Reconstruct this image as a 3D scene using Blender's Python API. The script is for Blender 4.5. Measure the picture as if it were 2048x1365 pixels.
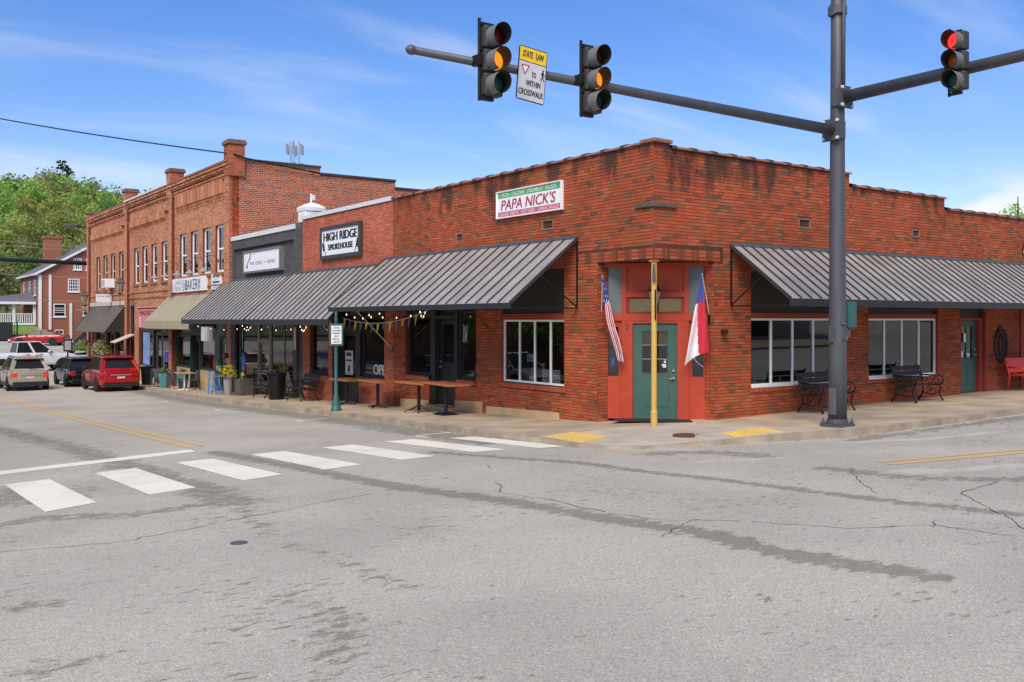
import bpy, math, random
import numpy as np
from mathutils import Vector, Matrix

# ------------------------------------------------------------------ camera, sky, sun, exposure
for o in list(bpy.data.objects):
    bpy.data.objects.remove(o)
scene = bpy.context.scene
COL = scene.collection
TH = math.radians(35.33)
FW = np.array([math.sin(TH), math.cos(TH), 0.0])
RT = np.array([math.cos(TH), -math.sin(TH), 0.0])
CAM = np.array([-13.07, -13.61, 2.09])          # the building corner is the origin
cam = bpy.data.cameras.new('camera')
cam.sensor_width = 36.0
cam.lens = 33.33
cam.shift_y = -0.0203
cam.clip_start = 0.1
cam.clip_end = 3000
co = bpy.data.objects.new('camera', cam)
co.location = CAM
co.rotation_euler = (math.pi / 2, 0, -TH)
COL.objects.link(co)
scene.camera = co

SUN_EL, SUN_AZ = math.radians(47), math.radians(228)   # azimuth clockwise from +Y: high behind the camera
world = bpy.data.worlds.new('World')
scene.world = world
world.use_nodes = True
nt = world.node_tree
nt.nodes.clear()


def wn(t, **k):
    n = nt.nodes.new(t)
    for a, b in k.items():
        setattr(n, a, b)
    return n


def wmath(op, a, b=None, clamp=False):
    n = wn('ShaderNodeMath', operation=op, use_clamp=clamp)
    for i, v in enumerate((a, b)):
        if v is None:
            continue
        if isinstance(v, (int, float)):
            n.inputs[i].default_value = v
        else:
            nt.links.new(v, n.inputs[i])
    return n.outputs[0]


sky = wn('ShaderNodeTexSky', sky_type='NISHITA', sun_disc=False)
sky.sun_elevation = SUN_EL
sky.sun_rotation = SUN_AZ
sky.altitude = 500
sky.air_density = 1.25
sky.dust_density = 0.35
sky.ozone_density = 2.2
tc = wn('ShaderNodeTexCoord')
sep = wn('ShaderNodeSeparateXYZ')
nt.links.new(tc.outputs['Generated'], sep.inputs[0])
zc = wmath('MAXIMUM', sep.outputs[2], 0.02)
den = wmath('ADD', zc, 0.16)
comb = wn('ShaderNodeCombineXYZ')
nt.links.new(wmath('DIVIDE', sep.outputs[0], den), comb.inputs[0])
nt.links.new(wmath('DIVIDE', sep.outputs[1], den), comb.inputs[1])
mp = wn('ShaderNodeMapping')
mp.inputs['Rotation'].default_value = (0, 0, math.radians(-28))
mp.inputs['Scale'].default_value = (0.42, 1.5, 1)
mp.inputs['Location'].default_value = (1.7, 4.2, 0)
nt.links.new(comb.outputs[0], mp.inputs[0])
n1 = wn('ShaderNodeTexNoise')
n1.inputs['Scale'].default_value = 1.5
n1.inputs['Detail'].default_value = 7
n1.inputs['Roughness'].default_value = 0.5
n1.inputs['Distortion'].default_value = 0.55
nt.links.new(mp.outputs[0], n1.inputs['Vector'])
r1 = wn('ShaderNodeMapRange', interpolation_type='SMOOTHSTEP')
r1.inputs['From Min'].default_value = 0.45
r1.inputs['From Max'].default_value = 0.78
r1.inputs['To Max'].default_value = 0.42
nt.links.new(n1.outputs['Fac'], r1.inputs['Value'])
# low heaped cloud near the horizon
mp2 = wn('ShaderNodeMapping')
mp2.inputs['Scale'].default_value = (4.2, 4.2, 10)
mp2.inputs['Location'].default_value = (1.7, 0.9, 0.4)
nt.links.new(tc.outputs['Generated'], mp2.inputs[0])
n2 = wn('ShaderNodeTexNoise')
n2.inputs['Scale'].default_value = 1.3
n2.inputs['Detail'].default_value = 6
nt.links.new(mp2.outputs[0], n2.inputs['Vector'])
lowmask = wn('ShaderNodeMapRange', interpolation_type='SMOOTHSTEP')
lowmask.inputs['From Min'].default_value = 0.10
lowmask.inputs['From Max'].default_value = 0.155
lowmask.inputs['To Min'].default_value = 1.0
lowmask.inputs['To Max'].default_value = 0.0
nt.links.new(sep.outputs[2], lowmask.inputs['Value'])
r2 = wn('ShaderNodeMapRange', interpolation_type='SMOOTHSTEP')
r2.inputs['From Min'].default_value = 0.50
r2.inputs['From Max'].default_value = 0.60
r2.inputs['To Max'].default_value = 0.9
nt.links.new(n2.outputs['Fac'], r2.inputs['Value'])
low = wmath('MULTIPLY', r2.outputs[0], lowmask.outputs[0])
fac = wmath('MAXIMUM', r1.outputs[0], low)
hsv = wn('ShaderNodeHueSaturation')
hsv.inputs['Saturation'].default_value = 1.32
hsv.inputs['Value'].default_value = 1.0
nt.links.new(sky.outputs[0], hsv.inputs['Color'])
mixc = wn('ShaderNodeMix', data_type='RGBA')
nt.links.new(fac, mixc.inputs['Factor'])
tint = wn('ShaderNodeMix', data_type='RGBA', blend_type='MULTIPLY')
tint.inputs['Factor'].default_value = 1.0
tint.inputs['B'].default_value = (0.98, 0.925, 1.2, 1)
nt.links.new(hsv.outputs[0], tint.inputs['A'])
nt.links.new(tint.outputs['Result'], mixc.inputs['A'])
mixc.inputs['B'].default_value = (7.2, 7.3, 7.6, 1)
bg = wn('ShaderNodeBackground')
bg.inputs['Strength'].default_value = 0.107
nt.links.new(mixc.outputs['Result'], bg.inputs['Color'])
wo = wn('ShaderNodeOutputWorld')
nt.links.new(bg.outputs[0], wo.inputs['Surface'])

sl = bpy.data.lights.new('sun', 'SUN')
sl.energy = 3.2
sl.angle = math.radians(38)                    # thin cloud in front of the sun: very soft shadows
sl.color = (1.0, 0.89, 0.75)
so = bpy.data.objects.new('sun', sl)
sd = Vector((math.sin(SUN_AZ) * math.cos(SUN_EL), math.cos(SUN_AZ) * math.cos(SUN_EL), math.sin(SUN_EL)))
so.rotation_euler = (-sd).to_track_quat('-Z', 'Y').to_euler()
so.location = (0, -20, 60)
COL.objects.link(so)

vs = scene.view_settings
vs.view_transform = 'Standard'
vs.look = 'None'
vs.gamma = 1
vs.use_curve_mapping = False
vs.exposure = 0.33

# ------------------------------------------------------------------ helpers
RNG = np.random.default_rng(7)
random.seed(7)


def C(r, g, b):
    def f(v):
        v /= 255.0
        return v / 12.92 if v <= 0.04045 else ((v + 0.055) / 1.055) ** 2.4
    return (f(r), f(g), f(b), 1.0)


MATS = {}


def mat(name, col, rough=0.7, metal=0.0, var=0.12, scale=6.0, bump=0.0, bscale=40.0, emit=None, es=0.0, spec=0.5, stretch=None, objvar=0.0):
    """plain procedural paint / metal / wood: base colour broken up by noise, optional fine relief"""
    if name in MATS:
        return MATS[name]
    m = bpy.data.materials.new(name)
    m.use_nodes = True
    t = m.node_tree
    b = t.nodes['Principled BSDF']
    b.inputs['Roughness'].default_value = rough
    b.inputs['Metallic'].default_value = metal
    b.inputs['Specular IOR Level'].default_value = spec
    tcn = t.nodes.new('ShaderNodeTexCoord')
    src = tcn.outputs['Object']
    if stretch:
        mpn = t.nodes.new('ShaderNodeMapping')
        mpn.inputs['Scale'].default_value = stretch
        t.links.new(src, mpn.inputs[0])
        src = mpn.outputs[0]
    n = t.nodes.new('ShaderNodeTexNoise')
    n.inputs['Scale'].default_value = scale
    n.inputs['Detail'].default_value = 5
    t.links.new(src, n.inputs['Vector'])
    mr = t.nodes.new('ShaderNodeMapRange')
    mr.inputs['From Min'].default_value = 0.3
    mr.inputs['From Max'].default_value = 0.7
    mr.inputs['To Min'].default_value = 1 - var
    mr.inputs['To Max'].default_value = 1 + var
    t.links.new(n.outputs['Fac'], mr.inputs['Value'])
    vm = t.nodes.new('ShaderNodeVectorMath')
    vm.operation = 'SCALE'
    vm.inputs[0].default_value = col[:3]
    scl = mr.outputs[0]
    if objvar:                                      # each sheet a shade of its own
        oi = t.nodes.new('ShaderNodeObjectInfo')
        orr = t.nodes.new('ShaderNodeMapRange')
        orr.inputs['To Min'].default_value = 1 - objvar
        orr.inputs['To Max'].default_value = 1 + objvar
        t.links.new(oi.outputs['Random'], orr.inputs['Value'])
        ml = t.nodes.new('ShaderNodeMath')
        ml.operation = 'MULTIPLY'
        t.links.new(scl, ml.inputs[0])
        t.links.new(orr.outputs[0], ml.inputs[1])
        scl = ml.outputs[0]
    t.links.new(scl, vm.inputs['Scale'])
    t.links.new(vm.outputs[0], b.inputs['Base Color'])
    if bump:
        n2_ = t.nodes.new('ShaderNodeTexNoise')
        n2_.inputs['Scale'].default_value = bscale
        n2_.inputs['Detail'].default_value = 4
        t.links.new(src, n2_.inputs['Vector'])
        bp = t.nodes.new('ShaderNodeBump')
        bp.inputs['Strength'].default_value = bump
        bp.inputs['Distance'].default_value = 0.02
        t.links.new(n2_.outputs['Fac'], bp.inputs['Height'])
        t.links.new(bp.outputs[0], b.inputs['Normal'])
    if emit:
        b.inputs['Emission Color'].default_value = emit
        b.inputs['Emission Strength'].default_value = es
    MATS[name] = m
    return m


def mat_attr(name, attr, rough=0.85, nscale=30.0, nvar=0.15, bump=0.25, bscale=90.0, stain=None, transl=0.0):
    """colour comes from a face-colour attribute (each brick, leaf or plank its own tint) broken up by noise"""
    m = bpy.data.materials.new(name)
    m.use_nodes = True
    t = m.node_tree
    b = t.nodes['Principled BSDF']
    b.inputs['Roughness'].default_value = rough
    b.inputs['Specular IOR Level'].default_value = 0.25
    a = t.nodes.new('ShaderNodeAttribute')
    a.attribute_name = attr
    g = t.nodes.new('ShaderNodeNewGeometry')
    n = t.nodes.new('ShaderNodeTexNoise')
    n.inputs['Scale'].default_value = nscale
    n.inputs['Detail'].default_value = 4
    t.links.new(g.outputs['Position'], n.inputs['Vector'])
    mr = t.nodes.new('ShaderNodeMapRange')
    mr.inputs['From Min'].default_value = 0.3
    mr.inputs['From Max'].default_value = 0.7
    mr.inputs['To Min'].default_value = 1 - nvar
    mr.inputs['To Max'].default_value = 1 + nvar
    t.links.new(n.outputs['Fac'], mr.inputs['Value'])
    vm = t.nodes.new('ShaderNodeVectorMath')
    vm.operation = 'SCALE'
    t.links.new(a.outputs['Color'], vm.inputs[0])
    t.links.new(mr.outputs[0], vm.inputs['Scale'])
    out = vm.outputs[0]
    big = t.nodes.new('ShaderNodeTexNoise')          # patches fired, repointed and weathered differently
    big.inputs['Scale'].default_value = 0.55
    big.inputs['Detail'].default_value = 4
    t.links.new(g.outputs['Position'], big.inputs['Vector'])
    br_ = t.nodes.new('ShaderNodeMapRange')
    br_.inputs['From Min'].default_value = 0.3
    br_.inputs['From Max'].default_value = 0.7
    br_.inputs['To Min'].default_value = 0.82
    br_.inputs['To Max'].default_value = 1.14
    t.links.new(big.outputs['Fac'], br_.inputs['Value'])
    v2 = t.nodes.new('ShaderNodeVectorMath')
    v2.operation = 'SCALE'
    t.links.new(out, v2.inputs[0])
    t.links.new(br_.outputs[0], v2.inputs['Scale'])
    out = v2.outputs[0]
    if stain:                                     # weather streaks that run down from the coping
        scol, zlo, zhi, thr, amt = stain
        mpn = t.nodes.new('ShaderNodeMapping')
        mpn.inputs['Scale'].default_value = (1.1, 1.1, 0.42)
        t.links.new(g.outputs['Position'], mpn.inputs[0])
        sn = t.nodes.new('ShaderNodeTexNoise')
        sn.inputs['Scale'].default_value = 1.25
        sn.inputs['Detail'].default_value = 8
        sn.inputs['Roughness'].default_value = 0.62
        t.links.new(mpn.outputs[0], sn.inputs['Vector'])
        sp = t.nodes.new('ShaderNodeSeparateXYZ')
        t.links.new(g.outputs['Position'], sp.inputs[0])
        zr = t.nodes.new('ShaderNodeMapRange')
        zr.inputs['From Min'].default_value = zlo
        zr.inputs['From Max'].default_value = zhi
        zr.inputs['To Min'].default_value = -0.16
        zr.inputs['To Max'].default_value = 0.12
        t.links.new(sp.outputs[2], zr.inputs['Value'])
        ad = t.nodes.new('ShaderNodeMath')
        t.links.new(sn.outputs['Fac'], ad.inputs[0])
        t.links.new(zr.outputs[0], ad.inputs[1])
        sr = t.nodes.new('ShaderNodeMapRange')
        sr.interpolation_type = 'SMOOTHSTEP'
        sr.inputs['From Min'].default_value = thr
        sr.inputs['From Max'].default_value = thr + 0.16
        sr.inputs['To Max'].default_value = amt
        t.links.new(ad.outputs[0], sr.inputs['Value'])
        mx = t.nodes.new('ShaderNodeMix')
        mx.data_type = 'RGBA'
        t.links.new(sr.outputs[0], mx.inputs['Factor'])
        t.links.new(out, mx.inputs['A'])
        mx.inputs['B'].default_value = scol
        out = mx.outputs['Result']
    t.links.new(out, b.inputs['Base Color'])
    if bump:
        n2_ = t.nodes.new('ShaderNodeTexNoise')
        n2_.inputs['Scale'].default_value = bscale
        n2_.inputs['Detail'].default_value = 3
        t.links.new(g.outputs['Position'], n2_.inputs['Vector'])
        bp = t.nodes.new('ShaderNodeBump')
        bp.inputs['Strength'].default_value = bump
        bp.inputs['Distance'].default_value = 0.01
        t.links.new(n2_.outputs['Fac'], bp.inputs['Height'])
        t.links.new(bp.outputs[0], b.inputs['Normal'])
    if transl:
        tr = t.nodes.new('ShaderNodeBsdfTranslucent')
        t.links.new(out, tr.inputs['Color'])
        ms = t.nodes.new('ShaderNodeMixShader')
        ms.inputs[0].default_value = transl
        t.links.new(b.outputs[0], ms.inputs[1])
        t.links.new(tr.outputs[0], ms.inputs[2])
        t.links.new(ms.outputs[0], t.nodes['Material Output'].inputs['Surface'])
    MATS[name] = m
    return m


def mat_glass(name, tint=(0.5, 0.52, 0.5), rough=0.01, wav=0.0, f0=0.09):
    m = bpy.data.materials.new(name)
    m.use_nodes = True
    t = m.node_tree
    t.nodes.clear()
    tr = t.nodes.new('ShaderNodeBsdfTransparent')
    tr.inputs[0].default_value = (*tint, 1)
    gl = t.nodes.new('ShaderNodeBsdfGlossy')
    gl.inputs['Roughness'].default_value = rough
    gl.inputs['Color'].default_value = (0.95, 0.96, 0.95, 1)
    lw = t.nodes.new('ShaderNodeLayerWeight')
    lw.inputs['Blend'].default_value = 0.35
    mr = t.nodes.new('ShaderNodeMapRange')
    mr.inputs['To Min'].default_value = f0
    mr.inputs['To Max'].default_value = 0.85
    t.links.new(lw.outputs['Fresnel'], mr.inputs['Value'])
    ms = t.nodes.new('ShaderNodeMixShader')
    t.links.new(mr.outputs[0], ms.inputs[0])
    t.links.new(tr.outputs[0], ms.inputs[1])
    t.links.new(gl.outputs[0], ms.inputs[2])
    ou = t.nodes.new('ShaderNodeOutputMaterial')
    t.links.new(ms.outputs[0], ou.inputs['Surface'])
    if wav:
        tcn = t.nodes.new('ShaderNodeTexCoord')
        n = t.nodes.new('ShaderNodeTexNoise')
        n.inputs['Scale'].default_value = 1.3
        n.inputs['Detail'].default_value = 1
        t.links.new(tcn.outputs['Object'], n.inputs['Vector'])
        bp = t.nodes.new('ShaderNodeBump')
        bp.inputs['Strength'].default_value = wav
        bp.inputs['Distance'].default_value = 0.05
        t.links.new(n.outputs['Fac'], bp.inputs['Height'])
        t.links.new(bp.outputs[0], gl.inputs['Normal'])
        t.links.new(bp.outputs[0], lw.inputs['Normal'])
    MATS[name] = m
    return m


def wloc(o):
    v = Vector((0, 0, 0))
    while o is not None:
        v += o.location
        o = o.parent
    return v


def tag(o, label=None, cat=None, group=None, kind=None):
    if label:
        o['label'] = label
    if cat:
        o['category'] = cat
    if group:
        o['group'] = group
    if kind:
        o['kind'] = kind
    return o


def thing(name, label, cat, loc=(0, 0, 0), rz=0.0, group=None):
    o = bpy.data.objects.new(name, None)
    o.empty_display_size = 0.2
    o.location = loc
    o.rotation_euler = (0, 0, rz)
    COL.objects.link(o)
    return tag(o, label, cat, group)


def dup(root, loc=None, rz=None, label=None, group=None):
    def cp(o, par):
        c = o.copy()
        COL.objects.link(c)
        c.parent = par
        for ch in o.children:
            cp(ch, c)
        return c
    r = cp(root, None)
    if loc is not None:
        r.location = loc
    if rz is not None:
        r.rotation_euler = (0, 0, rz)
    if label:
        r['label'] = label
    if group:
        r['group'] = group
    return r


class MB:
    """collects shapes and links them as ONE mesh object"""

    def __init__(s):
        s.v, s.f, s.mi, s.cur = [], [], [], 0

    def add(s, vs_, fs):
        n = len(s.v)
        s.v += [tuple(p) for p in vs_]
        for f in fs:
            s.f.append([i + n for i in f])
            s.mi.append(s.cur)
        return s

    def quad(s, a, b, c, d):
        return s.add([a, b, c, d], [(0, 1, 2, 3)])

    def poly(s, pts):
        return s.add(pts, [tuple(range(len(pts)))])

    def box(s, x0, x1, y0, y1, z0, z1):
        v = [(x0, y0, z0), (x1, y0, z0), (x1, y1, z0), (x0, y1, z0), (x0, y0, z1), (x1, y0, z1), (x1, y1, z1), (x0, y1, z1)]
        return s.add(v, [(0, 3, 2, 1), (4, 5, 6, 7), (0, 1, 5, 4), (1, 2, 6, 5), (2, 3, 7, 6), (3, 0, 4, 7)])

    def obox(s, c, ax, ay, az):
        c, ax, ay, az = (np.array(q, float) for q in (c, ax, ay, az))
        v = [c + i * ax + j * ay + k * az for k in (-1, 1) for i, j in ((-1, -1), (1, -1), (1, 1), (-1, 1))]
        if np.dot(np.cross(ax, ay), az) < 0:
            return s.add(v, [(0, 1, 2, 3), (4, 7, 6, 5), (0, 4, 5, 1), (1, 5, 6, 2), (2, 6, 7, 3), (3, 7, 4, 0)])
        return s.add(v, [(0, 3, 2, 1), (4, 5, 6, 7), (0, 1, 5, 4), (1, 2, 6, 5), (2, 3, 7, 6), (3, 0, 4, 7)])

    def beam(s, a, b, w, h, upv=(0, 0, 1)):
        a, b, upv = (np.array(q, float) for q in (a, b, upv))
        d = b - a
        L = np.linalg.norm(d)
        d = d / L
        sd_ = np.cross(d, upv)
        sd_ /= np.linalg.norm(sd_)
        u = np.cross(sd_, d)
        return s.obox((a + b) / 2, d * L / 2, sd_ * w / 2, u * h / 2)

    def prism(s, pts, d):
        """extrude a closed polygon by vector d"""
        p = [np.array(q, float) for q in pts]
        d = np.array(d, float)
        n = len(p)
        fs = [tuple(range(n - 1, -1, -1)), tuple(range(n, 2 * n))]
        for i in range(n):
            j = (i + 1) % n
            fs.append((i, j, j + n, i + n))
        return s.add(p + [q + d for q in p], fs)

    def tube(s, pts, r, n=8, cap=True):
        pts = [np.array(p, float) for p in pts]
        rs = r if isinstance(r, (list, tuple)) else [r] * len(pts)
        vs_, fs = [], []
        for i, p in enumerate(pts):
            a = pts[max(i - 1, 0)]
            b = pts[min(i + 1, len(pts) - 1)]
            d = b - a
            d = d / (np.linalg.norm(d) + 1e-9)
            ref = np.array([0, 0, 1.0]) if abs(d[2]) < 0.9 else np.array([1.0, 0, 0])
            u = np.cross(d, ref)
            u /= np.linalg.norm(u)
            w = np.cross(d, u)
            for k in range(n):
                t = 2 * math.pi * k / n
                vs_.append(p + rs[i] * (math.cos(t) * u + math.sin(t) * w))
        for i in range(len(pts) - 1):
            for k in range(n):
                k2 = (k + 1) % n
                fs.append((i * n + k, (i + 1) * n + k, (i + 1) * n + k2, i * n + k2))
        if cap:
            fs.append(tuple(range(n)))
            e = (len(pts) - 1) * n
            fs.append(tuple(range(e + n - 1, e - 1, -1)))
        return s.add(vs_, fs)

    def lathe(s, prof, c=(0, 0, 0), n=16, axis='z', cap=True):
        vs_, fs = [], []
        for r, h in prof:
            for k in range(n):
                t = 2 * math.pi * k / n
                a, b = r * math.cos(t), r * math.sin(t)
                q = {'z': (a, b, h), 'x': (h, a, b), 'y': (b, h, a)}[axis]
                vs_.append((q[0] + c[0], q[1] + c[1], q[2] + c[2]))
        m_ = len(prof)
        for i in range(m_ - 1):
            for k in range(n):
                k2 = (k + 1) % n
                fs.append((i * n + k, i * n + k2, (i + 1) * n + k2, (i + 1) * n + k))
        if cap:
            fs.append(tuple(range(n - 1, -1, -1)))
            e = (m_ - 1) * n
            fs.append(tuple(range(e, e + n)))
        return s.add(vs_, fs)

    def build(s, name, mats, parent=None, world=False, smooth=False, bevel=0.0, sub=0, kind=None):
        if not isinstance(mats, (list, tuple)):
            mats = [mats]
        v = s.v
        if world and parent is not None:
            o0 = wloc(parent)
            v = [(p[0] - o0.x, p[1] - o0.y, p[2] - o0.z) for p in v]
        me = bpy.data.meshes.new(name)
        me.from_pydata([tuple(map(float, p)) for p in v], [], s.f)
        for m in mats:
            me.materials.append(m)
        if len(mats) > 1:
            me.polygons.foreach_set('material_index', s.mi)
        if smooth:
            me.polygons.foreach_set('use_smooth', [True] * len(me.polygons))
        me.update()
        o = bpy.data.objects.new(name, me)
        COL.objects.link(o)
        if parent is not None:
            o.parent = parent
        if bevel:
            bv = o.modifiers.new('bevel', 'BEVEL')
            bv.width = bevel
            bv.segments = 2
            bv.limit_method = 'ANGLE'
        if sub:
            sb = o.modifiers.new('sub', 'SUBSURF')
            sb.levels = sub
            sb.render_levels = sub
        if kind:
            o['kind'] = kind
        return o


def npmesh(name, V, Q, cols=None, attr='bc', mats=(), parent=None, kind=None, world=True, smooth=False):
    """fast mesh from numpy arrays; Q is (M,4) quads; cols is (M,3) one colour per quad"""
    V = np.asarray(V, np.float32).copy()
    Q = np.asarray(Q, np.int32)
    if world and parent is not None:
        o0 = wloc(parent)
        V -= np.array([o0.x, o0.y, o0.z], np.float32)
    me = bpy.data.meshes.new(name)
    me.vertices.add(len(V))
    me.vertices.foreach_set('co', V.ravel())
    me.loops.add(Q.size)
    me.loops.foreach_set('vertex_index', Q.ravel())
    me.polygons.add(len(Q))
    me.polygons.foreach_set('loop_start', np.arange(0, Q.size, 4, dtype=np.int32))
    try:
        me.polygons.foreach_set('loop_total', np.full(len(Q), 4, np.int32))
    except Exception:
        pass
    me.polygons.foreach_set('use_smooth', np.full(len(Q), bool(smooth)))
    for m in mats:
        me.materials.append(m)
    if cols is not None:
        ca = me.color_attributes.new(attr, 'FLOAT_COLOR', 'CORNER')
        cc = np.ones((len(Q), 4, 4), np.float32)
        cc[:, :, :3] = np.asarray(cols, np.float32)[:, None, :]
        ca.data.foreach_set('color', cc.ravel())
    me.update(calc_edges=True)
    me.validate()
    o = bpy.data.objects.new(name, me)
    COL.objects.link(o)
    if parent is not None:
        o.parent = parent
    if kind:
        o['kind'] = kind
    return o


_txt = {}


def text_geo(s_):
    if s_ not in _txt:
        cu = bpy.data.curves.new('lettering_source', 'FONT')
        cu.body = s_
        cu.resolution_u = 3
        ob = bpy.data.objects.new('lettering_source', cu)
        me = bpy.data.meshes.new_from_object(ob)
        v = np.array([p.co[:] for p in me.vertices], float)
        f = [tuple(p.vertices) for p in me.polygons]
        bpy.data.objects.remove(ob)
        bpy.data.curves.remove(cu)
        bpy.data.meshes.remove(me)
        _txt[s_] = (v, f)
    return _txt[s_]


def lettering(mb, s_, P, U, V, w, h, shear=0.0, bold=0.0):
    """flat print: fits the words into a w x h box centred on P; U runs right, V runs up as one reads it"""
    v, f = text_geo(s_)
    P, U, V = (np.array(q, float) for q in (P, U, V))
    lo, hi = v.min(0), v.max(0)
    N = np.cross(U, V)
    for k, (dx, dn) in enumerate(((0, 0), (bold, 0.0003), (-bold, 0.0006))):
        if k and not bold:
            break
        a = (v[:, 0] - (lo[0] + hi[0]) / 2) / (hi[0] - lo[0]) * w
        b = (v[:, 1] - (lo[1] + hi[1]) / 2) / (hi[1] - lo[1]) * h
        a = a + shear * b + dx
        mb.add([P + x * U + y * V + dn * N for x, y in zip(a, b)], f)
    return mb


LU, LV = (0, -1, 0), (0, 0, 1)       # reading directions on the main-street fronts (they face -X)
RU, RV = (1, 0, 0), (0, 0, 1)        # and on the side-street front (faces -Y)


def pY(px, x=0.0):
    """where along the main street a sight line at picture column px meets the plane X = x"""
    a = (px - 1024) / 1896.0
    k = (x - CAM[0]) / (FW[0] + a * RT[0])
    return CAM[1] + k * (FW[1] + a * RT[1])


# ------------------------------------------------------------------ lie of the land
_gy = np.arange(-150, 420, 0.5)
_gt = np.interp(_gy, [-150, -60, -30, 0, 15, 25, 35, 45, 55, 65, 83, 100, 130, 420],
                [5.4, 2.16, 1.08, 0, -0.54, -0.86, -1.12, -1.24, -1.17, -0.92, -0.1, 0.3, 1.2, 6])
_k = np.exp(-0.5 * (np.arange(-12, 13) / 4.0) ** 2)
_gs = np.convolve(np.pad(_gt, 12, mode='edge'), _k / _k.sum(), 'valid')


def G(x, y):
    """height of the footway surface; the carriageway lies 0.12 below"""
    return 0.012 * np.clip(x, -40, 60) + np.interp(y, _gy, _gs)


def RD(x, y):
    return G(x, y) - 0.12
# ------------------------------------------------------------------ materials
def mat_paint(name, col, wear=0.0):
    """road paint: scuffed, pitted by the stones, a little grey where tyres cross it"""
    m = bpy.data.materials.new(name)
    m.use_nodes = True
    t = m.node_tree
    b = t.nodes['Principled BSDF']
    b.inputs['Roughness'].default_value = 0.8
    g = t.nodes.new('ShaderNodeNewGeometry')
    cur = None
    prev = col
    for sc, det, a, z, colr, amt in ((0.9, 5, 0.48, 0.75, C(206, 200, 186), 0.55), (38.0, 3, 0.60 - wear, 0.70 - wear, C(158, 148, 136), 0.75), (5.0, 7, 0.66 - wear, 0.74 - wear, C(164, 154, 142), 0.8)):
        n = t.nodes.new('ShaderNodeTexNoise')
        n.inputs['Scale'].default_value = sc
        n.inputs['Detail'].default_value = det
        t.links.new(g.outputs['Position'], n.inputs['Vector'])
        r = t.nodes.new('ShaderNodeMapRange')
        r.inputs['From Min'].default_value = a
        r.inputs['From Max'].default_value = z
        r.inputs['To Max'].default_value = amt
        t.links.new(n.outputs['Fac'], r.inputs['Value'])
        mx = t.nodes.new('ShaderNodeMix')
        mx.data_type = 'RGBA'
        t.links.new(r.outputs[0], mx.inputs['Factor'])
        if cur is None:
            mx.inputs['A'].default_value = col
        else:
            t.links.new(cur, mx.inputs['A'])
        mx.inputs['B'].default_value = colr if sc > 1 or wear == 0 else col
        cur = mx.outputs['Result']
    t.links.new(cur, b.inputs['Base Color'])
    return m


M_GLASS = mat_glass('window_glass', (0.55, 0.56, 0.54), wav=0.012, f0=0.06)
M_GLASS_OLD = mat_glass('wavy_old_glass', (0.45, 0.46, 0.44), wav=0.10, f0=0.22)
M_GLASS_UP = mat_glass('upper_window_glass', (0.30, 0.31, 0.30), wav=0.02, f0=0.16)
M_BRICK = mat_attr('red_brick', 'bc', stain=((0.04, 0.03, 0.022, 1), 3.6, 5.7, 0.53, 0.82))
M_BRICK_HR = mat_attr('salmon_brick', 'bc', nvar=0.1)
M_BRICK_OLD = mat_attr('orange_old_brick', 'bc', stain=((0.05, 0.036, 0.028, 1), 6.5, 9.4, 0.70, 0.7))
M_BRICK_GREY = mat_attr('grey_painted_brick', 'bc', nvar=0.06)
M_MORTAR = mat('mortar', C(128, 80, 64), 0.95, var=0.2, scale=8)
M_MORTAR_DK = mat('dark_mortar', C(86, 50, 36), 0.95, var=0.35, scale=3)
M_MORTAR_LT = mat('pale_mortar', C(200, 172, 148), 0.95, var=0.18, scale=6)
M_MORTAR_GR = mat('grey_mortar', C(84, 82, 80), 0.95, var=0.1)
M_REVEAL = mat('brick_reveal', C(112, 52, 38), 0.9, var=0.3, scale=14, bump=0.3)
M_REDWOOD = mat('red_painted_wood', C(180, 62, 28), 0.55, var=0.10, scale=5, bump=0.05)
M_REDTRIM = mat('dull_red_trim', C(146, 54, 40), 0.65, var=0.12, scale=5)
M_GREEN = mat('green_door_paint', C(62, 98, 84), 0.5, var=0.07, scale=4)
M_GREEN_DK = mat('dark_green_paint', C(48, 66, 56), 0.55, var=0.1, scale=4)
M_WHITE = mat('white_paint', C(232, 230, 226), 0.5, var=0.04, scale=4)
M_VINYL = mat('white_vinyl', C(244, 243, 240), 0.4, var=0.02)
M_CREAM = mat('cream_paint', C(205, 194, 176), 0.6, var=0.06)
M_BLACK = mat('black_paint', C(30, 30, 30), 0.5, var=0.15)
M_BLACKW = mat('black_painted_wood', C(36, 37, 36), 0.55, var=0.15, scale=3)
M_IRON = mat('black_cast_iron', C(27, 26, 25), 0.45, var=0.2, scale=20, metal=0.2)
M_CHAR = mat('charcoal_frame', C(62, 60, 58), 0.6, var=0.1)
M_STEEL = mat('grey_steel', C(96, 97, 100), 0.5, metal=0.25, var=0.12, scale=3)
M_POLE = mat('grey_painted_pole', C(80, 81, 84), 0.5, metal=0.1, var=0.14, scale=2.5, stretch=(3, 3, 0.4))
M_TEAL = mat('teal_painted_metal', C(52, 98, 96), 0.45, var=0.1, scale=4)
M_YELLOWPOST = mat('yellow_ochre_paint', C(214, 172, 84), 0.5, var=0.08, scale=5, stretch=(2, 2, 0.6))
M_ALU = mat('brown_aluminium', C(128, 116, 104), 0.4, metal=0.5, var=0.06)
M_AWN = mat('awning_sheet_metal', C(182, 176, 166), 0.36, metal=0.35, var=0.16, scale=1.1, stretch=(1, 2.2, 1), objvar=0.07)
M_AWNRIB = mat('awning_seam_shade', C(62, 59, 58), 0.5, metal=0.2, var=0.1)  # shaded side of the seams put into a darker colour, also on rakes
M_FASCIA = mat('dark_fascia', C(52, 52, 50), 0.5, metal=0.3, var=0.12, scale=2)
M_CONC = mat('footway_concrete', C(176, 158, 130), 0.9, var=0.26, scale=1.1, bump=0.15, bscale=60)
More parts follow.
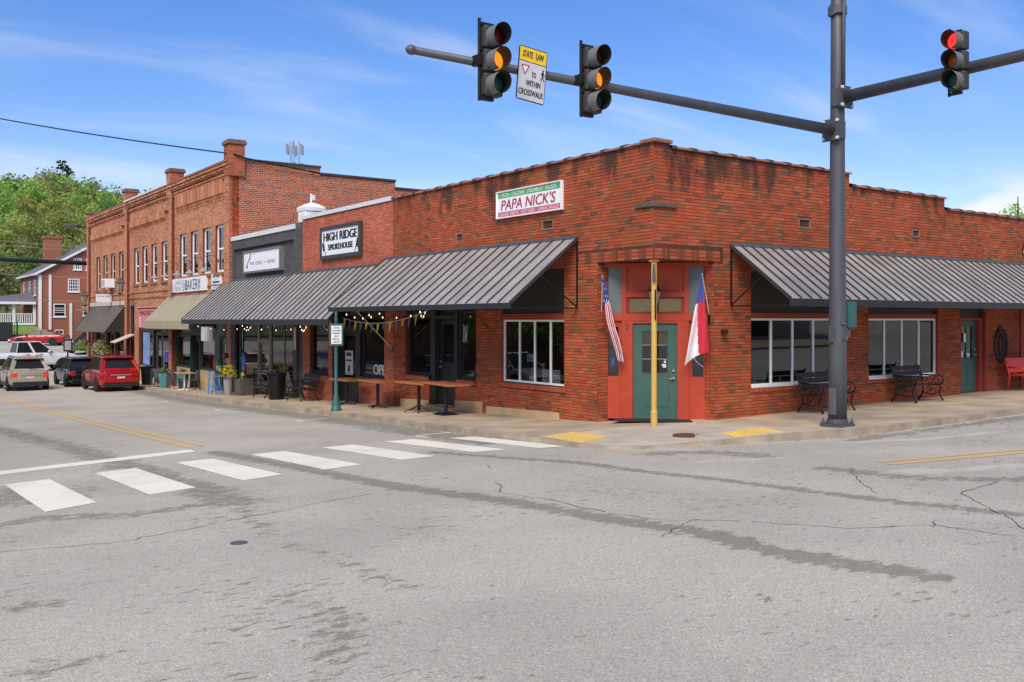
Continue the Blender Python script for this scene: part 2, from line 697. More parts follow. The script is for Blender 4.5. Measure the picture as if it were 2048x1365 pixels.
M_CONC2 = mat('pale_corner_concrete', C(186, 175, 152), 0.9, var=0.16, scale=1.6, bump=0.15, bscale=60)
M_KERB = mat('kerb_concrete', C(166, 152, 130), 0.9, var=0.3, scale=2.2, bump=0.25, bscale=40)
M_JOINT = mat('joint_dirt', C(96, 84, 68), 0.95, var=0.2)
M_PLINTH = mat('beige_plinth', C(196, 168, 124), 0.85, var=0.14, scale=2.5, bump=0.1)
M_TILE = mat('clay_coping_tile', C(150, 104, 84), 0.8, var=0.22, scale=5)
M_TILE_DK = mat('dark_coping_collar', C(78, 62, 58), 0.8, var=0.25, scale=6)
M_ROOF = mat('roof_felt', C(70, 68, 66), 0.95, var=0.2)
M_FLASH = mat('white_metal_flashing', C(222, 222, 220), 0.45, metal=0.1, var=0.06)
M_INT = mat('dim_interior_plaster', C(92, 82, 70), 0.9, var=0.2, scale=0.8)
M_WOODTOP = mat('varnished_wood_top', C(176, 108, 62), 0.45, var=0.2, scale=3, stretch=(12, 1.5, 6))
M_TACT = mat('yellow_tactile', C(222, 186, 96), 0.75, var=0.10, scale=6)
M_RUST = mat('rusty_iron', C(104, 60, 44), 0.8, var=0.25, scale=12, bump=0.2)
M_RUBBER = mat('black_rubber', C(40, 39, 38), 0.85, var=0.12, scale=8)
M_TYRE = mat('tyre_rubber', C(28, 28, 28), 0.85, var=0.1)
M_PAINTW = mat_paint('white_road_paint', C(236, 231, 208))
M_PAINTY = mat_paint('yellow_road_paint', C(220, 172, 88), 0.06)
M_SIGNW = mat('sign_white', C(238, 238, 238), 0.45, var=0.02)
M_INK = mat('black_print', C(28, 28, 30), 0.5, var=0.03)
M_INKGREY = mat('grey_print', C(120, 120, 122), 0.5, var=0.03)
M_INKRED = mat('red_print', C(172, 44, 44), 0.5, var=0.04)
M_GRASS = mat('grass_bank', C(104, 138, 62), 0.95, var=0.25, scale=1.5, bump=0.4, bscale=20)
M_EARTH = mat('wooded_ground', C(92, 92, 56), 0.95, var=0.3, scale=0.12)
M_LEAF = mat_attr('spring_leaves', 'lc', rough=0.7, nscale=0.5, nvar=0.25, bump=0, transl=0.45)
M_BARK = mat('bark', C(92, 78, 64), 0.9, var=0.25, scale=6, bump=0.4)


def mat_road():
    m = bpy.data.materials.new('worn_asphalt')
    m.use_nodes = True
    t = m.node_tree
    L = t.links.new
    b = t.nodes['Principled BSDF']
    b.inputs['Roughness'].default_value = 0.9
    b.inputs['Specular IOR Level'].default_value = 0.25
    g = t.nodes.new('ShaderNodeNewGeometry')

    def noise(sc, det=4, rough=0.55, stretch=None):
        src = g.outputs['Position']
        if stretch:
            q = t.nodes.new('ShaderNodeMapping')
            q.inputs['Scale'].default_value = stretch
            q.inputs['Rotation'].default_value = (0, 0, math.radians(30))
            L(src, q.inputs[0])
            src = q.outputs[0]
        n = t.nodes.new('ShaderNodeTexNoise')
        n.inputs['Scale'].default_value = sc
        n.inputs['Detail'].default_value = det
        n.inputs['Roughness'].default_value = rough
        L(src, n.inputs['Vector'])
        return n.outputs['Fac']

    def rng(v, a, b_, c=0.0, d=1.0, smooth=True):
        n = t.nodes.new('ShaderNodeMapRange')
        if smooth:
            n.interpolation_type = 'SMOOTHSTEP'
        for k, q in (('From Min', a), ('From Max', b_), ('To Min', c), ('To Max', d)):
            n.inputs[k].default_value = q
        L(v, n.inputs['Value'])
        return n.outputs[0]

    def mth(op, a, b_):
        n = t.nodes.new('ShaderNodeMath')
        n.operation = op
        for i, q in enumerate((a, b_)):
            if isinstance(q, (int, float)):
                n.inputs[i].default_value = q
            else:
                L(q, n.inputs[i])
        return n.outputs[0]

    def mix(f, a, b_):
        n = t.nodes.new('ShaderNodeMix')
        n.data_type = 'RGBA'
        for k, q in (('Factor', f), ('A', a), ('B', b_)):
            if isinstance(q, (tuple, float, int)):
                n.inputs[k].default_value = q
            else:
                L(q, n.inputs[k])
        return n.outputs['Result']

    def attr(nm):
        a = t.nodes.new('ShaderNodeAttribute')
        a.attribute_name = nm
        return a.outputs['Fac']

    base = mix(rng(noise(0.35, 5), 0.35, 0.65), C(171, 165, 149), C(185, 178, 161))
    # worn-through seal: small dark flecks drawn out along the street, thicker in places
    fl = noise(11.0, 4, 0.6, (0.55, 1.5, 1))
    dens = rng(noise(0.5, 4), 0.38, 0.66, 0.0, 0.13, False)
    flm = rng(mth('ADD', fl, dens), 0.685, 0.74, 0.0, 0.62)
    base = mix(flm, base, C(106, 100, 88))
    # darker seal strips with frayed edges
    dk = mth('ADD', attr('dk'), mth('MULTIPLY', mth('SUBTRACT', noise(6.5, 8, 0.72, (0.75, 1.25, 1)), 0.5), 2.7))
    base = mix(rng(dk, 0.42, 0.72, 0.0, 0.72), base, C(122, 115, 101))
    lt = mth('ADD', attr('lt'), mth('MULTIPLY', mth('SUBTRACT', noise(3.5, 6, 0.65, (0.5, 1.3, 1)), 0.5), 1.6))
    base = mix(rng(lt, 0.45, 0.7, 0.0, 0.7), base, C(196, 190, 174))
    # aggregate
    ag = noise(70.0, 2, 0.75)
    sc = rng(ag, 0.3, 0.7, 0.62, 1.36, False)
    ag2 = noise(24.0, 3, 0.6)
    sc = mth('MULTIPLY', sc, rng(ag2, 0.3, 0.7, 0.9, 1.1, False))
    vm = t.nodes.new('ShaderNodeVectorMath')
    vm.operation = 'SCALE'
    L(base, vm.inputs[0])
    L(sc, vm.inputs['Scale'])
    L(vm.outputs[0], b.inputs['Base Color'])
    bp = t.nodes.new('ShaderNodeBump')
    bp.inputs['Strength'].default_value = 0.35
    bp.inputs['Distance'].default_value = 0.006
    L(ag, bp.inputs['Height'])
    L(bp.outputs[0], b.inputs['Normal'])
    MATS['road'] = m
    return m


M_ROAD = mat_road()
M_CRACK = mat('crack_dirt', C(62, 56, 52), 0.95, var=0.2)


# ------------------------------------------------------------------ the carriageway
def on_road(px, py):
    """point of the carriageway that a sight line meets (used to survey marks and stains)"""
    r = FW + (px - 1024) / 1896.0 * RT + np.array([0, 0, (641 - py) / 1896.0])
    k = 10.0
    for _ in range(40):
        p = CAM + k * r
        k = k - (p[2] - RD(p[0], p[1])) / (r[2] - 0.012 * r[0] + 0.033 * r[1])
    return (CAM + k * r)[:2]


def axis(*segs):
    out = []
    for a, b, st in segs:
        out.append(np.arange(a, b, st))
    return np.concatenate(out + [np.array([segs[-1][1]])])


xs = axis((-60, -20, 2.5), (-20, 9, 0.14), (9, 70, 2.5))
ys = axis((-60, -14, 2.5), (-14, 16, 0.14), (16, 92, 1.5))
XX, YY = np.meshgrid(xs, ys, indexing='ij')
ZZ = RD(XX, YY)
P2 = np.stack([XX.ravel(), YY.ravel()], 1)


def band(pix, width, amp):
    pts = [on_road(*p) for p in pix]
    best = np.full(len(P2), 1e9)
    for a, b in zip(pts[:-1], pts[1:]):
        d = b - a
        t_ = np.clip(((P2 - a) @ d) / (d @ d), 0, 1)
        best = np.minimum(best, np.linalg.norm(P2 - (a + t_[:, None] * d), axis=1))
    return amp * np.clip(1.25 - best / width, 0, 1)


KERB_L = [(-2.62, 0.6), (-2.6, 3.0), (-2.35, 6.0), (-2.15, 10.0), (-2.1, 17.0), (-1.95, 23.0), (-1.45, 30.0), (-1.15, 36.0), (-1.05, 52.5)]


def kerb_x(y):
    return np.interp(y, [p[1] for p in KERB_L], [p[0] for p in KERB_L])


dk = np.zeros(len(P2))
for pix, wd, am in (
    ([(430, 905), (620, 940), (800, 975), (1000, 1000), (1230, 1040), (1400, 1065), (1560, 1105), (1700, 1130), (1860, 1152)], 0.27, 0.95),
    ([(870, 905), (1000, 915), (1150, 925), (1300, 945), (1400, 955), (1560, 975), (1800, 1005), (2048, 1030)], 0.19, 0.9),
    ([(1310, 908), (1420, 905), (1520, 912)], 0.45, 0.75),
    ([(1650, 935), (1800, 955), (1960, 960), (2060, 958)], 0.3, 0.8),
    ([(-60, 1060), (100, 1035), (250, 1032), (420, 1008)], 0.3, 0.7),
    ([(-40, 850), (130, 893), (330, 955), (480, 1005)], 0.55, 0.75),
    ([(-40, 985), (60, 1000), (120, 985)], 0.8, 0.75),
    ([(480, 1020), (560, 1085), (690, 1120), (800, 1175)], 0.22, 0.52),
    ([(560, 1190), (650, 1215), (690, 1280), (660, 1340)], 0.3, 0.5),
    ([(0, 1215), (90, 1210)], 0.25, 0.6),
    ([(60, 1340), (180, 1320)], 0.3, 0.56),
    ([(1560, 880), (1800, 868), (2060, 835)], 0.5, 0.6)):
    dk = np.maximum(dk, band(pix, wd, am))
kx = kerb_x(P2[:, 1])
pl = np.where((P2[:, 1] > 0.8) & (P2[:, 1] < 45), np.clip(1.35 - np.abs(P2[:, 0] - (kx - 0.45)) / 0.7, 0, 1) * 0.85, 0)
dk = np.maximum(dk, pl)
gut = np.where((P2[:, 0] > 1.0), np.clip(1.2 - np.abs(P2[:, 1] + 3.72) / 0.26, 0, 1) * 0.85, 0)
dk = np.maximum(dk, gut)
lt = np.zeros(len(P2))
for pix, wd, am in (
    ([(1280, 893), (1500, 885), (1660, 870)], 0.22, 0.75),
    ([(1690, 885), (1850, 878), (2010, 862)], 0.25, 0.75),
    ([(1800, 945), (1930, 938), (2070, 930)], 0.35, 0.7),
    ([(1350, 925), (1500, 920), (1650, 905)], 0.2, 0.6),
    ([(1100, 900), (1300, 897)], 0.2, 0.55)):
    lt = np.maximum(lt, band(pix, wd, am))
nx, ny = len(xs), len(ys)
idx = np.arange(nx * ny).reshape(nx, ny)
Q = np.stack([idx[:-1, :-1], idx[1:, :-1], idx[1:, 1:], idx[:-1, 1:]], -1).reshape(-1, 4)
road = npmesh('road', np.stack([XX.ravel(), YY.ravel(), ZZ.ravel()], 1), Q, mats=[M_ROAD], kind='structure', smooth=True)
for nm, arr in (('dk', dk), ('lt', lt)):
    at = road.data.attributes.new(nm, 'FLOAT', 'POINT')
    at.data.foreach_set('value', arr.astype(np.float32))
tag(road, 'worn grey asphalt road and crossing with frayed dark strips')

# ground far beyond the paving, sinking under the road sheet
gx = np.arange(-420, 421, 20.0)
gyy = np.arange(-420, 421, 20.0)
GX_, GY_ = np.meshgrid(gx, gyy, indexing='ij')
GZ_ = G(GX_, np.clip(GY_, -150, 420)) - 0.6
ii = np.arange(GX_.size).reshape(GX_.shape)
Qg = np.stack([ii[:-1, :-1], ii[1:, :-1], ii[1:, 1:], ii[:-1, 1:]], -1).reshape(-1, 4)
ground = npmesh('ground', np.stack([GX_.ravel(), GY_.ravel(), GZ_.ravel()], 1), Qg, mats=[M_EARTH], kind='structure', smooth=True)


def road_patch(name, poly, m, lift=0.005, nsub=6):
    """a painted marking that follows the road; poly is 4 corners (a-b one short end, c-d the other)"""
    a, b, c, d = (np.array(p, float) for p in poly)
    vs_, fs = [], []
    for i in range(nsub + 1):
        t_ = i / nsub
        for q in (a + (d - a) * t_, b + (c - b) * t_):
            vs_.append((q[0], q[1], float(RD(q[0], q[1])) + lift))
    for i in range(nsub):
        fs.append((2 * i, 2 * i + 1, 2 * i + 3, 2 * i + 2))
    return MB().add(vs_, fs).build(name, m, road)


for q in ([(-11.1, 2.05), (-10.48, 2.18), (-10.42, -0.8), (-11.06, -1.1)],
          [(-9.79, 2.4), (-9.14, 2.53), (-9.08, -0.47), (-9.74, -0.66)],
          [(-8.43, 2.76), (-7.79, 2.83), (-7.7, -0.14), (-8.36, -0.3)],
          [(-7.09, 2.88), (-6.44, 2.93), (-6.34, 0.0), (-7.01, -0.1)],
          [(-5.73, 2.92), (-5.08, 2.9), (-4.96, 0.03), (-5.6, 0.03)],
          [(-4.42, 2.91), (-3.80, 2.82), (-3.62, -0.1), (-4.22, 0.0)],
          [(-3.24, 2.43), (-2.74, 2.25), (-2.62, -0.55), (-3.13, -0.4)]):
    road_patch('crosswalk_bar', q, M_PAINTW)
road_patch('stop_line', [(-12.5, 3.05), (-12.45, 3.6), (-7.62, 4.72), (-7.66, 4.2)], M_PAINTW, nsub=10)
for x0, y0 in ((-7.24, 5.15), (-7.53, 5.0)):
    road_patch('centre_line', [(x0 - 0.055, y0), (x0 + 0.055, y0), (x0 + 0.1, 46), (x0 - 0.01, 46)], M_PAINTY, nsub=60)
for a_, b_ in (((1757, 925), (2100, 895.5)), ((1778, 930), (2100, 902))):
    p0, p1 = on_road(*a_), on_road(*b_)
    dd = (p1 - p0) / np.linalg.norm(p1 - p0)
    nn = np.array([-dd[1], dd[0]]) * 0.055
    p1 = p0 + dd * 14
    road_patch('centre_line', [p0 - nn, p0 + nn, p1 + nn, p1 - nn], M_PAINTY, nsub=14)
for yy_ in (3.4, 9.6, 16.2, 23.0, 30.0):
    xo = -3.45 if yy_ < 20 else -3.15
    mb = MB()
    for (x0, x1, y0, y1) in ((xo, xo + 0.85, yy_ - 0.05, yy_ + 0.05), (xo - 0.05, xo + 0.05, yy_ - 0.55, yy_ - 0.052)):
        mb.quad(*[(x, y, float(RD(x, y)) + 0.005) for x, y in ((x0, y0), (x1, y0), (x1, y1), (x0, y1))])
    mb.build('parking_mark', M_PAINTW, road)

# cracks: fine dirt-filled lines
mb = MB()
rc = random.Random(3)
for pix in ([(2000, 965), (1920, 985), (1960, 1010), (2000, 1025), (2060, 1065)], [(1500, 1045), (1700, 1058), (1870, 1050), (2060, 1078)],
            [(1870, 1055), (1873, 1040)], [(990, 965), (1005, 975), (995, 985), (1100, 1000), (1215, 1028)], [(1320, 1075), (1390, 1040), (1500, 1045)],
            [(1215, 1028), (1320, 1040), (1390, 1043)], [(0, 1105), (240, 1085), (420, 1050), (620, 1010), (760, 985)], [(975, 930), (985, 940)], [(640, 915), (900, 905)],
            [(1700, 940), (1720, 965), (1760, 990)]):
    pts = []
    for a, b in zip(pix[:-1], pix[1:]):
        pa, pb = on_road(*a), on_road(*b)
        n_ = max(3, int(np.linalg.norm(pb - pa) / 0.12))
        for i in range(n_):
            pts.append(pa + (pb - pa) * i / n_ + np.array([rc.gauss(0, 0.018), rc.gauss(0, 0.018)]))
    vs_, fs = [], []
    for i, p in enumerate(pts):
        d = pts[min(i + 1, len(pts) - 1)] - pts[max(i - 1, 0)]
        d = d / (np.linalg.norm(d) + 1e-9)
        w = rc.uniform(0.002, 0.007)
        n_ = np.array([-d[1], d[0]]) * w
        for q in (p - n_, p + n_):
            vs_.append((q[0], q[1], float(RD(q[0], q[1])) + 0.004))
    for i in range(len(pts) - 1):
        fs.append((2 * i, 2 * i + 1, 2 * i + 3, 2 * i + 2))
    mb.add(vs_, fs)
mb.build('cracks', M_CRACK, road, kind='stuff')


# ------------------------------------------------------------------ footways
def drop(x, y):
    return 0.085 * max(0.0, 1 - math.hypot(x + 1.9, y + 1.7) / 2.4)


def slab(name, poly, m, parent, lift=0.0, thick=0.16, inset=0.006):
    cx = sum(p[0] for p in poly) / len(poly)
    cy = sum(p[1] for p in poly) / len(poly)
    top = []
    for x, y in poly:
        d = math.hypot(x - cx, y - cy)
        x, y = x + (cx - x) / d * inset, y + (cy - y) / d * inset
        top.append((x, y, float(G(x, y)) + lift - drop(x, y)))
    a = sum((top[i][0] * top[(i + 1) % len(top)][1] - top[(i + 1) % len(top)][0] * top[i][1]) for i in range(len(top)))
    if a < 0:
        top.reverse()
    return MB().prism([(x, y, z - thick) for x, y, z in top], (0, 0, thick)).build(name, m, parent)


def footway_base(name, poly):
    return tag(slab(name, poly, M_JOINT, None, lift=-0.10, thick=0.3), kind='structure')


side_l = MB()
yy = [1.2] + [1.2 + 1.55 * i for i in range(1, 34)]
for a, b in zip(yy[:-1], yy[1:]):
    side_l.add([(kerb_x(a) + 0.1, a, float(G(-2, a)) - 0.014), (0.32, a, float(G(0, a)) - 0.014), (0.32, b, float(G(0, b)) - 0.014), (kerb_x(b) + 0.1, b, float(G(-2, b)) - 0.014)], [(0, 1, 2, 3)])
side_l = tag(side_l.build('sidewalk', M_JOINT), kind='structure')
for i, (a, b) in enumerate(zip(yy[:-1], yy[1:])):
    slab('paving_slab', [(kerb_x(a) + 0.155, a), (0.3, a), (0.3, b), (kerb_x(b) + 0.155, b)], M_CONC, side_l, lift=random.uniform(-0.003, 0.003))
    slab('kerb_stone', [(kerb_x(a), a), (kerb_x(a) + 0.152, a), (kerb_x(b) + 0.152, b), (kerb_x(b), b)], M_KERB, side_l, lift=0.006 + random.uniform(-0.004, 0.004), thick=0.3, inset=0.004)

KR = [(2.3, -3.45), (5, -3.4), (21, -3.4)]
side_r = MB()
xx_ = [3.0 + 1.6 * i for i in range(0, 12)]
side_r.add([(3.0, -3.3, float(G(3, -3)) - 0.014), (20.6, -3.3, float(G(20.6, -3)) - 0.014), (20.6, 0.3, float(G(20.6, 0)) - 0.014), (3.0, 0.3, float(G(3, 0)) - 0.014)], [(0, 1, 2, 3)])
side_r = tag(side_r.build('sidewalk', M_JOINT), kind='structure')
for a, b in zip(xx_[:-1], xx_[1:]):
    slab('paving_slab', [(a, -3.27), (b, -3.27), (b, 0.3), (a, 0.3)], M_CONC, side_r, lift=random.uniform(-0.003, 0.003))
    slab('kerb_stone', [(a, -3.42), (b, -3.42), (b, -3.275), (a, -3.275)], M_KERB, side_r, lift=0.0, thick=0.3, inset=0.004)

# rounded corner with its two ramps
cedge = [(-2.62, 1.2), (-2.66, 0.2), (-2.68, -0.9), (-2.5, -1.45), (-2.05, -1.9), (-1.5, -2.2), (-0.8, -2.52), (0.2, -2.85), (1.2, -3.15), (2.2, -3.4), (3.0, -3.42)]
corner = footway_base('sidewalk', [(x * 0.97, y * 0.97) for x, y in cedge] + [(3.0, 0.3), (1.9, 0.3), (0.3, 1.9), (0.3, 1.2)])
for q, m in (([(-2.5, 1.2), (-2.5, 0.42), (-1.0, 0.42), (0.3, 0.42), (0.3, 1.2)], M_CONC),
             ([(-2.53, 0.42), (-2.55, -0.9), (-2.4, -1.38), (-1.2, -0.65), (-1.0, 0.42)], M_CONC2),
             ([(-2.4, -1.38), (-1.98, -1.79), (-1.45, -2.07), (-0.75, -2.39), (-0.1, -1.2), (-1.2, -0.65)], M_CONC2),
             ([(-0.75, -2.39), (0.25, -2.72), (1.25, -3.02), (1.3, -1.2), (-0.1, -1.2)], M_CONC2),
             ([(1.25, -3.02), (2.25, -3.27), (3.0, -3.27), (3.0, -1.2), (1.3, -1.2)], M_CONC),
             ([(1.3, -1.2), (3.0, -1.2), (3.0, 0.3), (1.9, 0.3), (0.9, -0.25)], M_CONC),
             ([(-1.0, 0.42), (-1.2, -0.65), (-0.1, -1.2), (1.3, -1.2), (0.9, -0.25), (1.9, 0.3), (0.3, 1.9), (0.3, 0.42)], M_CONC2)):
    slab('paving_slab', q, m, corner, lift=random.uniform(-0.002, 0.002))
for (x0, y0), (x1, y1) in zip(cedge[:-1], cedge[1:]):
    d = np.array([x1 - x0, y1 - y0])
    n_ = np.array([-d[1], d[0]]) / np.linalg.norm(d) * 0.13
    slab('kerb_stone', [(x0, y0), (x1, y1), (x1 + n_[0], y1 + n_[1]), (x0 + n_[0], y0 + n_[1])], M_KERB, corner, lift=0.002, thick=0.3, inset=0.002)


def tactile(poly, label):
    cx, cy = sum(p[0] for p in poly) / 4, sum(p[1] for p in poly) / 4
    z = lambda x, y: float(G(x, y)) - drop(x, y) + 0.008
    t_ = thing('tactile_pad', label, 'tactile paving', (cx, cy, z(cx, cy)), group='yellow tactile pads on the corner')
    MB().prism([(x, y, z(x, y) - 0.02) for x, y in poly], (0, 0, 0.022)).build('plate', M_TACT, t_, world=True)
    a, b, c, d = (np.array(p, float) for p in poly)
    dm = MB()
    n_, m_ = 12, 9
    for i in range(n_):
        for j in range(m_):
            u, v = (i + 0.5) / n_, (j + 0.5) / m_
            q = (1 - u) * ((1 - v) * a + v * d) + u * ((1 - v) * b + v * c)
            dm.lathe([(0.02, 0), (0.011, 0.011)], (q[0], q[1], z(q[0], q[1]) + 0.0), n=6)
    dm.build('domes', M_TACT, t_, world=True, kind='stuff')


tactile([(-2.5, -0.85), (-1.62, -0.5), (-1.68, 0.46), (-2.5, 0.24)], 'yellow bumpy tactile pad beside the ends of the crosswalk bars')
tactile([(-0.42, -2.42), (0.62, -2.62), (0.95, -1.9), (-0.08, -1.78)], 'yellow bumpy tactile pad between the manhole cover and signal pole')
t_ = thing('manhole_cover', 'round rusty brown manhole cover in the corner footway', 'manhole cover', (-0.56, -1.58, float(G(-.56, -1.58)) - drop(-.56, -1.58) + 0.004))
MB().lathe([(0.36, -0.03), (0.36, 0.006), (0.335, 0.006), (0.33, -0.002), (0.30, -0.002), (0.29, 0.004), (0.01, 0.005)], n=28).build('lid', M_RUST, t_)
MB().box(0.05, 0.16, -0.02, 0.03, 0.005, 0.012).build('grip', M_STEEL, t_)
t_ = thing('manhole_cover', 'small dark round valve cover set flush in open asphalt', 'valve cover', (*on_road(478, 1087), 0))
t_.location.z = float(RD(t_.location.x, t_.location.y)) + 0.004
MB().lathe([(0.085, -0.02), (0.085, 0.003), (0.075, 0.003), (0.07, 0.001), (0.01, 0.001)], n=20).build('lid', M_STEEL, t_)
# ------------------------------------------------------------------ brickwork
BL, BH, BJ = 0.203, 0.057, 0.0107


def subtract(iv, holes):
    out = [iv]
    for h0, h1 in holes:
        nxt = []
        for a, b in out:
            if h1 <= a or h0 >= b:
                nxt.append((a, b))
                continue
            if h0 > a:
                nxt.append((a, h0))
            if h1 < b:
                nxt.append((h1, b))
        out = nxt
    return out


def palette(pal, n, rng, jit=0.12):
    w = np.array([p[1] for p in pal], float)
    c = np.array([p[0][:3] for p in pal])
    k = rng.choice(len(pal), n, p=w / w.sum())
    return c[k] * rng.uniform(1 - jit, 1 + jit, (n, 1)) * rng.uniform(0.96, 1.04, (n, 3))


def brick_boxes(items, O, U, N, proud):
    """items: array (n,5) u0,u1,z0,z1,extra proud -> verts and 5 outer quads each"""
    it = np.asarray(items, float)
    n = len(it)
    O, U, N = (np.array(q, float) for q in (O, U, N))
    V = np.zeros((n, 8, 3))
    for i, (a, b, c) in enumerate(((0, 2, 0), (1, 2, 0), (1, 3, 0), (0, 3, 0), (0, 2, 1), (1, 2, 1), (1, 3, 1), (0, 3, 1))):
        dep = (proud + it[:, 4]) if c else np.full(n, -0.012)
        V[:, i] = O + it[:, a][:, None] * U + dep[:, None] * N
        V[:, i, 2] += it[:, b]
    base = np.arange(n)[:, None, None] * 8
    f = np.array([(4, 5, 6, 7), (0, 1, 5, 4), (1, 2, 6, 5), (2, 3, 7, 6), (3, 0, 4, 7)])
    if np.dot(np.cross(U, (0, 0, 1)), N) < 0:
        f = f[:, ::-1]
    return V.reshape(-1, 3), (base + f[None]).reshape(-1, 4)


def lay_bricks(wall, O, U, N, segs, z0, openings, pal, m, seed=1, header_every=0, proud=0.004, singles=0, extra=(), course=0.0677, bl=BL, jit=0.12, pj=0.001, hj=BJ):
    """running-bond bricks over the segments [(u0,u1,top)], cut at openings [(u0,u1,z0,z1)]; the ones that show
    largest become bricks of their own, the others one joined part"""
    rng = np.random.default_rng(seed)
    items = []
    ztop = max(s[2] for s in segs)
    i = 0
    z = z0
    while z + BH <= ztop + 0.02:
        zc_ = z + BH / 2
        hd = header_every and i % header_every == 0
        L = (bl / 2 - BJ / 2) if hd else bl
        pitch = L + hj
        off = pitch * 0.5 * (i % 2)
        holes = [(a - 0.002, b + 0.002) for a, b, c, d in openings if c - 0.012 < zc_ < d + 0.012]
        for (a, b, tp) in segs:
            if z + BH > tp + 0.025:
                continue
            k0 = int(math.floor((a - off) / pitch)) - 1
            u = k0 * pitch + off
            while u < b:
                lo, hi = max(u, a), min(u + L, b)
                if hi - lo > 0.025:
                    for p, q in subtract((lo, hi), holes):
                        if q - p > 0.025:
                            items.append((p, q, z, z + BH, 0.0))
                u += pitch
        z += course
        i += 1
    items = np.array(items)
    items[:, 4] = rng.normal(0, pj, len(items))
    cols = palette(pal, len(items), rng, jit)
    O_, U_ = np.array(O, float), np.array(U, float)
    if singles:
        ctr = O_ + ((items[:, 0] + items[:, 1]) / 2)[:, None] * U_
        ctr[:, 2] += (items[:, 2] + items[:, 3]) / 2
        dv = ctr - CAM
        dep = dv @ FW
        lat = np.abs((dv @ RT) / dep)
        full = (items[:, 1] - items[:, 0]) > bl - 0.004
        key = np.where(full & (lat < 0.53) & (ctr[:, 2] > 0.05), dep, 1e9)
        pick = np.argsort(key)[:singles]
        pick = pick[key[pick] < 1e8]
        keep = np.ones(len(items), bool)
        keep[pick] = False
        variants = []
        for kv in range(16):
            c1 = cols[pick[kv * len(pick) // 16]]
            V, Qb = brick_boxes([(0, bl, 0, BH, 0)], (0, 0, 0), U, N, proud)
            ob = npmesh('brick', V, Qb, np.repeat(c1[None], 5, 0), mats=[m], world=False)
            variants.append(ob.data)
            bpy.data.objects.remove(ob)
        o0 = np.array(wloc(wall))
        for j in pick:
            ob = bpy.data.objects.new('brick', variants[int(rng.integers(16))])
            p = O_ + items[j, 0] * U_ + np.array([0, 0, items[j, 2]]) - o0 + np.array(N) * items[j, 4]
            ob.location = p
            ob.parent = wall
            COL.objects.link(ob)
        items, cols = items[keep], cols[keep]
    for (a, b, c, d, pr, colr) in extra:
        items = np.vstack([items, [(a, b, c, d, pr)]])
        cols = np.vstack([cols, np.array(colr[:3])[None]])
    V, Qb = brick_boxes(items, O, U, N, proud)
    return npmesh('brickwork', V, Qb, np.repeat(cols, 5, 0), mats=[m], parent=wall, kind='stuff')


def wall_slab(name, parent, O, U, N, segs, z0, openings, thick, m, m_rev=None):
    """backing wall with real openings and reveals"""
    O, U, N = (np.array(q, float) for q in (O, U, N))
    us = sorted({round(v, 4) for s in segs for v in s[:2]} | {round(v, 4) for o in openings for v in o[:2]})
    zs = sorted({round(s[2], 4) for s in segs} | {z0} | {round(v, 4) for o in openings for v in o[2:]})
    us = [u for u in us if segs[0][0] - 1e-6 <= u <= segs[-1][1] + 1e-6]
    zs = [z for z in zs if z >= z0]

    def solid(i, j):
        if i < 0 or j < 0 or i >= len(us) - 1 or j >= len(zs) - 1:
            return False
        u, z = (us[i] + us[i + 1]) / 2, (zs[j] + zs[j + 1]) / 2
        if not any(a <= u <= b and z <= t for a, b, t in segs):
            return False
        return not any(a < u < b and c < z < d for a, b, c, d in openings)

    mb = MB()
    flip = np.dot(np.cross(U, (0, 0, 1)), N) < 0

    def pt(u, z, dn):
        p = O + u * U + dn * N
        return (p[0], p[1], p[2] + z)

    def face(a, b, c, d):
        mb.quad(*((d, c, b, a) if flip else (a, b, c, d)))

    for i in range(len(us) - 1):
        for j in range(len(zs) - 1):
            if not solid(i, j):
                continue
            a, b, c, d = us[i], us[i + 1], zs[j], zs[j + 1]
            mb.cur = 0
            face(pt(a, c, 0), pt(b, c, 0), pt(b, d, 0), pt(a, d, 0))
            face(pt(b, c, -thick), pt(a, c, -thick), pt(a, d, -thick), pt(b, d, -thick))
            mb.cur = 1
            if not solid(i - 1, j):
                face(pt(a, c, -thick), pt(a, c, 0), pt(a, d, 0), pt(a, d, -thick))
            if not solid(i + 1, j):
                face(pt(b, c, 0), pt(b, c, -thick), pt(b, d, -thick), pt(b, d, 0))
            if not solid(i, j + 1):
                face(pt(a, d, 0), pt(b, d, 0), pt(b, d, -thick), pt(a, d, -thick))
            if not solid(i, j - 1):
                face(pt(a, c, -thick), pt(b, c, -thick), pt(b, c, 0), pt(a, c, 0))
    return mb.build(name, [m, m_rev or m], parent, world=True)


def lbox(mb, u0, u1, z0, z1, n0, n1, side='L', base=0.0):
    """box on a front: u along the front, n outwards from its face"""
    if side == 'L':
        return mb.box(base - n1, base - n0, u0, u1, z0, z1)
    return mb.box(u0, u1, base - n1, base - n0, z0, z1)


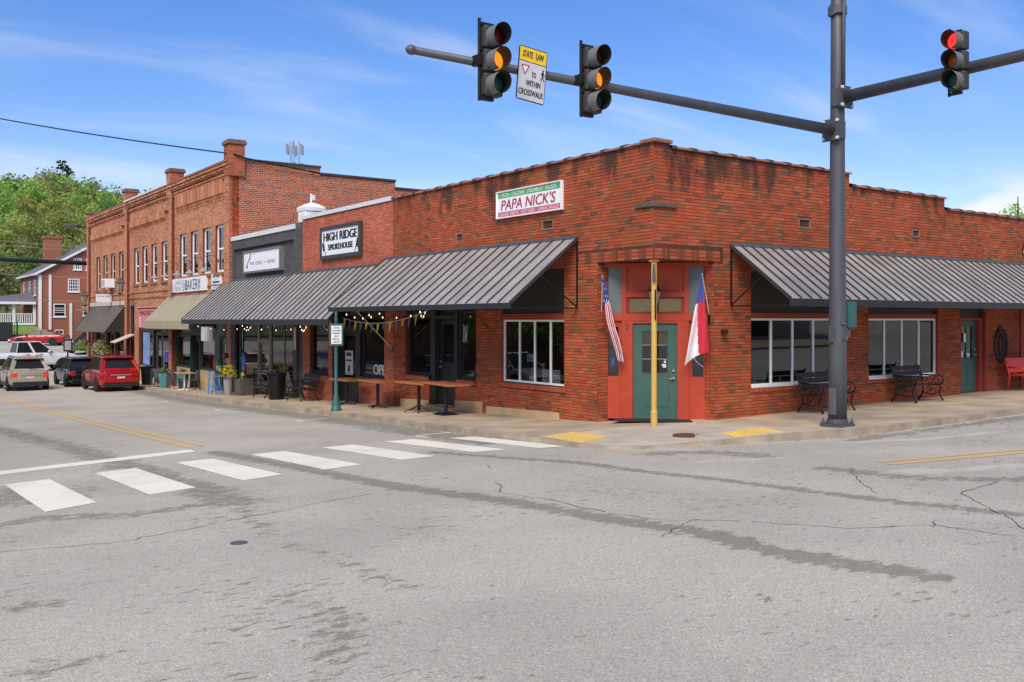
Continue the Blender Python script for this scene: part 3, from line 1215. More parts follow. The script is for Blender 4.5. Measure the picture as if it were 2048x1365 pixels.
def window(parent, u0, u1, z0, z1, depth, m_frame, glass, side='L', fr=0.06, mull=(), bars=(), mw=0.045, base=0.0, sill=None, name='window'):
    """frame > pane, mullions; depth = how far the frame sits behind the face"""
    mb = MB()
    d0, d1 = -depth - 0.06, -depth
    lbox(mb, u0, u0 + fr, z0, z1, d0, d1, side, base)
    lbox(mb, u1 - fr, u1, z0, z1, d0, d1, side, base)
    lbox(mb, u0 + fr, u1 - fr, z0, z0 + fr, d0, d1, side, base)
    lbox(mb, u0 + fr, u1 - fr, z1 - fr, z1, d0, d1, side, base)
    w = mb.build(name, m_frame, parent, world=True)
    cuts = [u0 + fr] + [v for q in sorted(mull) for v in (q - mw / 2, q + mw / 2)] + [u1 - fr]
    for q in mull:
        lbox(MB(), q - mw / 2, q + mw / 2, z0 + fr, z1 - fr, d0 + 0.004, d1 - 0.004, side, base).build('mullion', m_frame, w, world=True)
    for q in bars:
        lbox(MB(), u0 + fr, u1 - fr, q - mw / 2, q + mw / 2, d0 + 0.008, d1 - 0.002, side, base).build('glazing_bar', m_frame, w, world=True)
    zc_ = [z0 + fr] + [v for q in sorted(bars) for v in (q - mw / 2, q + mw / 2)] + [z1 - fr]
    for i in range(0, len(cuts), 2):
        for j in range(0, len(zc_), 2):
            a, b, c, d = cuts[i], cuts[i + 1], zc_[j], zc_[j + 1]
            x = base + depth + 0.03
            p = MB()
            if side == 'L':
                p.quad((x, b, c), (x, a, c), (x, a, d), (x, b, d))
            else:
                p.quad((a, x, c), (b, x, c), (b, x, d), (a, x, d))
            p.build('pane', glass, w, world=True)
    if sill:
        lbox(MB(), u0 - 0.05, u1 + 0.05, z0 - sill[0], z0 - 0.002, -depth, sill[1], side, base).build('sill', sill[2], w, world=True)
    return w


PAL_P = [(C(178, 84, 52), 4.5), (C(166, 78, 49), 4), (C(172, 95, 62), 2.5), (C(152, 88, 57), 2.8), (C(136, 90, 60), 2.2), (C(112, 80, 58), 1.1)]
PAL_HR = [(C(188, 104, 78), 5), (C(198, 114, 88), 3), (C(178, 94, 70), 2)]
PAL_2 = [(C(196, 132, 94), 5), (C(186, 120, 85), 3), (C(204, 144, 108), 2), (C(160, 104, 78), 1.5)]
PAL_2S = [(C(190, 94, 54), 5), (C(178, 86, 52), 3), (C(150, 84, 62), 2), (C(128, 86, 66), 1.0)]
PAL_G = [(C(92, 91, 90), 5), (C(86, 85, 84), 3), (C(97, 96, 95), 2)]

# ================================================================== corner restaurant
rest = thing('brick_restaurant', 'low red brick corner restaurant with a chamfered red and green doorway', 'building', (0, 0, 0))
HD = 3.30                                          # underside of the brickwork above the corner doorway
opL = [(-1, 1.70, -1, HD), (2.83, 5.27, 0.60, 3.25), (6.38, 7.38, 0.55, 2.95), (7.38, 8.72, -0.30, 2.95), (8.72, 10.05, 0.55, 2.95),
       (3.22, 3.66, 4.14, 4.37), (7.0, 7.36, 4.12, 4.34)]
opR = [(-1, 1.72, -1, HD), (2.85, 5.80, 0.66, 3.15), (7.06, 10.05, 0.69, 3.15), (11.12, 12.30, -0.05, 2.85), (4.44, 4.88, 4.16, 4.38), (8.88, 9.24, 4.18, 4.38)]
segL = [(0.0, 10.78, 5.60)]
segR = [(0.0, 6.30, 5.52), (6.30, 10.36, 5.24), (10.36, 15.2, 4.96), (15.2, 20.0, 4.70)]
soldL = [(0.0, 2.32, HD, HD + 0.27)]
soldR = [(0.0, 1.98, HD, HD + 0.27)]
wl = wall_slab('wall', rest, (0, 0, 0), (0, 1, 0), (-1, 0, 0), segL, -1.2, opL, 0.30, M_MORTAR_DK, M_REVEAL)
wr = wall_slab('wall', rest, (0, 0, 0), (1, 0, 0), (0, -1, 0), [(0.3, 6.30, 5.52)] + segR[1:], -1.2, [o for o in opR], 0.30, M_MORTAR_DK, M_REVEAL)


def basket(u1):
    """band over the doorway: three standing bricks, then three lying ones"""
    out = []
    u, k = 0.02, 0
    rr = random.Random(int(u1 * 100))
    while u < u1 - 0.1:
        cl = [PAL_P[i][0] for i in (0, 1, 2)]
        if k % 2:
            for i in range(3):
                out.append((u + i * 0.068, u + i * 0.068 + 0.058, HD + 0.012, HD + 0.225, 0.004, rr.choice([C(140, 80, 50), C(126, 72, 46), C(112, 70, 48)])))
            u += 0.205
        else:
            for i in range(3):
                out.append((u, u + 0.2, HD + 0.012 + i * 0.0725, HD + 0.012 + i * 0.0725 + 0.06, 0.004, rr.choice(cl)))
            u += 0.212
        k += 1
    return out


def rowlock(u0, u1, zt):
    out = []
    u = u0
    rr = random.Random(int(u0 * 977))
    while u < u1 - 0.03:
        out.append((u, min(u + 0.056, u1), zt - 0.115, zt - 0.004, 0.022, rr.choice([p[0] for p in PAL_P[:3]])))
        u += 0.0667
    return out


exL = basket(2.3) + rowlock(2.78, 5.32, 0.60) + rowlock(6.40, 7.36, 0.55) + rowlock(8.74, 10.03, 0.55)
exR = basket(1.98) + rowlock(2.80, 5.85, 0.66) + rowlock(7.0, 10.1, 0.69)
lay_bricks(wl, (0, 0, 0), (0, 1, 0), (-1, 0, 0), segL, -0.55, opL + soldL + [(2.76, 5.34, 0.48, 0.61), (6.38, 7.38, 0.43, 0.56), (8.72, 10.05, 0.43, 0.56)], PAL_P, M_BRICK, 11, singles=150, extra=exL, bl=0.210, hj=0.0035)
lay_bricks(wr, (0, 0, 0), (1, 0, 0), (0, -1, 0), segR, -0.25, opR + soldR + [(2.78, 5.87, 0.54, 0.67), (6.98, 10.12, 0.57, 0.70)], PAL_P, M_BRICK, 12, singles=150, extra=exR, bl=0.210, hj=0.0035)
lay_bricks(wl, (0, 1.70, 0), (1, 0, 0), (0, -1, 0), [(0.004, 0.29, HD)], -0.05, [], PAL_P, M_BRICK, 13, jit=0.15, bl=0.210, hj=0.0035)
lay_bricks(wr, (1.72, 0, 0), (0, 1, 0), (-1, 0, 0), [(0.004, 0.29, HD)], -0.05, [], PAL_P, M_BRICK, 14, jit=0.15, bl=0.210, hj=0.0035)
# coping: clay tiles with dark collars
def coping(parent, pts, m=M_TILE):
    for (p, q) in pts:
        p, q = np.array(p, float), np.array(q, float)
        L = np.linalg.norm(q - p)
        n = max(1, int(round(L / 0.61)))
        d = (q - p) / L
        s_ = np.cross(d, (0, 0, 1))
        for i in range(n):
            a = p + d * (L * i / n)
            ln = L / n - 0.006
            mb = MB()
            prof = [(-0.20, 0.0), (-0.19, 0.035), (-0.11, 0.065), (0, 0.075), (0.11, 0.065), (0.19, 0.035), (0.20, 0.0)]
            mb.prism([a + s_ * u + np.array([0, 0, h]) for u, h in prof], d * ln)
            mb.cur = 1
            e = a - d * 0.0
            mb.prism([e + s_ * u * 1.08 + np.array([0, 0, h * 1.0 + (0.016 if h > 0.01 else -0.01)]) for u, h in prof], d * 0.13)
            mb.build('coping_tile', [m, M_TILE_DK], parent, world=True)


coping(rest, [((0.14, 10.78, 5.60), (0.14, 0.32, 5.60)), ((0.45, 0.14, 5.52), (6.34, 0.14, 5.52)), ((6.36, 0.14, 5.24), (10.4, 0.14, 5.24)), ((10.42, 0.14, 4.96), (15.2, 0.14, 4.96)), ((15.24, 0.14, 4.70), (20, 0.14, 4.70))])
MB().box(0.003, 0.44, 0.003, 0.30, 5.45, 5.604).build('coping_bed', M_REVEAL, rest, world=True)
MB().box(-0.06, 0.47, -0.06, 0.36, 5.605, 5.685).build('coping_tile', M_TILE, rest, world=True, bevel=0.02)
# hollow body: roof, back and party walls, floor, soffit over the doorway
MB().box(0.31, 20, 0.31, 14, 4.30, 4.42).build('roof', M_ROOF, rest, world=True)
MB().box(0.31, 10.5, 0.31, 10.78, 4.42, 4.95).build('roof', M_ROOF, rest, world=True)
mb = MB()
mb.box(0.305, 14, 10.6, 10.78, -1.2, 4.3)
mb.box(4.0, 4.1, 3.0, 10.59, -1.2, 4.29)
mb.box(4.1, 20, 3.4, 3.5, -1.2, 4.29)
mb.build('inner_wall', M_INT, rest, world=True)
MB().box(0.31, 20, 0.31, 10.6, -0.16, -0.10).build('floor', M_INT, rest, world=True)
MB().prism([(0.305, 0.305, HD + 0.02), (1.9, 0.305, HD + 0.02), (0.305, 1.9, HD + 0.02)], (0, 0, 0.06)).build('soffit', M_REDTRIM, rest, world=True)
# air bricks and the little stone ledge round the corner
for side, u0, u1, z0, z1 in (('L', 3.22, 3.66, 4.14, 4.37), ('L', 7.0, 7.36, 4.12, 4.34), ('R', 4.44, 4.88, 4.16, 4.38), ('R', 8.88, 9.24, 4.18, 4.38)):
    mb = MB()
    for a, b, c, d in ((u0, u0 + 0.035, z0, z1), (u1 - 0.035, u1, z0, z1), (u0 + 0.035, u1 - 0.035, z0, z0 + 0.03), (u0 + 0.035, u1 - 0.035, z1 - 0.03, z1)):
        lbox(mb, a, b, c, d, -0.05, 0.004, side)
    v = mb.build('vent', mat('vent_cement', C(132, 112, 92), 0.9), rest, world=True)
    mb = MB()
    for i in range(1, 6):
        u = u0 + (u1 - u0) * i / 6
        lbox(mb, u - 0.01, u + 0.01, z0 + 0.03, z1 - 0.03, -0.05, -0.02, side)
    for i in range(1, 5):
        z = z0 + (z1 - z0) * i / 5
        lbox(mb, u0 + 0.03, u1 - 0.03, z - 0.007, z + 0.007, -0.055, -0.03, side)
    lbox(mb, u0, u1, z0, z1, -0.10, -0.08, side)
    mb.build('grille', M_RUST, v, world=True)
mb = MB()
mb.box(-0.06, -0.004, -0.06, 0.50, 4.33, 4.42)
mb.box(-0.004, 0.58, -0.06, -0.004, 4.33, 4.42)
mb.build('ledge', mat('grey_ledge', C(92, 80, 72), 0.9, var=0.3, scale=9), rest, world=True, bevel=0.01)
# restaurant windows
window(rest, 2.84, 5.26, 0.62, 2.10, 0.06, M_VINYL, M_GLASS, 'L', 0.045, mull=(3.42, 4.02, 4.62), mw=0.045)
mb = MB()
lbox(mb, 2.83, 5.27, 2.10, 2.24, -0.10, -0.02)
lbox(mb, 5.262, 5.27, 0.6, 2.1, -0.1, 0.004)
mb.build('window_head', M_REDTRIM, rest, world=True)
lbox(MB(), 2.84, 5.26, 2.24, 3.24, -0.14, -0.06).build('transom_board', M_BLACKW, rest, world=True)
for a, b, zb in ((2.86, 5.79, 0.67), (7.07, 10.04, 0.70)):
    w4 = (b - a) / 4
    window(rest, a, b, zb, 2.13, 0.06, M_VINYL, M_GLASS, 'R', 0.045, mull=(a + w4, a + 2 * w4, a + 3 * w4), mw=0.05)
    lbox(MB(), a - 0.01, b + 0.01, 2.13, 2.25, -0.10, -0.02, 'R').build('window_head', M_REDTRIM, rest, world=True)
    lbox(MB(), a, b, 2.25, 3.14, -0.14, -0.06, 'R').build('transom_board', M_BLACKW, rest, world=True)
    mb = MB()
    lbox(mb, a, b, zb - 0.03, zb, -0.05, 0.03, 'R')
    mb.build('sill', M_VINYL, rest, world=True)
lbox(MB(), 10.045, 10.13, 0.7, 2.3, -0.05, 0.012, 'R').build('window_head', M_REDTRIM, rest, world=True)
# candles and small things standing inside on the sills
rr = random.Random(5)
for k, (x, s_) in enumerate(((3.18, 1), (4.05, 1.1), (4.62, 1), (4.75, 0.7), (5.3, 0.9), (7.35, 1), (7.95, 0.8), (8.3, 0.9), (8.95, 1.2), (9.1, 0.8))):
    c_ = tag(MB().lathe([(0.028, 0), (0.03, 0.11 * s_), (0.012, 0.112 * s_), (0.006, 0.13 * s_)], n=10).build('candle', M_CREAM, None), 'cream candle standing on the inside sill of a side street window', 'candle', 'candles on the side street sills')
    zt_ = 0.70 if x < 6 else 0.73
    c_['label'] = 'cream candle inside the side street window nearest the corner' if x < 6 else 'cream candle inside the side street window nearest the green side door'
    c_['group'] = 'candles in the corner side window' if x < 6 else 'candles in the window by the side door'
    c_.location = (x, 0.20, zt_ + 0.004)
lbox(MB(), 2.86, 5.79, 0.64, 0.70, -0.30, -0.13, 'R').build('inner_sill', M_INT, rest, world=True)
lbox(MB(), 7.07, 10.04, 0.67, 0.73, -0.30, -0.13, 'R').build('inner_sill', M_INT, rest, world=True)
lbox(MB(), 2.84, 5.26, 0.6, 0.66, -0.30, -0.13).build('inner_sill', M_INT, rest, world=True)
lbox(MB(), 6.40, 7.36, 0.5, 0.56, -0.34, -0.17).build('inner_sill', M_INT, rest, world=True)
for u, w_, h_, m_, nm in ((3.30, 0.30, 0.30, M_SIGNW, 'two white printed notices side by side low in the white window'), (3.68, 0.26, 0.30, M_SIGNW, 'white printed notice propped beside the pink card in white window'), (4.18, 0.17, 0.32, mat('pink_card', C(206, 130, 120), 0.7), 'pink card standing on the inner sill of the white window')):
    mb = MB().box(0.135, 0.14, u - w_ / 2, u + w_ / 2, 0.665, 0.665 + h_)
    mb.cur = 1
    for k in range(5):
        mb.quad(*[(0.1335, y, z) for y, z in ((u + w_ * 0.35, 0.72 + k * 0.045), (u - w_ * 0.35, 0.72 + k * 0.045), (u - w_ * 0.35, 0.732 + k * 0.045), (u + w_ * 0.35, 0.732 + k * 0.045))])
    tag(mb.build('notice', [m_, M_INKGREY]), nm, 'notice')
p_ = thing('parking_placard', 'small white notice with blue print hung behind the white window', 'notice', (0.125, 4.25, 1.12))
MB().box(-0.003, 0, -0.14, 0.14, 0, 0.17).build('card', M_SIGNW, p_)
mb = MB()
for k in range(3):
    mb.quad((-0.0045, 0.1, 0.03 + k * 0.045), (-0.0045, -0.1 + 0.03 * k, 0.03 + k * 0.045), (-0.0045, -0.1 + 0.03 * k, 0.05 + k * 0.045), (-0.0045, 0.1, 0.05 + k * 0.045))
mb.build('print', mat('blue_print', C(52, 78, 150), 0.5), p_)
# side-street door
def panel_door(parent, u0, u1, z0, z1, depth, m, side, glass_z=None, panes=(2, 3), handle=True, hside=1, name='door'):
    W = u1 - u0
    mb = MB()
    st = W * 0.18
    if glass_z:
        a, b = glass_z
        lbox(mb, u0, u0 + st, z0, z1, -depth - 0.045, -depth, side)
        lbox(mb, u1 - st, u1, z0, z1, -depth - 0.045, -depth, side)
        lbox(mb, u0 + st, u1 - st, z0, a, -depth - 0.045, -depth, side)
        lbox(mb, u0 + st, u1 - st, b, z1, -depth - 0.045, -depth, side)
    else:
        lbox(mb, u0, u1, z0, z1, -depth - 0.045, -depth, side)
    d_ = mb.build(name, m, parent, world=True)
    if glass_z:
        nx_, nz_ = panes
        a, b = glass_z
        u_a, u_b = u0 + st, u1 - st
        for i in range(1, nx_):
            u = u_a + (u_b - u_a) * i / nx_
            lbox(MB(), u - 0.012, u + 0.012, a, b, -depth - 0.035, -depth - 0.006, side).build('glazing_bar', m, d_, world=True)
        for j in range(1, nz_):
            z = a + (b - a) * j / nz_
            lbox(MB(), u_a, u_b, z - 0.012, z + 0.012, -depth - 0.033, -depth - 0.008, side).build('glazing_bar', m, d_, world=True)
        x = depth + 0.025
        q = MB()
        if side == 'L':
            q.quad((x, u_b, a), (x, u_a, a), (x, u_a, b), (x, u_b, b))
        else:
            q.quad((u_a, x, a), (u_b, x, a), (u_b, x, b), (u_a, x, b))
        q.build('pane', M_GLASS, d_, world=True)
    zp = (glass_z[0] if glass_z else z1) - 0.12
    for i in range(2):
        pa = u0 + st * 0.75 + i * (W - st * 1.5) / 2 + 0.02
        pb = pa + (W - st * 1.5) / 2 - 0.06
        lbox(MB(), pa, pb, z0 + 0.2, zp, -depth - 0.002, -depth + 0.012, side).build('panel', m, d_, world=True, bevel=0.01)
    if handle:
        uh = u1 - 0.07 if hside > 0 else u0 + 0.07
        mb = MB()
        lbox(mb, uh - 0.02, uh + 0.02, z0 + 0.98, z0 + 1.03, -depth, -depth + 0.06, side)
        lbox(mb, uh - (0.11 if hside > 0 else 0), uh + (0 if hside > 0 else 0.11), z0 + 0.995, z0 + 1.015, -depth + 0.045, -depth + 0.065, side)
        lbox(mb, uh - 0.025, uh + 0.025, z0 + 1.12, z0 + 1.17, -depth, -depth + 0.03, side)
        mb.build('handle', mat('brushed_steel', C(190, 188, 182), 0.35, metal=0.8, var=0.05), d_, world=True, bevel=0.006)
    return d_


gz = float(G(11.7, 0))
sd_ = panel_door(rest, 11.22, 12.14, gz + 0.02, 2.08, 0.14, M_GREEN, 'R', (1.05, 1.92), (2, 2))
mb = MB()
for z_, w_, h_ in ((1.62, 0.12, 0.2), (1.25, 0.13, 0.13), (1.22, 0.1, 0.1)):
    pass
mb.box(11.52, 11.62, 0.128, 0.132, 1.5, 1.74)
mb.box(11.40, 11.48, 0.128, 0.132, 1.10, 1.26)
mb.box(11.66, 11.82, 0.128, 0.132, 1.12, 1.20)
mb.build('notice', M_SIGNW, sd_, world=True)
mb = MB()
for a, b, c, d in ((11.13, 11.22, -0.05, 2.16), (12.14, 12.29, -0.05, 2.16), (11.22, 12.14, 2.085, 2.16)):
    lbox(mb, a, b, c, d, -0.2, -0.03, 'R')
mb.build('door_frame', M_REDTRIM, rest, world=True)
lbox(MB(), 11.13, 12.29, 2.16, 2.84, -0.14, -0.07, 'R').build('transom_board', M_BLACKW, rest, world=True)
lbox(MB(), 14.22, 14.32, 0.16, 2.6, 0.0, 0.05, 'R').build('trim_board', M_REDTRIM, rest, world=True)
lbox(MB(), 12.31, 12.40, 0.14, 2.3, 0.0, 0.05, 'R').build('trim_board', M_REDTRIM, rest, world=True)
# black double-windowed entrance on the main street front
for a, b in ((6.40, 7.36), (8.74, 10.03)):
    window(rest, a, b, 0.56, 2.93, 0.10, M_BLACKW, M_GLASS, 'L', 0.09, bars=(2.3,), mw=0.07)
    lbox(MB(), a - 0.02, b + 0.02, 0.50, 0.58, -0.1, 0.02).build('sill', M_BLACKW, rest, world=True)
panel_door(rest, 7.55, 8.52, -0.17, 2.12, 0.22, M_BLACKW, 'L', (0.95, 1.98), (1, 1))
mb = MB()
for a, b, c, d in ((7.38, 7.55, -0.30, 2.94), (8.52, 8.72, -0.30, 2.94), (7.55, 8.52, 2.125, 2.22)):
    lbox(mb, a, b, c, d, -0.28, -0.06)
mb.build('door_frame', M_BLACKW, rest, world=True)
lbox(MB(), 7.55, 8.52, 2.22, 2.93, -0.26, -0.2).build('transom_board', M_BLACKW, rest, world=True)
for a, b, c, d in ((6.1, 7.37, -0.6, 0.02), (8.73, 10.3, -0.9, -0.12), (3.0, 5.9, -0.6, -0.01)):
    mb = MB()
    mb.prism([(-0.025, a, c), (-0.025, b, c), (-0.025, b, d - 0.02), (-0.025, a, d + 0.04)], (0.06, 0, 0))
    mb.build('plinth', M_PLINTH, rest, world=True)
MB().box(-0.12, 0.3, 7.37, 8.73, -0.5, -0.19).build('door_step', M_PLINTH, rest, world=True, bevel=0.01)

# ---- the chamfered doorway: local frame s along the front, z up, n towards the street corner
SA = np.array([0.10, 1.80, 0.0])
SD = np.array([1, -1, 0]) / math.sqrt(2)
SN = np.array([-1, -1, 0]) / math.sqrt(2)
SW = 2.40


def sp(s, z, n=0.0):
    return SA + s * SD + n * SN + np.array([0, 0, z])


def sbox(mb, s0, s1, z0, z1, n0, n1):
    return mb.obox(sp((s0 + s1) / 2, (z0 + z1) / 2, (n0 + n1) / 2), SD * (s1 - s0) / 2, SN * (n1 - n0) / 2, (0, 0, (z1 - z0) / 2))


mb = MB()
for s0, s1, z0, z1, n0, n1 in ((0, 0.13, 0, 3.30, -0.12, 0.0), (2.27, 2.40, 0, 3.30, -0.12, 0.0), (0.50, 0.60, 2.1, 3.30, -0.12, -0.01), (1.80, 1.90, 2.1, 3.30, -0.12, -0.01),
                               (0.131, 2.269, 2.08, 2.22, -0.12, -0.004), (0.601, 1.799, 2.58, 2.68, -0.12, -0.012), (0.131, 2.269, 3.22, 3.30, -0.12, -0.006),
                               (0.50, 0.73, 0, 2.08, -0.12, -0.012), (1.66, 1.90, 0, 2.08, -0.12, -0.012), (0.731, 1.659, 2.02, 2.08, -0.12, -0.016)):
    sbox(mb, s0, s1, z0, z1, n0, n1)
shop = mb.build('doorway_frame', M_REDWOOD, rest, world=True)
sbox(MB(), 0.601, 1.799, 2.681, 3.219, -0.12, -0.07).build('panel', M_REDWOOD, shop, world=True)
for s0, s1 in ((0.131, 0.499), (1.901, 2.269)):
    mb = MB()
    sbox(mb, s0, s1, 0.0, 0.90, -0.12, -0.06)
    sbox(mb, s0, s1, 1.95, 2.08, -0.12, -0.06)
    sbox(mb, s0, s0 + 0.07, 0.90, 1.95, -0.12, -0.06)
    sbox(mb, s1 - 0.07, s1, 0.90, 1.95, -0.12, -0.06)
    mb.build('side_panel', M_REDWOOD, shop, world=True)
    MB().quad(sp(s0 + 0.07, 0.90, -0.09), sp(s1 - 0.07, 0.90, -0.09), sp(s1 - 0.07, 1.95, -0.09), sp(s0 + 0.07, 1.95, -0.09)).build('pane', M_GLASS, shop, world=True)
    sbox(MB(), s0, s1, 2.22, 3.22, -0.10, -0.085).build('ribbed_pane', mat('grey_ribbed_glass', C(106, 116, 114), 0.35, var=0.12, scale=3, stretch=(1, 1, 12), bump=0.25, bscale=30), shop, world=True)
mb = MB()
for s0, s1, z0, z1 in ((0.601, 0.66, 2.22, 2.58), (1.74, 1.799, 2.22, 2.58), (0.66, 1.74, 2.22, 2.26), (0.66, 1.74, 2.54, 2.58)):
    sbox(mb, s0, s1, z0, z1, -0.12, -0.06)
tw = mb.build('transom_window', M_REDTRIM, shop, world=True)
MB().quad(sp(0.66, 2.26, -0.08), sp(1.74, 2.26, -0.08), sp(1.74, 2.54, -0.08), sp(0.66, 2.54, -0.08)).build('pane', M_GLASS, tw, world=True)
mb = MB()
for i in range(36):
    s0 = 0.66 + i * 1.08 / 36
    mb.quad(sp(s0, 2.24, -0.12 - 0.012 * (i % 2)), sp(s0 + 0.03, 2.24, -0.12 - 0.012 * ((i + 1) % 2)), sp(s0 + 0.03, 2.56, -0.12 - 0.012 * ((i + 1) % 2)), sp(s0, 2.56, -0.12 - 0.012 * (i % 2)))
mb.build('curtain', mat('tan_curtain', C(168, 138, 92), 0.9, var=0.1), tw, world=True)
mb = MB()
sd0, sd1 = 0.735, 1.655
for s0, s1, z0, z1 in ((sd0, 0.93, 0.01, 2.0), (1.46, sd1, 0.01, 2.0), (0.93, 1.46, 0.01, 0.98), (0.93, 1.46, 1.86, 2.0)):
    sbox(mb, s0, s1, z0, z1, -0.10, -0.05)
gd = mb.build('door', M_GREEN, rest, world=True)
MB().quad(sp(0.93, 0.98, -0.08), sp(1.46, 0.98, -0.08), sp(1.46, 1.86, -0.08), sp(0.93, 1.86, -0.08)).build('pane', M_GLASS, gd, world=True)
M_GBAR = mat('grey_green_bar', C(112, 138, 128), 0.5)
sbox(MB(), 1.185, 1.205, 0.98, 1.86, -0.075, -0.06).build('glazing_bar', M_GBAR, gd, world=True)
for z in (1.27, 1.565):
    sbox(MB(), 0.93, 1.46, z - 0.01, z + 0.01, -0.074, -0.061).build('glazing_bar', M_GBAR, gd, world=True)
mb = MB()
for s0, s1, z0, z1 in ((0.915, 0.93, 0.965, 1.875), (1.46, 1.475, 0.965, 1.875), (0.93, 1.46, 0.965, 0.98), (0.93, 1.46, 1.86, 1.875)):
    sbox(mb, s0, s1, z0, z1, -0.05, -0.043)
mb.build('glazing_frame', M_GREEN, gd, world=True)
for s0 in (0.94, 1.28):
    p = MB()
    sbox(p, s0, s0 + 0.2, 0.26, 0.76, -0.052, -0.040)
    p.build('panel', M_GREEN, gd, world=True, bevel=0.012)
mb = MB()
mb.tube([sp(1.58, 0.86, -0.05), sp(1.58, 0.86, 0.0)], 0.03, 10)
mb.tube([sp(1.58, 0.86, 0.005), sp(1.49, 0.855, 0.01)], 0.014, 8)
mb.tube([sp(1.58, 1.02, -0.05), sp(1.58, 1.02, -0.02)], 0.032, 12)
mb.build('handle', mat('brushed_steel', C(190, 188, 182)), gd, world=True, smooth=True)
mb = MB()
for i in range(16):
    s0 = 0.93 + i * 0.53 / 16
    a, b = -0.12 - 0.02 * (i % 2), -0.12 - 0.02 * ((i + 1) % 2)
    mb.quad(sp(s0, 1.58, a), sp(s0 + 0.0332, 1.58, b), sp(s0 + 0.0332, 1.88, b), sp(s0, 1.88, a))
mb.build('curtain', MATS['tan_curtain'], gd, world=True)
mb = MB()
for z, w_ in ((1.24, 0.05), (1.19, 0.05), (1.13, 0.09), (1.09, 0.07)):
    sbox(mb, 1.43 - w_, 1.43, z, z + 0.032, -0.079, -0.077)
mb.build('sticker', M_SIGNW, gd, world=True)
mb = MB()
lettering(mb, '2', sp(0.615, 1.95, -0.008), SD, (0, 0, 1), 0.07, 0.12)
mb.build('house_number', mat('dark_red_number', C(92, 30, 26), 0.5), shop, world=True)
# jacket and cap hung inside the left side light, beads in the right one
h_ = thing('hanging_jacket', 'blue jacket under a tan cap hung inside the left side light', 'jacket', tuple(sp(0.31, 0.93, -0.2)))
mb = MB()
mb.lathe([(0.05, 0.02), (0.11, 0.1), (0.12, 0.3), (0.10, 0.5), (0.04, 0.6)], n=12)
mb.build('jacket', mat('denim_blue', C(72, 92, 132), 0.9, var=0.25, scale=7), h_)
MB().lathe([(0.02, 0.6), (0.085, 0.64), (0.095, 0.75), (0.06, 0.9), (0.01, 0.95)], n=12).build('cap', mat('tan_cap', C(206, 162, 106), 0.9), h_, smooth=True)
b_ = MB()
pp = [sp(2.09 + 0.12 * math.sin(t * math.pi / 12 - math.pi / 2), 1.42 - 0.32 * math.cos((t - 12) * math.pi / 24) ** 1, -0.075) for t in range(0, 25)]
b_.tube(pp, 0.008, 5)
tag(b_.build('bead_chain', M_VINYL), 'white bead chain looped in the right side light of the doorway', 'chain')

# yellow post that carries the corner
post = thing('round_post', 'slim yellow round post carrying the brick corner over the doorway', 'post', (0.11, 0.11, float(G(.11, .11)) - 0.02))
MB().lathe([(0.068, 0), (0.068, 0.30), (0.056, 0.32), (0.056, 3.2), (0.056, 3.27)], n=18).build('shaft', M_YELLOWPOST, post, smooth=False)
MB().box(-0.075, 0.075, -0.075, 0.075, 3.275, 3.315).build('cap_plate', M_YELLOWPOST, post)
mb = MB()
q = -SD * 0.0 + SN
mb.tube([(q[0] * 0.075 + 0.02, q[1] * 0.075 - 0.02, 2.12), (q[0] * 0.075 + 0.02, q[1] * 0.075 - 0.02, 2.72)], 0.016, 8)
mb.tube([(q[0] * 0.06 + 0.02, q[1] * 0.06 - 0.02, 2.66), (q[0] * 0.1 + 0.02, q[1] * 0.1 - 0.02, 2.66)], 0.012, 6)
mb.build('flag_bracket', M_IRON, post)
mb = MB()
mb.tube([(q[0] * 0.09, q[1] * 0.09, 2.88), (q[0] * 0.085, q[1] * 0.085, 3.22)], [0.035, 0.022], 8)
mb.build('bell', M_STEEL, post)
# lantern hanging under the soffit
ln = thing('hanging_lantern', 'small dark lantern hanging behind the yellow post', 'lantern', tuple(sp(1.2, 2.30, 0.28)))
mb = MB()
mb.lathe([(0.05, 0.05), (0.17, 0.38)], n=4)
mb.build('glass', mat('smoky_glass', C(150, 126, 112), 0.2), ln)
mb = MB()
mb.lathe([(0.06, 0.0), (0.06, 0.05)], n=8)
mb.lathe([(0.19, 0.38), (0.19, 0.40), (0.05, 0.55), (0.02, 0.57)], n=4)
mb.tube([(0, 0, 0.56), (0, 0, 1.03)], 0.012, 6)
mb.build('frame', M_IRON, ln)
# little camera on the right jamb, mat on the ground
cm = thing('wall_camera', 'small black security camera beside the red doorway jamb', 'camera', (1.95, -0.015, 2.0 - 0.2))
MB().box(-0.08, 0.06, -0.12, -0.02, 0, 0.10).build('housing', M_BLACK, cm, bevel=0.02)
MB().box(-0.03, 0.03, -0.02, 0.005, 0.02, 0.08).build('bracket', M_BLACK, cm)
mt = MB()
mt.prism([tuple(sp(0.42, 0, 0.12) + np.array([0, 0, 0.012])), tuple(sp(1.92, 0, 0.12) + np.array([0, 0, 0.012])), tuple(sp(1.98, 0, 0.62) + np.array([0, 0, 0.012])), tuple(sp(0.30, 0, 0.62) + np.array([0, 0, 0.012]))][::-1], (0, 0, 0.012))
tag(mt.build('doormat', M_RUBBER), 'long black rubber mat in front of the green corner door', 'doormat')
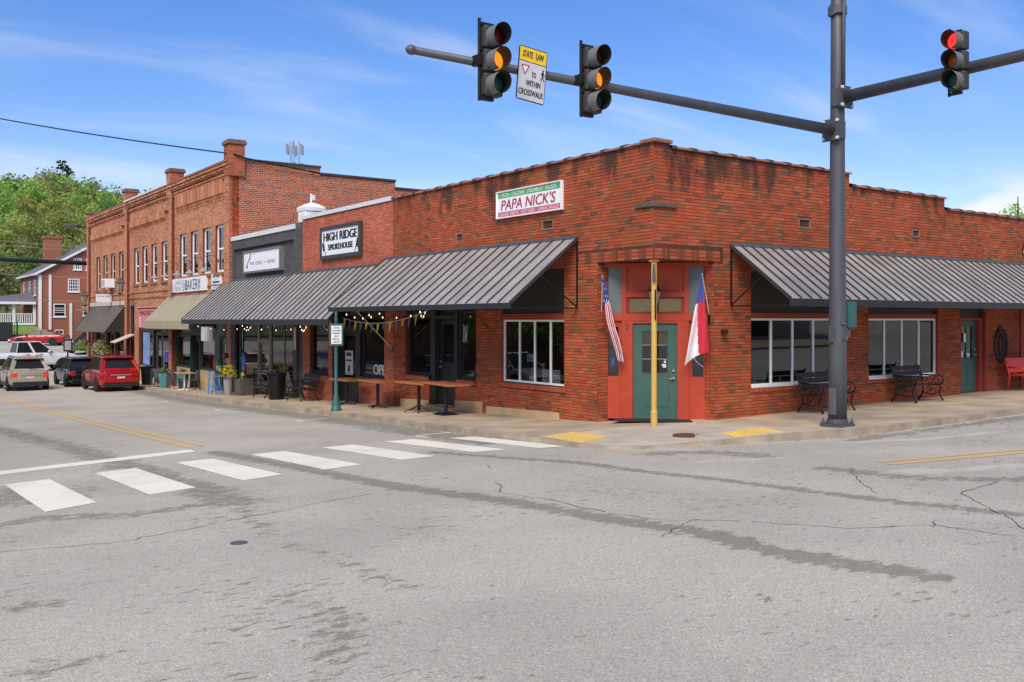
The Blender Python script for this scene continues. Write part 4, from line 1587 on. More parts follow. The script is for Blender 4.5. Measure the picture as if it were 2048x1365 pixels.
# ------------------------------------------------------------------ sheet-metal awnings
def metal_awning(label, side, u0, u1, zt, zb, proj_, fas, flip_brackets, pan=0.30, rib_minor=True, group=None):
    """wall line at height zt, eave at zb standing proj_ out; panels, seams, fascia, brackets"""
    ori = (0, (u0 + u1) / 2, zb) if side == 'L' else ((u0 + u1) / 2, 0, zb)
    t_ = thing('metal_awning', label, 'awning', ori, group=group)

    def P(u, n, z):
        return np.array((-n, u, z)) if side == 'L' else np.array((u, -n, z))

    sl_ = np.array([0, proj_, zb - zt])
    L = math.hypot(proj_, zt - zb)
    dn = np.array(P(0, proj_, zb - zt)) / L
    un = np.array(P(1, 0, 0))
    nn_ = np.cross(un, dn)
    if nn_[2] < 0:
        nn_ = -nn_
    n = int(round((u1 - u0) / pan))
    w = (u1 - u0) / n
    rr_ = random.Random(int(abs(u0) * 100) + 5)
    for i in range(n):
        a = u0 + i * w
        A = P(a + w / 2, 0.012, zt)
        mb = MB()
        mb.obox(A + dn * L / 2, un * (w / 2 - 0.001), dn * L / 2, nn_ * 0.004)
        if rib_minor:
            for f_ in (-0.22, 0.22):
                mb.obox(A + dn * L / 2 + un * w * f_ + nn_ * 0.007, un * 0.010, dn * L / 2 * 0.998, nn_ * 0.004)
        pn = mb.build('panel', M_AWN, t_, world=True)
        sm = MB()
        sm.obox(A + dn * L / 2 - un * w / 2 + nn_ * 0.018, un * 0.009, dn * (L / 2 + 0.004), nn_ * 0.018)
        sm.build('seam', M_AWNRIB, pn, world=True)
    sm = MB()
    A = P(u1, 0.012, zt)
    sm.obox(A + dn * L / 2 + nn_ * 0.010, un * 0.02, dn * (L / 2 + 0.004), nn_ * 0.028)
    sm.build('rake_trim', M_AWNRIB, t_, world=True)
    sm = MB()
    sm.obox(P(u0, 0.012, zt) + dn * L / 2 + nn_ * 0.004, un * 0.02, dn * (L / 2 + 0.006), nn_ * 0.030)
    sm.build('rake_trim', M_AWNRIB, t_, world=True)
    e = P((u0 + u1) / 2, proj_ + 0.012, zb - fas / 2 - 0.004)
    MB().obox(e, un * ((u1 - u0) / 2 + 0.02), P(0, 0.012, 0), (0, 0, fas / 2)).build('fascia', M_FASCIA, t_, world=True)
    # flashing along the wall
    MB().obox(P((u0 + u1) / 2, 0.022, zt + 0.03), un * (u1 - u0) / 2, P(0, 0.02, 0), (0, 0, 0.035)).build('flashing', M_STEEL, t_, world=True)
    # tube frame underneath
    nb = max(2, int((u1 - u0) / 2.8) + 1)
    for i in range(nb):
        u = u0 + 0.02 + (u1 - u0 - 0.04) * i / (nb - 1)
        zb2 = zb - fas
        mb = MB()
        mb.beam(P(u, 0.02, zb2 + 0.02), P(u, 0.02, zt - 0.05), 0.03, 0.03, P(0, 1, 0))
        mb.beam(P(u, 0.02, zb2 + 0.02), P(u, proj_ - 0.01, zb2 + 0.02), 0.03, 0.03)
        mb.beam(P(u, 0.04, zb2 + 0.05), P(u, proj_ * 0.55, zt + (zb - zt) * 0.55 - 0.05), 0.025, 0.025)
        mb.beam(P(u, 0.03, zt - 0.05), P(u, proj_ - 0.02, zb - 0.03), 0.03, 0.03)
        mb.build('bracket', M_IRON, t_, world=True)
    return t_


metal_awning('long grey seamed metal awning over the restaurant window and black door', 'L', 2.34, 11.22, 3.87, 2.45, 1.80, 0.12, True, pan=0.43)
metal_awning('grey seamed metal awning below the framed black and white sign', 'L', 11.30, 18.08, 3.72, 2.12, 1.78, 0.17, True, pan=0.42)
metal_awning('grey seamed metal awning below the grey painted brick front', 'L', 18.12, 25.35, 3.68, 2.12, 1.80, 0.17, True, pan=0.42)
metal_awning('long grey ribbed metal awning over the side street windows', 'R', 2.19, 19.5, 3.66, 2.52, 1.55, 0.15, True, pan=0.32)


# ------------------------------------------------------------------ the smokehouse (one storey, salmon brick)
hrz = -1.6
smoke = thing('smokehouse_shop', 'single storey salmon brick shop with a framed black lettered sign', 'building', (0, 14, -0.5))
opS = [(11.33, 13.0, 0.36, 2.6), (13.0, 14.95, -0.95, 2.6), (15.25, 16.75, 0.30, 2.6)]
segS = [(10.785, 17.35, 5.56)]
ws = wall_slab('wall', smoke, (0, 0, 0), (0, 1, 0), (-1, 0, 0), segS, hrz, opS, 0.30, M_MORTAR, M_REVEAL)
exS = [(u, u + 0.056, zt - 0.115, zt - 0.004, 0.02, PAL_HR[0][0]) for (a, b, zt) in ((11.33, 12.98, 0.36), (15.25, 16.74, 0.30)) for u in np.arange(a, b - 0.03, 0.0667)]
lay_bricks(ws, (0, 0, 0), (0, 1, 0), (-1, 0, 0), segS, -1.1, opS + [(11.3, 13.0, 0.24, 0.37), (15.2, 16.8, 0.18, 0.31)], PAL_HR, M_BRICK_HR, 21, singles=300, extra=exS, jit=0.08)
MB().box(-0.05, 0.36, 10.82, 17.40, 5.565, 5.69).build('parapet_flashing', M_FLASH, smoke, world=True)
MB().box(0.31, 14, 10.79, 17.36, 4.2, 4.3).build('roof', M_ROOF, smoke, world=True)
mb = MB()
mb.box(0.31, 14, 17.28, 17.36, hrz, 4.2)
mb.box(4.0, 4.1, 10.8, 17.27, hrz, 4.2)
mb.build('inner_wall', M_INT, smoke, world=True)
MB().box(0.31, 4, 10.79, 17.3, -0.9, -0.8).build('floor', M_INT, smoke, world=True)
window(smoke, 11.34, 12.94, 0.37, 2.58, 0.10, M_BLACKW, M_GLASS, 'L', 0.08, sill=(0.06, 0.03, M_BLACKW))
window(smoke, 15.26, 16.74, 0.31, 2.58, 0.10, M_BLACKW, M_GLASS, 'L', 0.09, sill=(0.06, 0.03, M_BLACKW))
mb = MB()
for a, b, c, d in ((13.0, 13.30, -0.95, 2.6), (14.62, 14.95, -0.95, 2.6), (13.30, 14.62, 1.75, 1.90)):
    lbox(mb, a, b, c, d, -0.25, -0.03)
mb.build('door_frame', M_BLACKW, smoke, world=True)
mb = MB()
for a, b, c, d in ((13.31, 13.45, -0.55, 1.75), (14.47, 14.61, -0.55, 1.75), (13.45, 14.47, -0.55, 0.12), (13.45, 14.47, 1.60, 1.75)):
    lbox(mb, a, b, c, d, -0.24, -0.19)
dr_ = mb.build('door', M_BLACKW, smoke, world=True)
MB().quad((0.215, 14.47, 0.12), (0.215, 13.45, 0.12), (0.215, 13.45, 1.6), (0.215, 14.47, 1.6)).build('pane', M_GLASS, dr_, world=True)
MB().tube([(0.19, 13.52, 0.42), (0.11, 13.52, 0.45), (0.11, 13.52, 0.78), (0.19, 13.52, 0.81)], 0.014, 6).build('handle', M_IRON, dr_, world=True)
mb = MB()
mb.box(0.205, 0.21, 13.85, 14.40, 0.35, 1.12)
dpost = mb.build('poster', mat('grey_poster', C(206, 204, 200), 0.6, var=0.1), dr_, world=True)
mb = MB()
for a, b, c, d in ((13.92, 14.34, 0.95, 1.06), (13.92, 14.34, 0.78, 0.84), (14.02, 14.22, 0.45, 0.66), (13.92, 14.34, 0.38, 0.41)):
    mb.quad((0.203, b, c), (0.203, a, c), (0.203, a + 0.05, d), (0.203, b - 0.05, d))
mb.build('print', M_INK, dr_, world=True)
MB().quad((0.23, 14.62, 1.90), (0.23, 13.30, 1.90), (0.23, 13.30, 2.58), (0.23, 14.62, 2.58)).build('transom_pane', M_GLASS, smoke, world=True)
# OPEN letters on the glass
mb = MB()
lettering(mb, 'OPEN', (0.122, 11.72, 0.60), LU, LV, 1.06, 0.32, bold=0.014)
op_ = tag(mb.build('window_lettering', mat('white_window_print', C(226, 228, 226), 0.6)), 'big white OPEN letters stuck inside the smokehouse window', 'lettering')
# things seen through the windows
mb = MB()
mb.box(0.6, 1.2, 15.5, 16.4, 0.30, 0.34)
cnt = thing('counter', 'dim wooden counter inside behind the smokehouse windows', 'counter', (1.4, 14.0, -0.8))
MB().box(1.3, 1.9, 11.5, 16.6, 0.15, 0.2).build('top', M_WOODTOP, cnt, world=True)
MB().box(1.4, 1.8, 11.6, 16.5, -0.8, 0.148).build('front', M_INT, cnt, world=True)
bt = thing('jug', 'white round jug on the inside sill of a smokehouse window', 'jug', (0.30, 16.35, 0.38))
MB().lathe([(0.06, 0), (0.12, 0.06), (0.13, 0.22), (0.06, 0.32), (0.07, 0.36)], n=14).build('body', M_VINYL, bt, smooth=True)
MB().tube([(0.1, 0, 0.28), (0.2, 0, 0.24), (0.2, 0, 0.14), (0.12, 0, 0.08)], 0.012, 6).build('handle', M_VINYL, bt)
lbox(MB(), 15.3, 16.7, 0.3, 0.378, -0.42, -0.17).build('inner_sill', M_INT, smoke, world=True)
bx_ = tag(MB().box(0.22, 0.36, 15.6, 15.88, 0.38, 0.60).build('box', mat('tan_box', C(206, 178, 112), 0.8), None, bevel=0.01), 'tan box on the inside sill next to the white jug', 'box')

# white rendered chimney between the two low shops
ch = thing('roof_chimney', 'squat white rendered chimney with a domed top between the low shops', 'chimney', (0.45, 17.68, 5.3))
MB().box(-0.36, 0.36, -0.32, 0.32, -0.3, 0.60).build('shaft', M_WHITE, ch, bevel=0.03)
mb = MB()
mb.lathe([(0.53, 0.60), (0.55, 0.74), (0.30, 0.86), (0.06, 0.93), (0.02, 0.94)], n=4)
dm = mb.build('cap', M_WHITE, ch, bevel=0.02)
dm.rotation_euler = (0, 0, math.pi / 4)
mb = MB()
mb.tube([(0, 0, 0.9), (0, 0, 1.24)], 0.035, 8)
mb.box(0.036, 0.13, -0.05, 0.05, 1.02, 1.20)
mb.build('vent_pipe', M_WHITE, ch)

# ------------------------------------------------------------------ grey painted shop
grey = thing('grey_shop', 'single storey grey painted brick shop with a recessed sign panel', 'building', (0, 21, -0.8))
opQ = [(17.98, 24.25, -1.2, 2.6)]
rec = (18.15, 24.45, 3.55, 4.95)
segQ = [(17.36, 24.62, 5.30)]
wq = wall_slab('wall', grey, (0, 0, 0), (0, 1, 0), (-1, 0, 0), segQ, -1.7, opQ + [rec], 0.12, M_MORTAR_GR, M_MORTAR_GR)
MB().box(0.121, 0.30, 17.37, 24.6, 2.601, 5.29).build('backing_wall', M_MORTAR_GR, wq, world=True)
lay_bricks(wq, (0, 0, 0), (0, 1, 0), (-1, 0, 0), segQ, -1.4, opQ + [rec], PAL_G, M_BRICK_GREY, 31, singles=150, jit=0.05, proud=0.006)
lay_bricks(wq, (0.121, 0, 0), (0, 1, 0), (-1, 0, 0), [(rec[0], rec[1], rec[3] - 0.01)], rec[2] + 0.01, [], PAL_G, M_BRICK_GREY, 32, singles=150, jit=0.05, proud=0.006)
MB().box(-0.05, 0.34, 17.98, 24.75, 5.31, 5.48).build('parapet_flashing', M_FLASH, grey, world=True)
MB().box(-0.012, 0.3, 17.4, 17.96, 5.301, 5.5).build('parapet_block', mat('grey_masonry', C(92, 91, 90), 0.9), grey, world=True)
MB().box(0.31, 14, 17.36, 24.36, 4.2, 4.3).build('roof', M_ROOF, grey, world=True)
mb = MB()
mb.box(4.0, 4.1, 17.37, 24.3, -1.7, 4.2)
mb.build('inner_wall', M_INT, grey, world=True)
MB().box(0.2, 4, 17.37, 24.36, -1.12, -1.02).build('floor', M_INT, grey, world=True)
gb = -0.98
window(grey, 21.90, 24.05, -0.55, 2.0, 0.10, M_ALU, M_GLASS, 'L', 0.06)
window(grey, 18.05, 20.58, -0.55, 2.0, 0.10, M_ALU, M_GLASS, 'L', 0.06, mull=(19.3,))
lbox(MB(), 17.99, 24.24, 2.0, 2.6, -0.12, -0.08).build('transom_board', M_CHAR, grey, world=True)
for a, b in ((21.90, 24.05), (18.05, 20.58)):
    lbox(MB(), a, b, -1.2, -0.55, -0.14, -0.08).build('stall_riser', M_CHAR, grey, world=True)
mb = MB()
for a, b, c, d in ((20.60, 20.74, -0.95, 2.0), (21.76, 21.88, -0.95, 2.0), (20.74, 21.76, 1.25, 1.36)):
    lbox(mb, a, b, c, d, -0.17, -0.09)
mb.build('door_frame', M_ALU, grey, world=True)
mb = MB()
for a, b, c, d in ((20.75, 20.84, -0.95, 1.24), (21.66, 21.75, -0.95, 1.24), (20.84, 21.66, -0.95, -0.75), (20.84, 21.66, 1.15, 1.24)):
    lbox(mb, a, b, c, d, -0.17, -0.12)
d_ = mb.build('door', M_ALU, grey, world=True)
MB().quad((0.145, 21.66, -0.75), (0.145, 20.84, -0.75), (0.145, 20.84, 1.15), (0.145, 21.66, 1.15)).build('pane', M_GLASS, d_, world=True)
MB().beam((0.09, 20.85, 0.05), (0.09, 21.65, 0.05), 0.03, 0.03).build('handle', MATS['brushed_steel'], d_, world=True)
MB().quad((0.14, 21.76, 1.36), (0.14, 20.74, 1.36), (0.14, 20.74, 1.98), (0.14, 21.76, 1.98)).build('transom_pane', M_GLASS, grey, world=True)
lbox(MB(), 17.66, 17.985, -1.2, 2.4, 0.0, 0.10).build('pilaster', M_CHAR, grey, world=True)
MB().box(-0.103, -0.098, 17.72, 17.92, 1.05, 1.85).build('wall_plate', M_CREAM, grey, world=True)
lbox(MB(), 24.06, 24.6, -1.5, 2.6, 0.0, 0.06).build('pilaster', mat('dark_maroon', C(66, 50, 48), 0.6), grey, world=True)
# window display: painted blue and yellow figures
for u, m_, zz_, h_, lb in ((23.88, mat('poster_blue', C(84, 142, 206), 0.6, var=0.2, scale=9), 0.05, 0.75, 'blue cut-out painted leaf shape'), (23.92, mat('poster_yellow', C(232, 214, 120), 0.6, var=0.2, scale=9), -0.45, 0.5, 'yellow cut-out painted petal shape'), (23.95, mat('poster_teal', C(110, 168, 176), 0.6, var=0.2, scale=9), 0.85, 1.0, 'tall teal cut-out painted strip')):
    w_ = 0.42 if h_ < 0.9 else 0.14
    mb = MB()
    ring = [(0.126, u - 0.2 + w_ * 0.5 * math.cos(t) * (1 + 0.25 * math.sin(5 * t)), zz_ + h_ / 2 + h_ / 2 * math.sin(t)) for t in np.linspace(0, 2 * math.pi, 24, endpoint=False)]
    mb.poly(ring)
    tag(mb.build('window_cutout', m_), lb + ' inside the grey shop window', 'cut-out')

# ------------------------------------------------------------------ two-storey brick row
BAYS = [
    ('brick_shop', 'tall orange brick two storey shop beside the grey shop, beige awning below', 24.62, 33.30, 8.58, [(25.62, 26.72), (27.35, 28.45), (29.10, 30.20), (30.80, 31.92)], 4.12, 6.12, M_VINYL),
    ('brick_shop', 'orange brick two storey shop with white windows, pink sign below', 33.30, 41.95, 8.62, [(33.95, 35.0), (35.85, 36.9), (37.65, 38.7), (39.4, 40.45)], 4.05, 5.98, M_VINYL),
    ('brick_shop', 'orange brick two storey shop at the row end with cream windows', 41.95, 51.9, 8.55, [(42.75, 43.85), (44.75, 45.85), (46.7, 47.8), (48.6, 49.7)], 3.95, 6.0, M_CREAM)]
GROUND_OP = [[(25.30, 32.75, -1.6, 2.55)], [(33.75, 39.45, -1.7, 2.75), (40.35, 41.2, -1.7, 2.9)], [(42.6, 50.9, -1.7, 2.75)]]
bays = []
for bi, (nm, lb, u0, u1, top, wins, wz0, wz1, mfr) in enumerate(BAYS):
    t_ = thing(nm, lb, 'building', (0, (u0 + u1) / 2, -1.2), group='two storey brick row')
    ops = [(a, b, wz0, wz1) for a, b in wins] + GROUND_OP[bi]
    segs = [(u0, u1, top)]
    w_ = wall_slab('wall', t_, (0, 0, 0), (0, 1, 0), (-1, 0, 0), segs, -2.0, ops, 0.3, M_MORTAR_LT, M_REVEAL)
    slots = []
    ex = []
    n_s = (14, 16, 16)[bi]
    cz0, cz1 = (7.15, 7.95) if bi == 0 else (7.0, 7.42)
    for k in range(n_s):
        u = u0 + 0.85 + (u1 - u0 - 1.7) * k / n_s
        step = (u1 - u0 - 1.7) / n_s
        hh = cz1 - cz0
        ex.append((u, u + step * 0.68, cz0 + hh * 0.30, cz1, 0.14, PAL_2[k % 3][0]))
        ex.append((u + step * 0.06, u + step * 0.56, cz0 + hh * 0.14, cz0 + hh * 0.30, 0.08, PAL_2[k % 3][0]))
        ex.append((u + step * 0.70, u + step * 0.98, cz0 + hh * 0.2, cz1 - 0.01, 0.008, C(74, 46, 36)))  # dark fill in each corbel gap: recess shade put into the brick colour
        ex.append((u + step * 0.12, u + step * 0.50, cz0, cz0 + hh * 0.14, 0.04, PAL_2[k % 3][0]))
    for k, (za, zb_, pr) in enumerate(((cz1 + 0.0, cz1 + 0.06, 0.12), (8.02, 8.09, 0.05), (8.09, 8.17, 0.09), (8.24, 8.31, 0.12), (8.31, 8.40, 0.17), (8.44, 8.55, 0.21))):
        u = u0
        while u < u1 - 0.03:
            ex.append((u, min(u + 0.2, u1), za, zb_ - 0.006, pr, PAL_2[random.randrange(4)][0]))
            u += 0.2137
    for a, b in wins:                               # soldier arch over each window, brick sill
        for u in np.arange(a - 0.1, b + 0.08, 0.0677):
            ex.append((u, u + 0.057, wz1 + 0.006, wz1 + 0.21, 0.006, PAL_2[random.randrange(3)][0]))
        ex.append((a - 0.06, b + 0.06, wz0 - 0.13, wz0 - 0.008, 0.07, C(150, 112, 78)))
    for za in (3.55, 3.25):
        u = u0
        while u < u1 - 0.03:
            ex.append((u, min(u + 0.2, u1), za, za + 0.06, 0.05, PAL_2[random.randrange(4)][0]))
            u += 0.2137
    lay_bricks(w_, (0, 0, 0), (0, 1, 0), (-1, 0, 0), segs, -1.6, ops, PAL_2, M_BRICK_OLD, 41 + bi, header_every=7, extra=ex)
    # pilaster at the far end of the bay
    pb = wall_slab('pilaster', t_, (-0.14, 0, 0), (0, 1, 0), (-1, 0, 0), [(u1 - 0.55, u1 - 0.02, 8.6)], -2.0, [], 0.14, M_MORTAR_LT, M_REVEAL)
    lay_bricks(pb, (-0.14, 0, 0), (0, 1, 0), (-1, 0, 0), [(u1 - 0.55, u1 - 0.02, 8.6)], -1.6, [], PAL_2, M_BRICK_OLD, 51 + bi)
    MB().box(-0.22, 0.34, u0 + 0.01, u1 - 0.01, top + 0.005, top + 0.09).build('parapet_cap', M_FLASH if bi == 1 else M_TILE, t_, world=True)
    for a, b in wins:
        wd = window(t_, a + 0.005, b - 0.005, wz0 + 0.005, wz1 - 0.005, 0.09, mfr, M_GLASS_UP, 'L', 0.10, bars=((wz0 + wz1) / 2,), mw=0.07)
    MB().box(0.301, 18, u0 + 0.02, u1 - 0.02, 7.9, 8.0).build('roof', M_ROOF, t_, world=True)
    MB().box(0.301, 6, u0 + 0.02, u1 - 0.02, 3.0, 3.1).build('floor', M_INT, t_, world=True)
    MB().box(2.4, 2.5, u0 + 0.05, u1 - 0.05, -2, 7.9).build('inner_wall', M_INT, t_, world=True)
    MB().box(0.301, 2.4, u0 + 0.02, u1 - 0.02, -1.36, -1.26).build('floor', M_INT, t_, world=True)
    bays.append((t_, w_))
# party walls
MB().box(0.301, 18, 51.62, 51.88, -2, 8.5).build('end_wall', M_REVEAL, bays[2][0], world=True)
MB().box(-0.02, 0.0, 51.7, 51.95, -1.6, 6.2).build('corner_board', M_CREAM, bays[2][0], world=True)
# the bare flank above the grey shop
segF = [(0.0, 3.87, 8.66), (3.87, 7.52, 8.38), (7.52, 12.0, 8.05), (12.0, 18.0, 7.7)]
fl = wall_slab('flank_wall', bays[0][0], (0, 24.62, 0), (1, 0, 0), (0, -1, 0), [(0.002, 3.87, 8.66)] + segF[1:], -2.0, [], 0.25, M_MORTAR_LT)
lay_bricks(fl, (0, 24.62, 0), (1, 0, 0), (0, -1, 0), segF, 4.32, [], PAL_2S, M_BRICK_OLD, 61, header_every=7, jit=0.16, course=0.077, hj=0.02, bl=0.205)
for a, b, z in segF:
    MB().box(a - 0.05, b + 0.02, 24.55, 24.95, z + 0.005, z + 0.09).build('coping', M_TILE_DK, bays[0][0], world=True)


def chimney(parent, y0, y1, zt, pal, seed, x0=-0.16, x1=0.5, zb=8.0):
    ob = None
    mbx = MB().box(x0, x1, y0, y1, zb, zt)
    c_ = mbx.build('chimney', M_MORTAR_LT, parent, world=True)
    lay_bricks(c_, (x0, 0, 0), (0, 1, 0), (-1, 0, 0), [(y0, y1, zt)], zb, [], pal, M_BRICK_OLD, seed)
    lay_bricks(c_, (0, y0, 0), (1, 0, 0), (0, -1, 0), [(x0, x1, zt)], zb, [], PAL_2S, M_BRICK_OLD, seed + 1)
    mb = MB().box(x0 - 0.07, x1 + 0.07, y0 - 0.07, y1 + 0.07, zt, zt + 0.14)
    mb.box(x0 - 0.03, x1 + 0.03, y0 - 0.03, y1 + 0.03, zt + 0.14, zt + 0.2)
    mb.build('chimney_cap', mat('cement_cap', C(124, 96, 80), 0.9, var=0.2, scale=6), c_, world=True, bevel=0.02)


chimney(bays[0][0], 24.50, 25.15, 9.28, PAL_2S, 71)
chimney(bays[1][0], 32.95, 33.60, 9.20, PAL_2, 73)
chimney(bays[2][0], 41.6, 42.25, 9.20, PAL_2, 75)
chimney(bays[2][0], 51.3, 51.88, 8.85, PAL_2, 77)
pb = wall_slab('pilaster', bays[0][0], (-0.14, 0, 0), (0, 1, 0), (-1, 0, 0), [(24.63, 25.15, 8.0)], 3.0, [], 0.14, M_MORTAR_LT)
lay_bricks(pb, (-0.14, 0, 0), (0, 1, 0), (-1, 0, 0), [(24.63, 25.15, 8.0)], 3.05, [], PAL_2, M_BRICK_OLD, 81)
lay_bricks(pb, (0, 24.63, 0), (1, 0, 0), (0, -1, 0), [(-0.14, 0.0, 8.0)], 3.05, [], PAL_2S, M_BRICK_OLD, 82)

# --- shop fronts under the row
b0, b1, b2 = (q[0] for q in bays)
lbox(MB(), 25.3, 32.75, 1.40, 2.55, -0.2, -0.12).build('transom_board', M_GREEN_DK, b0, world=True)
for a, b in ((30.45, 32.70), (26.95, 29.05)):
    window(b0, a, b, -0.12, 1.40, 0.10, M_GREEN_DK, M_GLASS_OLD, 'L', 0.10)
    lbox(MB(), a, b, -1.6, -0.12, -0.16, -0.08).build('stall_riser', M_PLINTH, b0, world=True)
    for k in range(3):
        u = a + (b - a) * (k + 0.5) / 3
        lbox(MB(), u - 0.3, u + 0.3, 1.55, 2.05, -0.118, -0.112).build('transom_pane', M_GLASS, b0, world=True)
panel_door(b0, 29.10, 30.40, -1.05, 1.36, 0.22, M_BLACKW, 'L', (-0.2, 1.1), (1, 1), handle=False)
panel_door(b0, 25.50, 26.30, -0.98, 1.36, 0.20, mat('turquoise_paint', C(96, 136, 134), 0.55, var=0.1), 'L', (0.0, 1.15), (1, 1), hside=-1)
for a, b in ((29.05, 29.12), (30.38, 30.46), (26.30, 26.95), (25.31, 25.50), (32.70, 32.745)):
    lbox(MB(), a, b, -1.6, 1.4, -0.18, -0.04).build('post', M_GREEN_DK, b0, world=True)
# second front: big panes either side of a door
for a, b in ((36.9, 39.4), (33.8, 35.3)):
    window(b1, a, b, -0.32, 1.58, 0.08, M_CHAR, M_GLASS, 'L', 0.08)
    lbox(MB(), a, b, -1.7, -0.32, -0.14, -0.05).build('stall_riser', M_PLINTH, b1, world=True)
panel_door(b1, 35.4, 36.8, -1.2, 1.5, 0.2, M_CHAR, 'L', (-0.9, 1.35), (1, 1), handle=False)
lbox(MB(), 33.76, 39.44, 1.6, 2.74, -0.14, -0.06).build('transom_board', mat('faded_salmon_board', C(172, 112, 92), 0.8, var=0.1), b1, world=True)
window(b1, 40.36, 41.19, 1.3, 2.89, 0.08, M_CHAR, M_GLASS, 'L', 0.08)
panel_door(b1, 40.36, 41.19, -1.25, 1.28, 0.12, M_CHAR, 'L', (-0.3, 1.1), (1, 1), handle=False)
# third front: wood posts and doors in the shade of its awning
for a, b in ((43.0, 45.0), (47.6, 50.2)):
    window(b2, a, b, -0.4, 1.5, 0.15, mat('brown_wood', C(118, 72, 46), 0.6, var=0.2, scale=4, stretch=(4, 4, 0.5)), M_GLASS, 'L', 0.12)
    lbox(MB(), a, b, -1.7, -0.4, -0.2, -0.1).build('stall_riser', MATS['brown_wood'], b2, world=True)
panel_door(b2, 45.3, 47.2, -1.25, 1.4, 0.25, MATS['brown_wood'], 'L', (-0.2, 1.2), (2, 1))
for a, b in ((42.61, 43.0), (45.0, 45.3), (47.2, 47.6), (50.2, 50.89)):
    lbox(MB(), a, b, -1.7, 2.7, -0.2, -0.05).build('post', MATS['brown_wood'], b2, world=True)
lbox(MB(), 43.0, 50.2, 1.5, 2.74, -0.24, -0.2).build('transom_board', M_BLACKW, b2, world=True)
lbox(MB(), 42.2, 51.6, 2.95, 3.2, 0.0, 0.05).build('fascia_board', M_CREAM, b2, world=True)


# fabric awnings ----------------------------------------------------------------
def fabric_awning(label, u0, u1, zt, zb, pr, val, m, striped=None, slope_end=True):
    t_ = thing('fabric_awning', label, 'awning', (0, (u0 + u1) / 2, zb))
    n = 28
    mb = MB()
    for i in range(n):
        wd = 0.36 if striped else 0.0
        a = u0 + (u1 - u0) * (i - (wd if i % 2 else 0)) / n
        b = u0 + (u1 - u0) * (i + 1 - (0 if i % 2 else wd)) / n
        mb.cur = (i % 2) if striped else 0
        sag = lambda f_: -0.03 * math.sin(math.pi * f_)
        for j in range(4):
            f0, f1 = j / 4, (j + 1) / 4
            mb.quad((-pr * f0 - 0.01, b, zt + (zb - zt) * f0 + sag(f0)), (-pr * f1 - 0.01, b, zt + (zb - zt) * f1 + sag(f1)), (-pr * f1 - 0.01, a, zt + (zb - zt) * f1 + sag(f1)), (-pr * f0 - 0.01, a, zt + (zb - zt) * f0 + sag(f0)))
    ms = [m, striped] if striped else [m]
    mb.build('canopy', ms, t_, world=True)
    if val:
        mb = MB()
        for i in range(2 * n):
            a, b = u0 + (u1 - u0) * i / (2 * n), u0 + (u1 - u0) * (i + 1) / (2 * n)
            x0_, x1_ = (-pr - 0.012 - 0.02 * (i % 2)), (-pr - 0.012 - 0.02 * ((i + 1) % 2))
            mb.quad((x0_, a, zb), (x1_, b, zb), (x1_ - 0.01, b, zb - val), (x0_ - 0.01, a, zb - val))
        mb.build('valance', m, t_, world=True)
    for u in (u0 + 0.01, u1 - 0.01):
        MB().poly([(-0.012, u, zt - 0.02), (-pr, u, zb - 0.01), (-0.012, u, zb - 0.01)]).build('side_flap', striped if striped else m, t_, world=True)
    mb = MB()
    for u in (u0 + 0.05, (u0 + u1) / 2, u1 - 0.05):
        mb.tube([(-0.02, u, zb + 0.02), (-pr + 0.02, u, zb + 0.0)], 0.015, 6)
    mb.tube([(-pr + 0.01, u0, zb), (-pr + 0.01, u1, zb)], 0.015, 6)
    mb.build('frame', M_IRON, t_, world=True)
    return t_


M_BEIGE = mat('beige_canvas', C(158, 149, 122), 0.9, var=0.08, scale=2)
M_STRD = mat('dark_canvas', C(48, 44, 42), 0.9, var=0.1)
M_STRL = mat('buff_canvas_stripe', C(156, 144, 124), 0.9, var=0.1)
fabric_awning('beige canvas awning with a frilled valance below the bakery sign', 26.6, 33.75, 3.28, 2.06, 1.15, 0.36, M_BEIGE)
fabric_awning('dark and buff striped canvas awning on the row end shop', 42.55, 50.9, 2.94, 1.42, 1.10, 0.0, M_STRL, M_STRD)
ma = MB()
ma.prism([(-0.01, 40.3, 1.28), (-0.01, 41.5, 1.28), (-1.0, 41.5, 0.86), (-1.0, 40.3, 0.86)], (0, 0, 0.05))
ma = tag(ma.build('door_hood', M_CREAM), 'small cream sloping hood over the narrow shop door', 'hood')
# ------------------------------------------------------------------ signs on the fronts
def wall_sign(name, label, u0, u1, z0, z1, m_face=None, m_frame=None, fr=0.04, th=0.05, standoff=0.01):
    t_ = thing(name, label, 'sign', (0, (u0 + u1) / 2, z0))
    MB().box(-standoff - th, -standoff, u0, u1, z0, z1).build('board', m_face or M_SIGNW, t_, world=True)
    if m_frame:
        mb = MB()
        x0, x1 = -standoff - th - 0.03, -standoff
        for a, b, c, d in ((u0 - fr, u0, z0 - fr, z1 + fr), (u1, u1 + fr, z0 - fr, z1 + fr), (u0, u1, z0 - fr, z0), (u0, u1, z1, z1 + fr)):
            mb.box(x0, x1, a, b, c, d)
        mb.build('frame', m_frame, t_, world=True)
    return t_, -standoff - th - 0.004


def strip(mb, x, ua, ub, za, zb):
    return mb.quad((x, ub, za), (x, ua, za), (x, ua, zb), (x, ub, zb))


